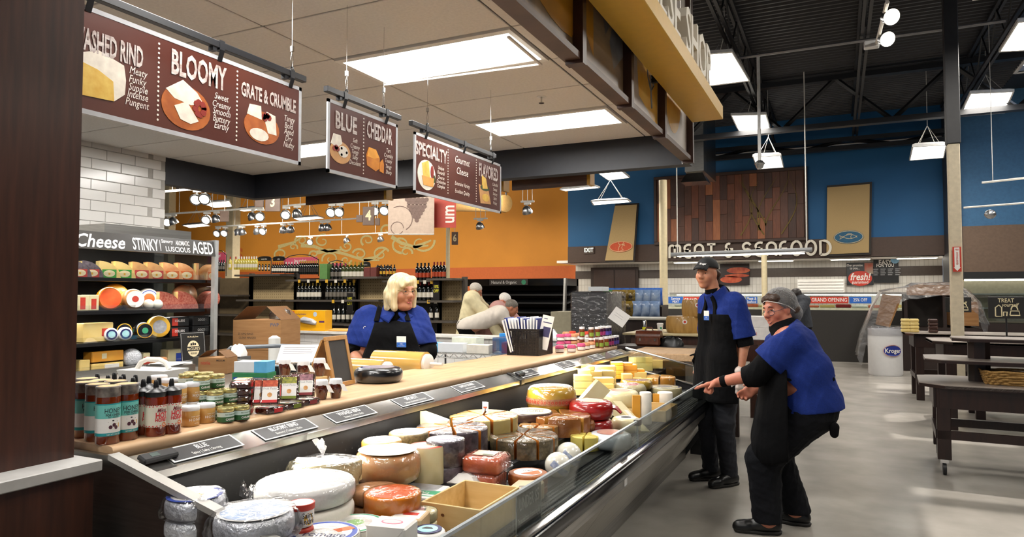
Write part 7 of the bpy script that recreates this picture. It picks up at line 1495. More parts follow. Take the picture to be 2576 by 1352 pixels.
def archsign(u0,u1,v0,v1,s,lab,m=None):
 t=B('shelf_sign',lab,'sign',u0,u1,v0,v1,YG-.05,.012,m or fo_k,'arched shelf signs'); w,h=t['w'],t['h']
 mb=M().tube([(-w*1.08,0,h*.75),(-w*.6,0,h*1.15),(0,0,h*1.28),(w*.6,0,h*1.15),(w*1.08,0,h*.75)],.008,5).tube([(w*1.08,0,h*.8),(w*1.08,0,pz((u0+u1)/2,696,YG)-t.location.z)],.008,5); ob('arched_frame',mb,black,t)
 if m is None:
  n=10; mb=M().prism([(w*math.cos(PI*i/n),h*.5*math.sin(PI*i/n)) for i in range(n+1)],0,.012); mb.k=0; mb.xf(frame((0,.012,h),(1,0,0),(0,0,1))); ob('arch',mb,fo_k,t)
 for j,q in enumerate(s.split('\n')):face(t,q,h*(.5 if m is None else .36),p_white,z=.6-.4*j+(.1 if m else 0),cond=.75)
for a in ((647,680,649,657,'sauvignon blanc','arched black sign lettered sauvignon blanc'),(685,715,649,657,'malbec','arched black sign lettered malbec'),(906,930,663,672,'red wines','arched black sign lettered red wines'),(945,962,672,678,'pinot','left of two small arched black signs'),(966,984,672,678,'blends','right of two small arched black signs')):archsign(*a)
archsign(712,797,648,676,'Stay stocked\nfor social gatherings!','pink sign reading Stay stocked for social gatherings',pinkm); archsign(820,872,663,690,'Drink pink','small pink sign over the grey labelled bottles',pinkm); archsign(520,566,636,662,'gatherings!','pink sign half hidden by the wall cheese case',pinkm)
for u,v0,v1,lab in ((880,738,790,'black curved 10% OFF tag hanging in the left wine bay'),(1097,708,758,'black curved 10% OFF tag at the end upright')):
 t=B('discount_tag',lab,'sign',u-8,u+8,v0,v1,YG-.34,.01,fo_k,'ten percent off tags'); face(t,'10%',t['h']*.22,mt('print_lemon','e3d92c',.5),z=.72); face(t,'OFF',t['h']*.22,MATS['print_lemon'],z=.5)
# produce case and boxes beyond the men
x0,x1=px(1168,13),px(1438,13); t=thing('produce_case','long black multi deck refrigerated case lettered Natural & Organic','refrigerator',((x0+x1)/2,13,0)); w=(x1-x0)/2; zt=pz(1300,703,13)
ob('back',M().box(-w,.3,0,w,.4,zt),gond,t); ob('base',M().box(-w,-.5,0,w,.4,.55),blk,t); ob('canopy',M().box(-w,-.35,zt-.14,w,.4,zt),blackg,t)
for i,v in enumerate((742,762,785)):z=pz(1300,v,13); ob('shelf',M().slab([(-w,-.15-.08*i,z-.02),(w,-.15-.08*i,z-.02),(w,.3,z+.06),(-w,.3,z+.06)],(0,0,.03)),blackm,t)
ob('header',M().box(-w*.35,-.37,zt-.13,w*.35,-.35,zt-.01),mt('header_brown','3a302a',.5),t); mb=M().add(*tmesh('Natural & Organic',.085,0,.01,0,.9)); mb.k=0; mb.xf(frame((-.1,-.372,zt-.07),(1,0,0),(0,0,1))); ob('lettering',mb,p_white,t,smooth=0)
ob('picture',M().prism(oval(.05,.05,14),0,.004).mesh('picture',p_green,0),None,t,(w*.28,-.371,zt-.07),(PI/2,0,0)); ob('end_trim',M().tube([(w,-.3,.55),(w,-.45,.8),(w,-.35,zt)],.04,6),steel,t)
for i in range(9):t=tag(ob('produce_carton',M().cb(-.14,-.12,0,.14,.12,.12+.05*(i%3),.004),(card,mt('produce_red','7a2a22',.6),mt('produce_green','4a5a30',.6))[i%3]),ords[i]+' small carton or produce tray on the case base beyond the men','carton','small cartons in the produce case'); t.location=(px(1190+26*i,12.7),12.72,.551)
B('meat_drape','beige paper covered table edge beyond the binder basket','table',1385,1440,785,838,9.2,.5,mt('drape_beige','9a937c',.7),z0=0); t=B('wrapped_pallet','tall black stack wrapped in shiny stretch film behind the counter end','pallet',1437,1525,735,900,8.6,.7,mt('stretch_wrap_black','121213',.3,n=.2,sc=4,st=(.6,.6,9),coat=1,bump=.9,bsc=14),z0=0); w=t['w']; ob('film',M().cb(-w-.015,-.015,.02,w+.06,.72,t['h']+.01,.03),m_bag,t); ob('carton',M().cb(-w*.3,.2,t['h']+.011,w*.5,.5,t['h']+.07,.003),bxw,t)
# tracks, spot heads, pendants, markers, banners
ZT=3.3; trm=mt('track_white','d5d2cb',.5)
silv=mt('lamp_silver','a9aaac',.25,.9); hot_=lamp('lamp_face','fff3dc',14)
def track(a,b,heads,lab):
 p,q=at(*a,Z=ZT),at(*b,Z=ZT); t=thing('light_track',lab,'track',tuple(p),0,'white lighting tracks'); d=q-p; ob('rail',M().tube([(0,0,0),tuple(d)],.022,6),trm,t)
 for k in (.15,.5,.85):ob('drop_wire',M().tube([tuple(d*k),tuple(d*k+Vector((0,0,DECK-ZT)))],.006,4),trm,t)
 for i,(u,lit) in enumerate(heads):
  k=(u-a[0])/(b[0]-a[0]); P=p+(q-p)*max(0,min(1,k)); uv=P-Vector((0,0,EYE)); P=at(u,676-FPX*uv.dot(_U)/uv.dot(_F),D=uv.dot(_F))
  s=thing('track_spotlight',ords[i%14]+(' lit' if lit else ' dark')+' spotlight on the ' +lab,'spotlight',tuple(P),RNG.uniform(.2,.8) if lit else RNG.uniform(-.6,.6),'track spotlights'); F_=Matrix.Translation((0,-.02,-.17)) @ Matrix.Rotation(-1.05 if lit else .5,4,'X')
  mb=M().lathe([(.03,.09),(.075,.05),(.10,-.02),(.105,-.06)][::-1],14); mb.k=0; mb.xf(F_); ob('reflector',mb,silv,s,smooth=60); mb=M().lathe([(1e-5,-.063),(.078,-.062)],14); mb.k=0; mb.xf(F_); ob('bulb',mb,hot_ if lit else mt('lamp_off','6d6a66',.2,.5),s); ob('arm',M().box(-.07,-.02,-.06,.07,.02,-.02).tube([(0,0,-.04),(0,-.02,-.14)],.014,5),trm,s)
track((416,482),(540,472),((497,1),(518,1)),'track at the top left under the canopy'); track((416,539),(662,523),((422,1),(438,0),(521,1),(545,0),(637,0),(656,1)),'track crossing the cream column'); track((712,519),(800,511),((720,1),(748,0)),'short track beside marker 3')
track((542,571),(900,550),((549,1),(567,1),(600,0),(610,0),(648,0),(664,1),(713,0),(731,0),(812,0),(825,0)),'long track low over the wine signs'); track((745,596),(982,586),((782,1),(873,0),(958,0)),'track in front of the painted scrolls'); track((825,512),(992,505),((836,1),(856,1),(944,1),(970,1)),'track below the wood valances'); track((1192,551),(1226,550),((1208,0),),'short hanging bar before the plain orange wall, lower one'); track((1310,508),(1344,507),((1327,0),),'short hanging bar before the plain orange wall, upper one')
for x,y in ((-14,15.5),(-11,16),(-17.5,15.5),(-8.8,16.5),(-21,16)):area((x,y,4.0),1.6,.6,105,(1,.9,.74),(1.0,0,0))
for x in (-10.5,-8,-5.5):area((x,7.6,3.5),1.2,.5,80,(1,.93,.82),(.75,0,0))  # unseen area lights added to brighten the wine shelf fronts; no fixtures modelled here
pw=mt('pendant_white','dedede',.4)
def pend(q,Z,lab,pw_=70,h=.1,grp='hanging high bay lights',wire=True):
 P=[at(u,v,Z=Z) for u,v in q]; c=sum(P,Vector())/4; t=thing('pendant_light',lab,'pendant light',tuple(c),0,grp); P=[p_-c for p_ in P]; ctr=Vector((0,0,0)); I=[p_*.93 for p_ in P]; Tp=[p_*.8+Vector((0,0,h)) for p_ in P]; U0=[p_+Vector((0,0,h*.45)) for p_ in P]
 mb=M().add(P+U0+Tp+I,[(0,1,5,4),(1,2,6,5),(2,3,7,6),(3,0,4,7),(4,5,9,8),(5,6,10,9),(6,7,11,10),(7,4,8,11),(8,9,10,11),(0,12,13,1),(1,13,14,2),(2,14,15,3),(3,15,12,0)]); ob('housing',mb,pw,t,smooth=0); ob('lens',M().add([p_+Vector((0,0,.008)) for p_ in I],[(0,1,2,3)]),glow2,t,smooth=0)
 if wire:
  mb=M()
  for p_ in Tp:mb.tube([tuple(p_*.8+Vector((0,0,h*.2))),(0,0,h+.45)],.006,4)
  mb.tube([(0,0,h+.45),(0,0,DECK-Z)],.007,4); ob('wires',mb,trm,t)
 if pw_:e1=(P[1]-P[0]+P[2]-P[3]).length/2; e2=(P[3]-P[0]+P[2]-P[1]).length/2; area(tuple(c-Vector((0,0,.03))),e1*.85,e2*.85,pw_)
RQ=lambda a,b,c,d,s=0:[(a+s,b),(c+s,b-(c-a)*.05),(c,d-(c-a)*.05),(a,d)]
for q,lab,w_ in (([(1780,135),(1842,130),(1887,205),(1783,218)],'big hanging light next to the P of the letters sign',80),([(1838,290),(1928,288),(1940,330),(1862,341)],'hanging light with visible reflectors above the cream camera pole',80),([(1893,395),(1965,392),(1972,422),(1905,427)],'hanging light behind the camera dome',45),([(2295,370),(2382,365),(2375,398),(2287,405)],'hanging light left of the tall steel column',45),([(2440,235),(2552,230),(2528,285),(2412,295)],'hanging light under the skylight truss at the right',80),([(1495,430),(1555,424),(1585,448),(1530,455)],'hanging light over the blue wall, left',45),([(2560,55),(2680,48),(2650,125),(2512,132)],'hanging light cut by the right edge of the view',110)):pend(q,5.0 if w_>60 else 4.3,lab,w_)
for q,lab in (([(505,512),(578,506),(585,520),(540,524)],'fluorescent pendant left of the cream column'),([(458,568),(512,563),(530,569),(476,574)],'low fluorescent pendant above the case header end'),([(596,528),(648,523),(665,527),(612,533)],'fluorescent pendant beside marker 3'),([(736,550),(800,545),(817,550),(752,556)],'fluorescent pendant in the middle of the orange wall'),([(752,488),(800,480),(812,490),(776,496)],'fluorescent pendant cut off by the valance'),([(1408,478),(1500,469),(1510,473),(1420,482)],'thin fluorescent pendant below the right valance end'),([(1486,508),(1580,503),(1588,509),(1492,517)],'fluorescent pendant in front of the steer emblem board')):pend(q,3.6,lab,55,.06,'low fluorescent pendants')
t=thing('counter_strip_light','long thin grey hanging light in front of the MEAT & SEAFOOD letters','pendant light',tuple(at(1858,637,Y=15))); w=(px(2036,15)-px(1681,15))/2; ob('housing',M().tube([(-w,0,0),(w,0,.03)],.045,8),mt('fixture_grey','8d8f92',.4),t); ob('lamp',M().box(-w*.9,-.02,-.05,w*.9,.02,-.03),glow2,t)
for x in (-w*.9,w*.93):ob('drop_wire',M().tube([(x,0,.03),(x,0,DECK-t.location.z)],.012,5),trm,t)
mk_=mt('marker_brown','6d5a50',.45)
def marker(u0,u1,v0,v1,s,lab,D=12,sub=()):
 p=at((u0+u1)/2,v1,D=D); h=(v1-v0)*D/FPX; w=(u1-u0)*D/FPX/2; t=thing('aisle_marker',lab,'sign',tuple(p),YAW,'hanging aisle markers'); t['h']=h; ob('panel',M().cb(-w,0,0,w,.04,h,.003),mk_,t)
 if s:face(t,s,h*.75,p_cream,cond=.8,bold=.03)
 ob('hanger',M().tube([(0,.02,h),(0,.02,DECK-p.z)],.006,4),trm,t)
for a in ((667,704,487,532,'3','brown hanging aisle marker numbered three'),(641,662,499,521,'','small blank brown marker left of number 3'),(912,941,520,567,'4','brown hanging aisle marker numbered four'),(896,911,541,559,'','small blank marker left of number 4'),(943,955,549,567,'','small dark marker right of number 4'),(1136,1152,584,616,'6','brown hanging aisle marker numbered six'),(553,574,531,558,'','pale blank marker beside the cream column')):marker(*a)
bnA=mt('banner_taupe','b9a596',.6); bnB=mt('banner_red','b8322a',.55,c2='cf5a44',sc=2)
p=at(1034,590,D=11); t=thing('hanging_banner','pale hanging banner printed with a bunch of grapes','banner',tuple(p),YAW); w,h=58*11/FPX,100*11/FPX; t['h']=h; ob('cloth',M().box(-w,0,0,w,.012,h),bnA,t); mb=M(); gp=mt('print_grape','6a534b',.6)
for i,(r_,n) in enumerate(((0,6),(1,5),(2,5),(3,4),(4,3),(5,2),(6,1))):
 for j in range(n):mb.mark(); mb.prism(oval(.035,.035,12),0,.003); mb.xf(frame((.12+(j-n/2)*.062,-.001,h*.88-r_*.055),(1,0,0),(0,0,1)))
ob('grapes',mb,gp,t,smooth=0); mb=M().ribbon(arc(-.18,.25,.2,-60,120,12),.012,.003).ribbon(arc(-.22,.1,.1,0,330,14),.01,.003); mb.k=0; mb.xf(frame((0,-.001,0),(1,0,0),(0,0,1))); ob('tendril',mb,gp,t,smooth=0); ob('hanger',M().tube([(-w,0,0),(w,0,0)],.01,5).tube([(0,0,h),(0,0,DECK-p.z)],.005,4),trm,t)
p=at(1119,573,D=11.3); t=thing('hanging_banner','red hanging banner with sideways white letters','banner',tuple(p),YAW); w,h=28*11.3/FPX,100*11.3/FPX; ob('cloth',M().box(-w,0,0,w,.012,h),bnB,t); mb=M().add(*tmesh('um',.30,0,.02,0,.8)); mb.k=0; mb.xf(frame((.06,-.002,.22),(0,0,1),(-1,0,0))); ob('lettering',mb,p_white,t,smooth=0); ob('hanger',M().tube([(0,0,h),(0,0,DECK-p.z)],.005,4),trm,t)
def col(u0,u1,Y,lab,m=cream,z1=DECK,rnd=False,nm='support_column'):
 x0,x1=px(u0,Y),px(u1,Y); w=(x1-x0)/2; t=thing(nm,lab,'column',((x0+x1)/2,Y,0),0); ob('shaft',M().lathe([(w,0),(w,z1)],20) if rnd else M().cb(-w,-w,0,w,w,z1,.01),m,t); ob('base_plate',M().box(-w*1.3,-w*1.3,0,w*1.3,w*1.3,.03),gon,t); return t
col(575,593,14,'square cream column in the wine aisle'); col(1123,1130,16,'slim cream column right of the wine bottles'); col(416,430,13,'cream column half hidden by the tiled wall')
# painted scrolls and letter on the orange wall
scm=mt('mural_pale_green','cdbf84',.7); YW=20.995; mu=thing('wall_mural','pale green painted scrollwork on the orange wall','mural',(0,YW,0))
def uvw(pts):return [(at(u,v,Y=YW).x,at(u,v,Y=YW).z) for u,v in pts]
def scroll(u,v,r,a0,tr,s=1):
 n=30; P=[(u+r*(1-.78*i/n)*math.cos(a0+s*tr*2*PI*i/n),v+r*.85*(1-.78*i/n)*math.sin(a0+s*tr*2*PI*i/n)) for i in range(n+1)]
 mb=M().ribbon(uvw(P),[.09-.05*i/n for i in range(n+1)],.006); mb.k=0; mb.xf(frame((0,0,0),(1,0,0),(0,0,1))); ob('scroll',mb,scm,mu,smooth=0)
for a in ((707,640,18,2.2,1.1),(758,606,17,2.6,1.2),(812,607,20,-1.2,1.1,-1),(832,652,22,2.8,1.2),(872,620,16,3.1,1.2,-1),(870,655,14,0,1.1),(905,640,18,3.3,1.2),(958,640,22,-.4,1.15,-1),(925,605,18,2.2,1.2),(1010,615,26,1.5,1.2),(975,578,17,2.5,1.1),(1060,610,34,-.2,.8),(1022,635,16,.3,1.0,-1),(738,622,11,.5,1.1,-1),(790,640,12,2.6,1.1)):scroll(*a)
for P in ([(700,622),(720,616),(740,610),(762,596)],[(757,618),(790,620),(826,634),(860,628)],[(796,636),(830,630),(870,640),(915,655),(955,655)],[(915,655),(945,648),(972,625)],[(985,596),(1010,612),(1045,622),(1078,618)],[(1040,624),(1062,615),(1085,605)]):
 n=len(P); mb=M().ribbon(uvw(P),[.16-.1*i/(n-1) for i in range(n)],.007); mb.k=0; mb.xf(frame((0,0,0),(1,0,0),(0,0,1))); ob('stem',mb,scm,mu,smooth=0)
t=thing('wall_letters','large terracotta painted letters on the orange wall behind the column','lettering',tuple(at(592,645,Y=20.99))); mb=M().add(*tmesh('rs',1.1,.004,.02)); mb.k=0; mb.xf(frame((0,0,.15),(1,0,0),(0,0,1))); ob('lettering',mb,orange2,t,smooth=0)
# ================================================================ meat and seafood department, right hand floor
BL=18.93
wp=[mt('plank_%s' %n,a,.5,sc=5,c2=b,st=(9,9,.8),det=6) for n,a,b in (('umber','5a3220','44230f'),('russet','7a4226','5f2f18'),('amber','a4633a','8a4e2b'),('cocoa','4a2a1e','371d13'),('walnut','643a28','50291a'))]
t=thing('plank_panel','framed panel of mixed reddish brown vertical planks on the blue wall','wall panel',(-4.5,BL,2.95)); W0,H0=3.75,1.72; x=0
ob('backing',M().box(-.06,.02,-.06,W0+.06,.06,H0+.06),gond,t)
while x<W0-.01:
 z=0; w=min(.187,W0-x)
 while z<H0-.02:
  h=min(RNG.uniform(.35,1.2),H0-z); h=H0-z if H0-z-h<.2 else h
  ob('plank',M().cb(.002,0,.002,w-.002,.02+RNG.uniform(0,.008),h-.002,.003),wp[RNG.choice((0,0,1,1,2,3,3,4,4))],t,(x,-.008,z)); z += h
 x += w
for q in ((-.08,-.08,W0+.08,0),(-.08,H0,W0+.08,H0+.08),(-.08,0,0,H0),(W0,0,W0+.08,H0)):ob('frame_rail',M().cb(q[0],-.05,q[1],q[2],.03,q[3],.006),mt('frame_umber','3a241a',.5),t)
mb=M()
for k in range(7):mb.ribbon([(2.2+.18*k+.30*math.sin(s/3+k),.1+1.4*s/9+.12*(k%3)) for s in range(10)],[.035-.003*s for s in range(10)],.002)
mb.k=0; mb.xf(frame((0,-.03,0),(1,0,0),(0,0,1))); ob('painted_reed',mb,mt('reed_olive','6e5a24',.7),t,smooth=0)
# rounded department letters
def stroke(ch):
 U=[(0,0),(0,.65)]+arc(.3,.65,.3,180,0,8)[1:]+[(.6,0)]
 return {'M':[[(0,0),(0,.7)]+arc(.2,.75,.2,170,10,6)+[(.4,0)],[(.4,.7)]+arc(.6,.75,.2,170,10,6)+[(.8,0)]],'E':[arc(.35,.3,.32,300,90,8,.3) ,arc(.35,.72,.32,270,60,8,.25),[(.2,.5),(.5,.5)]],'A':[U,[(0,.38),(.6,.38)]],'T':[[(0,.95),(.6,.95)],[(.3,.95),(.3,0)]],
   '&':[arc(.3,.74,.2,300,60,8,.22),arc(.28,.28,.26,100,350,10,.28),[(.3,.55),(.6,.55)]],'S':[arc(.3,.72,.26,20,250,9,.25)+arc(.3,.27,.28,80,-160,9,.27)],'F':[[(0,0),(0,.7)]+arc(.3,.68,.3,175,70,6),[(0,.48),(.45,.48)]],'O':[arc(.32,.5,.32,90,450,20,.48)],'D':[[(0,0),(0,.96)]+arc(.25,.48,.38,88,-88,12,.48)+[(0,0)]]}[ch]
t=thing('department_sign','cream rounded letters reading MEAT & SEAFOOD on the brown band','sign',(px(1685,BL-.05),BL-.02,2.50)); x=0; lw=lcr
for ch in 'MEAT & SEAFOOD':
 if ch == ' ':x += .13; continue
 mb=M(); k=.36; w=0
 for s in stroke(ch):P=[(a*k,b*k) for a,b in s]; mb.ribbon(P,.06,.03); w=max(w,max(a for a,b in P))
 mb.k=0; mb.xf(frame((0,0,0),(1,0,0),(0,0,1))); ob('letter',mb,lw,t,(x,0,0),smooth=0); x += w+.105
t=thing('exit_sign','small lit EXIT lettering on the brown band','sign',tuple(at(1481,637,Y=18.94))); t['h']=.2; ob('plate',M().box(-.16,0,-.02,.16,.02,.18),mt('exit_brown','46362d',.5),t); face(t,'EXIT',.17,lamp('exit_glow','e8f0e0',1.6),z=.4)
tanb=mt('burlap_tan','b59a6b',.8,n=.1,sc=120)
def emblem(q,Ys,lab,oc,cow):
 P=[at(u,v,Y=y) for (u,v),y in zip(q,Ys)]; c=sum(P,Vector())/4; t=thing('emblem_board',lab,'sign',tuple(c),0,'emblem boards on the blue wall'); P=[p_-c for p_ in P]; F_=frame((0,0,0),P[2]-P[3],P[0]-P[3])
 ob('board',M().slab(P,(0,.07,0)),tanb,t); ob('frame',M().slab([p_*1.06+Vector((.02,.02,0)) for p_ in P],(0,.05,0)),gond,t); h=(P[0]-P[3]).length; F_=F_ @ Matrix.Translation((0,-h*.26,.012)); pale=mt('emblem_line','d9c79a',.7)
 mb=M().prism(oval(.33,.165,30),0,.006); mb.k=0; mb.xf(F_); e=ob('oval',mb,oc,t,smooth=0); mb=M().ribbon(oval(.315,.15,30),.012,.008,True)
 if cow:
  for s in ([(-.06,-.12),(-.05,-.02),(-.02,.05),(.03,.06),(.09,.03),(.12,.02)],[(-.02,.05),(-.07,.09),(-.06,.13)],[(.03,.06),(.07,.10),(.06,.13)],[(.05,.03),(.03,-.03),(.05,-.08),(.09,-.10),(.0,-.12)],[(.03,.06),(.08,.06),(.11,.08)]):mb.ribbon(s,.012,.008)
 else:
  for s in (arc(.03,-.06,.17,20,160,10,.12),arc(.03,.06,.17,-20,-160,10,.10),[(-.13,0),(-.2,.05),(-.18,0),(-.2,-.05),(-.13,0)],arc(.1,0,.05,120,240,5),[(-.05,.05),(0,.09),(.08,.08)]):mb.ribbon(s,.010,.008)
 mb.k=0; mb.xf(F_); ob('line_art',mb,pale,e,smooth=0)
emblem([(1547,518),(1602,515),(1592,655),(1522,656)],(18.9,18.9,18.35,18.35),'tan leaning board with a red oval steer emblem',mt('emblem_red','c4512f',.6),True); emblem([(2081,472),(2188,463),(2186,636),(2079,640)],(18.9,)*4,'tan board with a blue oval fish emblem',mt('emblem_blue','1f5a7c',.6),False)
# recess: doors, posters, louvre, counters
YR=20.55
d=struct('door_1',M().box(px(1488,YR),YR-.05,0,px(1607,YR),YR,2.34),mt('door_frame_brown','33231c',.5))
for a,b in ((1495,1546),(1549,1600)):
 l=ob('door_leaf',M().cb(px(a,YR),YR-.07,.02,px(b,YR),YR-.05,2.26,.004),mt('door_leaf_brown','3f2b22',.45),d); xm=(px(a,YR)+px(b,YR))/2; ob('push_plate',M().box(xm-.3,YR-.078,.95,xm+.3,YR-.07,1.25),black,l)
def P_(u0,u1,v0,v1,lab,m):return B('wall_poster',lab,'poster',u0,u1,v0,v1,YR-.03,.02,m,z0=None)
t=P_(1812,1886,664,718,'poster photo of red grilled meat beside the cap',mt('poster_dark','2a1a18',.4)); mr2=mt('poster_meat','a83218',.4,c2='d2683c',sc=7)
for a,b,c,e in ((-.1,.16,.3,.1),(.1,.42,.32,.09),(.06,.27,.34,.05)):mb=M().prism(oval(c,e,16,a,b),0,.002); mb.k=0; mb.xf(frame((0,-.001,0),(1,0,0),(0,0,1))); ob('picture',mb,mr2,t,smooth=0)
t=P_(2131,2198,661,718,'dark poster lettered fresh! guaranteed in a red oval',mt('poster_slate','2d2f33',.4)); mb=M().prism(oval(t['w']*.9,.2,20,0,.18),0,.002); mb.k=0; mb.xf(frame((0,-.001,0),(1,0,0),(0,0,1))); ob('oval',mb,p_red,t,smooth=0); face(t,'fresh!',.26,p_white,z=.36,y=-.004,shear=.25,bold=.02); face(t,'guaranteed',.11,p_white,z=.13,y=-.004); face(t,'Our promise',.09,p_white,-.12,.88); face(t,'to you...',.09,p_white,-.12,.75); ob('picture',M().box(t['w']*.35,-.002,.3,t['w']*.99,0,t['h']*.98),mt('poster_landscape','9a8f80',.5,c2='b0503a',sc=5),t)
t=P_(2199,2262,648,712,'black menu poster lettered EASY with a pale blue disc',mt('poster_black','17181b',.4)); face(t,'EASY',.17,p_white,-.02,.8,bold=.03); face(t,'FOR YOU',.12,p_white,-.02,.68,bold=.02)
for i in range(4):
 for j in range(4):ob('print',M().box(-.3+.17*i,-.002,.2+.05*j,-.2+.17*i+.02*(j%2),0,.22+.05*j),p_grey,t)
mb=M().prism(oval(.10,.10,16,t['w']*.72,t['h']*.9),0,.004); mb.k=0; mb.xf(frame((0,-.002,0),(1,0,0),(0,0,1))); ob('disc',mb,mt('disc_sky','8fc4e6',.4),t,smooth=0)
t=B('louvred_panel','white louvred panel on the tiled recess wall','panel',2005,2125,703,742,YR-.2,.249,whitep)
for i in range(5):ob('louvre',M().slab([(-t['w']*.95,-.02,.03+t['h']*.19*i),(t['w']*.95,-.02,.03+t['h']*.19*i),(t['w']*.95,0,.09+t['h']*.19*i),(-t['w']*.95,0,.09+t['h']*.19*i)],(0,.01,0)),whitep,t)
col(1660,1680,15,'round cream column left of the MEAT letters',rnd=True,z1=4.0); col(1916,1931,17,'slim cream column behind the hairnet woman',rnd=True,z1=2.43)
t=col(2391,2422,11.2,'square cream steel column with red fire extinguisher sign',mt('column_cream','c9bda4',.5),z1=3.58); ob('upper_shaft',M().cb(-.085,-.085,3.58,.085,.085,DECK,.01),dkgrey,t)
s=thing('fire_sign','red and white arrow sign reading FIRE EXTINGUISHER on the column','sign',(t.location.x-.0,t.location.y-.115,at(2407,684,Y=11.08).z)); s['h']=.34; ob('plate',M().box(-.05,0,0,.05,.008,.34),p_red,s); ob('arrow',M().prism([(-.03,.33),(-.03,.06),(-.042,.06),(0,.01),(.042,.06),(.03,.06),(.03,.33)],0,.002).mesh('arrow',p_white,0),None,s,(0,-.001,0),(PI/2,0,0)); face(s,'FIRE',.03,p_red,z=.88,y=-.005); mb=M().add(*tmesh('EXTINGUISHER',.032,0,.01,0,.8)); mb.k=0; mb.xf(frame((0,-.005,.18),(0,0,-1),(1,0,0))); ob('lettering',mb,p_red,s,smooth=0)
YC=17.2; t=B('service_counter','long refrigerated meat service counter with lit glass front','counter',1680,2330,780,905,YC,1.2,mt('counter_dark','25221f',.5),z0=0); w=t['w']; h=t['h']
ob('lit_shelf',M().box(-w,.05,h,w,.9,h+.05),mt('shelf_pale','d8d2b8',.5),t); ob('glass_front',M().slab([(-w,0,h+.05),(w,0,h+.05),(w,.25,h+.36),(-w,.25,h+.36)],(0,.01,0)),pane,t); ob('canopy',M().box(-w,.2,h+.36,w,.9,h+.40),steel,t); ob('lamp',M().box(-w*.95,.4,h+.33,w*.95,.46,h+.355),glow2,t)
for i in range(16):q=tag(ob('seafood_tray',M().cb(-.16,-.18,0,.16,.18,.05+.015*(i%3),.015),(p_white,m_slab,m_brick,m_red)[i%4]),ords[i%14]+(' tray from the left in the service counter' if i<14 else ' tray from the right end of the service counter'),'tray','food trays in the service counter'); q.location=(t.location.x-w*.9+w*1.8*i/15,YC+.4,h+.051)
for u0,u1,s,m_,lab in ((1681,1718,'Service',badge_b,'blue banner lettered Service MEAT on the counter glass'),(1719,1800,'GRAND OPENING',p_red,'left red GRAND OPENING banner behind the cheese wheels'),(1876,1905,'Meat &',badge_b,'blue banner lettered Meat & Seafood between the workers'),(2038,2134,'GRAND OPENING',p_red,'right red GRAND OPENING banner beside the dark haired shopper'),(2136,2192,'25% OFF',badge_b,'blue 25% OFF banner next to the draped display')):
 t=B('counter_banner',lab,'banner',u0,u1,747,764,YC+.05,.01,m_,'banners along the service counter'); face(t,s,.12 if len(s)>8 else .1,p_white,z=.5 if len(s)>7 or s[0] == '2' else .7,bold=.01,cond=.75)
 if s in ('Service','Meat &'):face(t,'MEAT' if s[0] == 'S' else 'Seafood',.08,p_white,z=.25)
# between the counter end and the meat department
YK=12; sm=mt('shelf_espresso','261915',.4)
t=B('snack_shelf','dark shelf unit stocked with snack bags','shelf',1528,1665,772,870,YK,.5,sm,z0=0); ob('upper_board',M().box(-t['w'],-.1,t['h'],t['w'],.5,t['h']+.03),sm,t); ob('lower_board',M().box(-t['w'],-.25,pz(1590,800,YK),t['w'],0,pz(1590,800,YK)+.03),sm,t)
bgm=[mt('bag_' +n,c,.25,c2=c2,sc=9,coat=.6,bump=.4,bsc=20) for n,c,c2 in (('black_gold','14130f','a3873a'),('blue_foil','1f4aa0','4a7ad0'),('green_foil','1d6a3a','5b8a4a'),('silver_blue','9fb2cc','5f7fb0'))]
pil=M(); N=10
for zi,(f,wd) in enumerate(((0,1),(.08,.98),(.3,.94),(.7,.94),(.92,.98),(1,1))):th=(.004,.03,.062,.06,.03,.004)[zi]; pil.v += [(wd*.095*x,th*(1-abs(x) ** 3)*y,.27*f) for y in (-1,1) for x in (-1,-.5,0,.5,1)]
pil.f=[[10*a+b,10*a+b+1,10*a+11+b,10*a+10+b] for a in range(5) for b in (0,1,2,3)]+[[10*a+b+1,10*a+b,10*a+10+b,10*a+11+b] for a in range(5) for b in (5,6,7,8)]; pil.mi=[0]*len(pil.f)
pms=[pil.mesh('snack_bag',m_,180) for m_ in bgm]
for row,(v,us) in enumerate(((772,R_(1536,1652,7)),(800,R_(1570,1652,5)))):
 for i,u in enumerate(us):
  k=2 if (row == 0 and i == 0) else 3 if i >= len(us)-3 else 0
  for dpt in (0,1):
   if dpt and row:continue
   q=tag(ob('snack_bag',pms[1 if dpt else k]),ords[i]+' snack bag from the left, ' +('upper','lower')[row]+' row' +(', rear blue rank' if dpt else ''),'snack bag','snack bags on the dark shelf'); q.location=(px(u,YK),YK-.17+.17*dpt+.06*(1-row),(pz(1590,v,YK)+(.031 if True else 0))+.02*dpt*0); q.rotation_euler=(.1,0,RNG.uniform(-.2,.2)); q.scale=(1,1,1+.12*dpt)
B('grey_counter','dark counter with a pale grey top in front of the snack bags','counter',1536,1722,806,905,10.4,.6,sm,z0=0); B('laminate_slab','pale grey counter top in front of the snack bags','counter top',1530,1722,801,806,10.35,.7,mt('laminate_grey','aaa69c',.4))
t=thing('paper_sheet','tilted white sheet of paper standing at the black wrapped stack','paper',tuple(at(1548,808,Y=8.4)),0,None,(-.3,.6,.1)); ob('sheet',M().box(-.10,0,-.02,.12,.002,.16),p_white,t); ob('print',M().box(-.06,-.001,.06,.06,0,.063).box(-.06,-.001,.09,.05,0,.093),p_grey,t)
t=B('display_table','dark wood table with beige top carrying big cheese wheels','table',1585,1905,846,905,8.9,1.0,woodd,z0=None); zt=t.location.z+t['h']; ob('tabletop',M().cb(-t['w']-.08,-.1,t['h']-.002,t['w']+.08,1.1,t['h']+.025,.006),mt('top_beige','c2b187',.5),t)
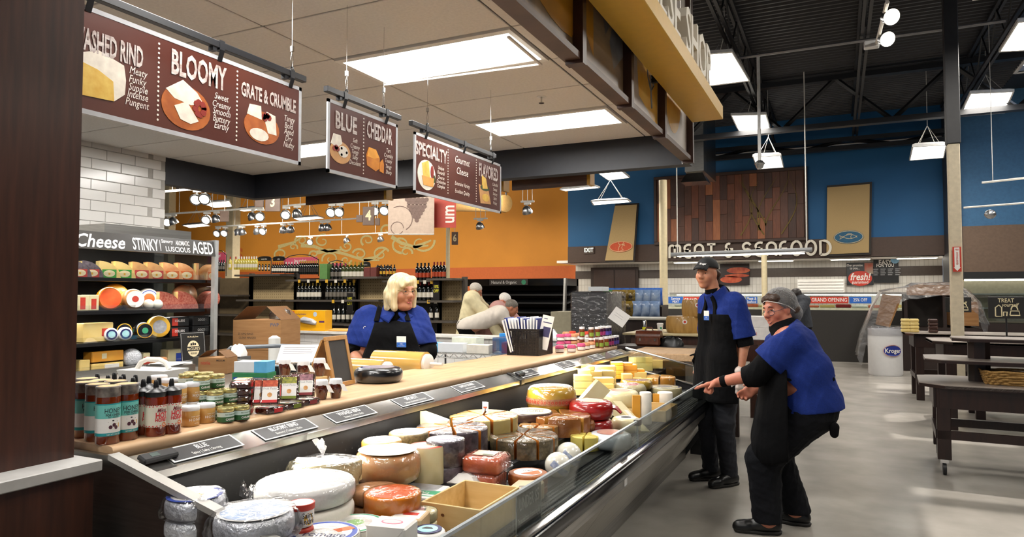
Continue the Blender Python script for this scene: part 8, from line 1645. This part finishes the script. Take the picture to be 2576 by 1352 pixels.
for x in (-t['w']+.06,t['w']-.06):
 for y in (.06,.9):ob('leg',M().box(x-.04,y-.04,-t.location.z,x+.04,y+.04,0),woodd,t)
parm=mt('parmesan_rind','b58d4c',.5,c2='9c7436',sc=30,st=(1,1,.15),coat=.3,bump=.3); ZP=zt+.0255
for i,(u,r,h,z,lab) in enumerate(((1721,.25,.215,0,'lower big golden cheese wheel on the beige table'),(1752,.2,.215,.2152,'upper big golden cheese wheel stacked on the other'))):
 t=thing('golden_cheese_round',lab,'cheese',(px(u,9.2),9.25,ZP+z),0,'big golden cheese wheels'); pr=[(r*.94,0),(r*.99,h*.2),(r,h*.5),(r*.99,h*.8),(r*.94,h),(1e-5,h)]; ob('rind',M().lathe(pr,36),parm,t,smooth=60); m_=frame((.02+.1*r,-r*1.0,h*.68),(1,.1,0),(0,0,1))
 for rr,mm,dz in ((.030,p_white,.002),(.017,p_red,.003)):mb=M().prism(oval(rr,rr,16),-.02,dz); mb.k=0; mb.xf(m_); ob('sticker',mb,mm,t,smooth=0)
t=thing('drink_can','silver can with yellow label on the beige table','can',(px(1621,8.95),8.95,ZP)); ob('can',M().lathe([(.026,0),(.031,.01),(.031,.15),(.026,.16),(1e-5,.158)],18),steel2,t,smooth=50); ob('label',wrap_patch(.0315,.04,.075,-2.6,-.6,8),mt('label_neon','d9d820',.4),t)
t=thing('coffee_cup','white paper coffee cup with lid and round green mark','cup',(px(1660,8.98),8.98,ZP)); ob('cup',M().lathe([(.029,0),(.040,.11)],18),p_white,t,smooth=50); ob('lid',M().lathe([(.043,.108),(.043,.12),(.037,.128),(1e-5,.128)],18),p_white,t); mb=M().prism(oval(.014,.014,14),0,.002); mb.k=0; mb.xf(frame((.018,-.034,.065),(1,.5,0),(0,-.1,1))); ob('mark',mb,p_green,t,smooth=0)
t=thing('low_table','low butcher block table beyond the far end glass','table',(-1.85,7.75,0)); ob('top',M().cb(-.25,-.45,.80,.62,.4,.88,.01),maple,t)
for x in (-.2,.56):
 for y in (-.4,.35):ob('leg',M().box(x-.035,y-.035,0,x+.035,y+.035,.80),woodd,t)
t=thing('handbag','brown leather satchel on the shelf beyond the case end','bag',(px(1632,8.3),8.3,.885)); lea=mt('leather_brown','5a2a16',.35,sc=30,c2='43200f',coat=.4); ob('body',M().cb(-.15,-.08,0,.15,.08,.12,.02),lea,t); ob('flap',M().tube([(-.15,0,.11),(.15,0,.11)],.075,12),lea,t); ob('clasp',M().box(-.10,-.085,.06,-.08,-.08,.09).box(.08,-.085,.06,.10,-.08,.09),chrome,t); ob('handle',M().tube([(-.05,0,.18),(-.03,0,.22),(.03,0,.22),(.05,0,.18)],.008,6),lea,t)
t=tag(ob('handbag',crumple(.14,.07,.11,4,20),mt('leather_black','141414',.35)),'black soft bag beside the brown satchel','bag'); t.location=(px(1690,8.3),8.3,.885); t=thing('bag_shelf','dark shelf carrying the satchel and the black bag','shelf',((px(1600,8.3)+px(1760,8.3))/2,8.35,0)); ob('board',M().box(-.6,-.2,.85,.6,.25,.884),sm,t); ob('side',M().box(-.6,-.2,0,-.56,.25,.85),sm,t); ob('side',M().box(.56,-.2,0,.6,.25,.85),sm,t)
t=thing('dark_cabinet','black plinth cabinet past the end of the cheese case','cabinet',(-1.03,6.95,0)); ob('body',M().cb(-.28,-.3,.1,.05,.3,.58,.004),blackm,t); ob('plinth',M().box(-.26,-.28,0,.03,.28,.1),blk,t)
for i,(v0,v1,lab) in enumerate(((826,856,'lower white carton with pink print on the dark table'),(797,826,'upper white carton on the dark table'))):
 t=B('white_carton',lab,'box',1852,1952,v0,v1,7.6,.35,mt('carton_white','d9d5d2',.6),'white cartons behind the workers'); face(t,'LM',.05,mt('print_faded_pink','d99a9a',.6),x=-t['w']*.1,z=.5) if i == 0 else None
zc=pz(1900,856,7.6); t=thing('dark_table','dark high table under the white cartons','table',(px(1900,7.75),7.8,0)); ob('top',M().cb(-.55,-.25,zc-.05,.55,.45,zc-.0005,.004),woodd,t)
for x in (-.45,-.2,.1,.45):ob('leg',M().box(x-.03,-.15+.2*(x>0),0,x+.03,-.09+.2*(x>0),zc-.05),sm,t)
# right: tables on wheels, bin, draped display, deli cases
topm=mt('tabletop_laminate','8f857d',.28,n=.05); dw=mt('table_espresso','2a1610',.35,sc=4,c2='1c0e0a',st=(8,8,1))
def tbl(x,y,w,d,h,lab,rz=.0,wheels=True,cham=.18):
 t=thing('display_table',lab,'table',(x,y,0),rz,'dark display tables'); P=[(cham,0),(w,0),(w,d),(cham,d),(0,d-.1),(0,.16)]; ob('tabletop',M().prism(P,h-.028,h),topm,t); ob('top_edge',M().prism([(a+(.004 if a<.1 else 0)-.004,b) for a,b in P],h-.034,h-.008),dw,t); ob('apron',M().box(.14,.05,h-.20,w,.09,h-.034).box(.10,.09,h-.2,.14,d-.05,h-.034).box(.1,d-.09,h-.2,w,d-.05,h-.034),dw,t); z0=.13 if wheels else 0
 for a in (.17,w-.1):
  for b in (.10,d-.1):
   l=ob('leg',M().cb(a-.05,b-.04,z0,a+.05,b+.04,h-.034,.004),dw,t)
   if wheels:ob('caster',M().box(a-.03,b-.03,.10,a+.03,b+.03,.13).box(a-.03,b-.015,.05,a-.022,b+.015,.1),chrome,l); mb=M().lathe([(.02,-.016),(.05,-.013),(.05,.013),(.02,.016)],16); mb.k=0; mb.xf(Matrix.Translation((a,b,.0505)) @ Matrix.Rotation(PI/2,4,'Y')); ob('caster_wheel',mb,blackm,l,smooth=50)
 for b in (.06,d-.10):ob('stretcher',M().box(.12,b,.30,w,b+.03,.37),dw,t)
 ob('stretcher',M().box(.11,.09,.30,.14,d-.07,.37),dw,t); return t
q=at(2312,982,Y=6.78); t1=tbl(.60,6.72,2.2,.85,.755,'nearest wheeled dark display table with a pale top and centre post',-.06)
ob('post',M().prism([(.38,.44),(.42,.40),(.50,.40),(.54,.44),(.54,.5),(.50,.54),(.42,.54),(.38,.5)],.755,1.10),dw,t1)
for z,a,d0,d1 in ((.925,.05,.14,.75),(1.105,.26,.24,.68)):ob('tier',M().prism([(a+.12,d0),(1.9-a,d0),(1.9-a,d1),(a+.12,d1),(a,d1-.08),(a,d0+.1)],z,z+.026),topm,t1); ob('tier_edge',M().prism([(a+.116,d0-.004),(1.9-a,d0-.004),(1.9-a,d0),(a+.12,d0),(a,d0+.1),(a-.004,d0+.1)],z-.004,z+.020),dw,t1)
tbl(.95,9.0,2.6,.9,.98,'middle dark display table behind the nearest one',0,False); tbl(.86,11.35,3.0,.9,.95,'farther dark display table with clamshell boxes',0,False,.1); tbl(1.35,9.9,1.2,.7,.9,'small dark nesting table between the larger ones',0,False,.1)
t=thing('wicker_basket','long woven wicker basket on the nearest table','basket',(1.43,6.98,.7556),-.06); wk=mt('wicker','b08a4e',.7,c2='8d6a35',sc=50)
for k in range(6):
 mb=M(); n=44; mb.tube([((.33+.006*k)*math.copysign(abs(math.cos(2*PI*i/n)) ** .4,math.cos(2*PI*i/n)),(.13+.004*k)*math.copysign(abs(math.sin(2*PI*i/n)) ** .4,math.sin(2*PI*i/n))+.007*(-1) ** (i+k),.012+.019*k+.004*math.sin(i*1.3+k)) for i in range(n)],.0105,5,True); ob('woven_strand',mb,wk,t)
t=thing('waste_bin','round white bin with blue oval store logo and a clear liner','bin',(.77,14.75,0)); r=.29; ob('drum',M().lathe([(r*.95,0),(r,.03),(r,.86),(r*.96,.86),(r*.94,.1),(1e-5,.1)],36),mt('bin_white','d9d9da',.45,n=.02),t,smooth=50); ob('liner',M().lathe([(r*1.03,.74),(r*1.04,.86),(r*.98,.90),(r*.92,.84)],36),m_bag,t)
for (rx,ry,dz,m_) in ((.155,.105,.024,p_red),(.150,.100,.026,p_white),(.145,.096,.028,mt('logo_blue','1d2f86',.4))):mb=M().add([((r+dz)*math.cos(-1.2+x/r),(r+dz)*math.sin(-1.2+x/r),.47+y) for x,y in oval(rx,ry,36)],[list(range(36))]); ob('logo',mb,m_,t,smooth=0)
wrap_text(t,'Kroger',.115,r+.030,.47,-1.2,p_white,.85,.02)
YD=15.7; t=thing('draped_display','tall display case with brown cartons under a clear plastic dust sheet','display case',(px(2330,YD),YD,0)); w=(px(2490,YD)-px(2215,YD))/2; zt=pz(2330,715,YD)
ob('cabinet',M().box(-w,0,0,w,.9,.86),sm,t); ob('carton',M().slab([(-w*.95,-.02,.9),(-w*.7,-.02,.85),(-w*.45,-.02,zt-.25),(-w*.8,-.02,zt-.2)],(0,.6,0)),card,t); ob('carton',M().box(-w*.3,.1,zt-.22,w*.55,.8,zt-.02),card,t); ob('case_back',M().box(-w*.4,.7,.86,w*.9,.8,zt-.2),gond,t); [ob('post',M().box(w*a_,0,.86,w*a_+.06,.06,zt-.22),sm,t) for a_ in (-.42,.3)]; ob('carton',M().box(w*.45,.1,.9,w*.95,.7,zt-.35),card,t)
rg=random.Random(5); mb=M(); n,k=34,12; prof=[(-1.35,.25),(-1.25,.7),(-1.02,1.25),(-.85,zt-.14),(-.6,zt-.1),(-.35,zt-.04),(-.2,zt+.01),(.3,zt+.015),(.55,zt),(.75,zt-.12),(.95,zt-.35),(1.02,zt-.6),(1.1,.95)]
vs=[(x*w+rg.uniform(-.03,.03),-.12+1.1*j/k+rg.uniform(-.02,.02),z+rg.uniform(-.03,.03)) for x,z in prof for j in range(k+1)]; m1=k+1; mb.add(vs,[(i*m1+j,i*m1+j+1,(i+1)*m1+j+1,(i+1)*m1+j) for i in range(len(prof)-1) for j in range(k)])
mb.add([(x*w+rg.uniform(-.04,.04),-.13-.03*rg.random(),z) for x,z in prof]+[(x*w*.94,-.15-.04*rg.random(),z-(.9 if x<-.75 else .22+.1*rg.random()) if z>.9 else z-.2) for x,z in prof],[(i,i+1,14+i,13+i) for i in range(12)]); ob('dust_sheet',mb,glassy('dust_sheet_clear','efeae6',.2,.34,1.0,9),t,smooth=40)
for i,(u,n_,m_) in enumerate(((2276,4,m_cream),(2298,4,m_cream),(2345,4,m_blk2))):
 for j in range(n_):q=tag(ob('clamshell_box',M().cb(-.06,-.05,0,.06,.05,.048,.012),m_),ords[j]+' clamshell box from the bottom, ' +('left','middle','right dark')[i]+' stack on the farther table','food box','clamshell boxes'); q.location=(px(u,11.7),11.7,.9505+.05*j)
def treat(u0,u1,v0,v1,vb,Y,lab):
 t=B('chalk_sign',lab,'sign',u0,u1,v0,v1,Y,.015,mt('chalk_black','1c1b1a',.6),'treat yourself signs'); w,h=t['w'],t['h']; face(t,'TREAT',h*.26,p_cream,z=.82); face(t,'yourself',h*.24,p_cream,w*.2,.62,shear=.3); mb=M()
 for s in ([(-.6,.1),(-.6,.5),(-.4,.62),(-.25,.5),(-.25,.1),(-.6,.1)],[(-.15,.12),(-.15,.3),(.05,.3),(.02,.12)],[(.2,.15),(.75,.15),(.7,.35),(.25,.35),(.2,.15)],arc(.45,.4,.18,0,180,8)):mb.ribbon([(a*w,b*h) for a,b in s],.012,.002)
 mb.k=0; mb.xf(frame((0,-.001,0),(1,0,0),(0,0,1))); ob('chalk_drawing',mb,p_cream,t,smooth=0); zb=pz((u0+u1)/2,vb,Y); ob('stand',M().tube([(0,.01,0),(0,.01,zb-t.location.z+.01)],.010,6),blk,t); ob('foot',M().lathe([(.09,zb-t.location.z),(.08,zb-t.location.z+.012),(.02,zb-t.location.z+.02)],16),blk,t)
treat(2377,2443,748,786,826,11.8,'left smaller chalkboard sign lettered TREAT yourself'); treat(2485,2576,747,802,852,9.4,'right larger chalkboard sign lettered TREAT yourself')
x0,x1=px(2425,17.4),px(2700,17.4); t=thing('deli_case','long steel deli case with lit curved glass at the right','display case',((x0+x1)/2,17.4,0)); w=(x1-x0)/2; ob('base',M().box(-w,0,0,w,.7,.9),sm,t); ob('canopy',M().box(-w,-.05,1.83,w,.7,1.98),blk,t); ob('lamp',M().box(-w*.97,.05,1.79,w*.97,.12,1.83),glow2,t); ob('back_panel',M().box(-w,.6,.9,w,.65,1.83),mt('case_steel_warm','b8ac94',.35,.5),t)
for z in (1.2,1.5):ob('shelf',M().box(-w,.1,z,w,.6,z+.03),steel,t)
ob('glass',M().slab([(-w,0,.95),(w,0,.95),(w,-.04,1.83),(-w,-.04,1.83)],(0,.01,0)),pane,t)
# things under the open roof
t=thing('hanging_track','vertical looking track with two round spotlights under the open roof','track',tuple(at(2232,5,Z=4.6))); e=at(2205,112,Z=4.6)-t.location; ob('rail',M().tube([(0,0,0),tuple(e)],.022,6),trm,t); ob('box',M().cb(e.x-.14,e.y-.05,-.04,e.x+.03,e.y+.05,.05,.01),pw,t); ob('drop_wire',M().tube([(0,.2,0),(0,.2,1.4)],.006,4),trm,t)
for u,v in ((2240,42),(2230,98)):s=thing('track_spotlight','round silver spotlight under the open roof, ' +('upper','lower')[v>60]+' of two','spotlight',tuple(at(u,v,Z=4.55)),.4,'track spotlights'); mb=M().lathe([(.04,.10),(.085,.05),(.09,-.03)][::-1],18); mb.k=0; mb.xf(Matrix.Rotation(-1.1,4,'X')); ob('reflector',mb,silv,s); mb=M().lathe([(1e-5,-.033),(.085,-.032)],18); mb.k=0; mb.xf(Matrix.Rotation(-1.1,4,'X')); ob('bulb',mb,hot_,s)
for a,b,lab in (((1700,168),(2470,150),'thin grey conduit crossing the open roof'),((1740,395),(2560,338),'long grey pipe in front of the blue wall')):p,q=at(*a,Z=5.25),at(*b,Z=5.25); q.y=p.y; t=tag(ob('conduit',M().tube([tuple(p),tuple(q)],.025,6),mt('conduit_grey','8d8d90',.4,.5)),lab,'pipe','roof conduits')
t=thing('camera_pole','white pole with a dome camera hanging from the roof','camera',tuple(at(1911,415,Y=13.5))); ob('pole',M().tube([(0,0,.06),(0,0,DECK-t.location.z)],.03,8),pw,t); ob('dome',M().lathe([(1e-5,-.09),(.06,-.06),(.08,0),(.10,.02),(.05,.08)],16),silv,t)
t=thing('air_duct','galvanised duct with a flared outlet left of the plank panel','duct',tuple(at(1752,462,Y=16))); ob('duct',M().box(-.22,-.2,.25,.2,1.5,DECK-.01-t.location.z),steel,t); ob('flare',M().hexa([(-.30,-.3,0),(.28,-.3,0),(.28,.3,0),(-.30,.3,0),(-.16,-.15,.28),(.14,-.15,.28),(.14,.15,.28),(-.16,.15,.28)]),steel2,t)
p=at(1273,512,Y=17); t=thing('air_duct','round insulated duct end in front of the orange wall','duct',tuple(p)); ob('strap',M().box(-.02,-.02,.2,.02,.02,DECK-p.z-.01),black,t); mb=M().lathe([(.24,0),(.25,.05),(.25,2.4)],18); mb.k=0; mb.xf(Matrix.Rotation(1.2,4,'Z') @ Matrix.Rotation(-PI/2+.1,4,'X')); ob('duct',mb,mt('duct_tan','8d7042',.7,bump=.5),t,smooth=50)
for u,Z,lab in ((2493,4.6,'right'),):t=thing('light_track','short white track with a bright lamp at the right edge','track',tuple(at(2470,460,Y=13.5))); ob('rail',M().tube([(0,0,0),(1.6,0,.1)],.02,6),trm,t); ob('drop_wire',M().tube([(.15,0,0),(.15,0,DECK-t.location.z)],.006,4),trm,t); mb=M().ball((.78,-.08,-.10),.085,14); ob('bulb',mb,lamp('flood_lamp','fff2d8',22),t)
t=thing('light_track','lower white track with a dark spotlight right of the column','track',tuple(at(2424,523,Y=13.5))); ob('rail',M().tube([(0,0,0),(1.8,0,.07)],.018,6),trm,t); mb=M().ball((.36,-.03,-.13),.085,14,(1,.7,.9)); ob('spotlight',mb,silv,t); ob('drop_wire',M().tube([(.9,0,.03),(.9,0,DECK-t.location.z)],.005,4),trm,t)
for x,y in ((1.8,8.6),(1.8,3.5),(.6,-1.5),(5.5,6),(5.5,11)):t=thing('pendant_light','hanging light over the sales floor outside the view','pendant light',(x,y,4.9),0,'sales floor lights out of view'); ob('housing',M().hexa([(-.35,-.8,0),(.35,-.8,0),(.35,.8,0),(-.35,.8,0),(-.25,-.7,.12),(.25,-.7,.12),(.25,.7,.12),(-.25,.7,.12)]),pw,t); ob('lens',M().box(-.32,-.76,-.004,.32,.76,-.001),glow2,t); ob('wire',M().tube([(0,0,.12),(0,0,DECK-4.9)],.008,4),trm,t); area((x,y,4.87),.6,1.5,75)
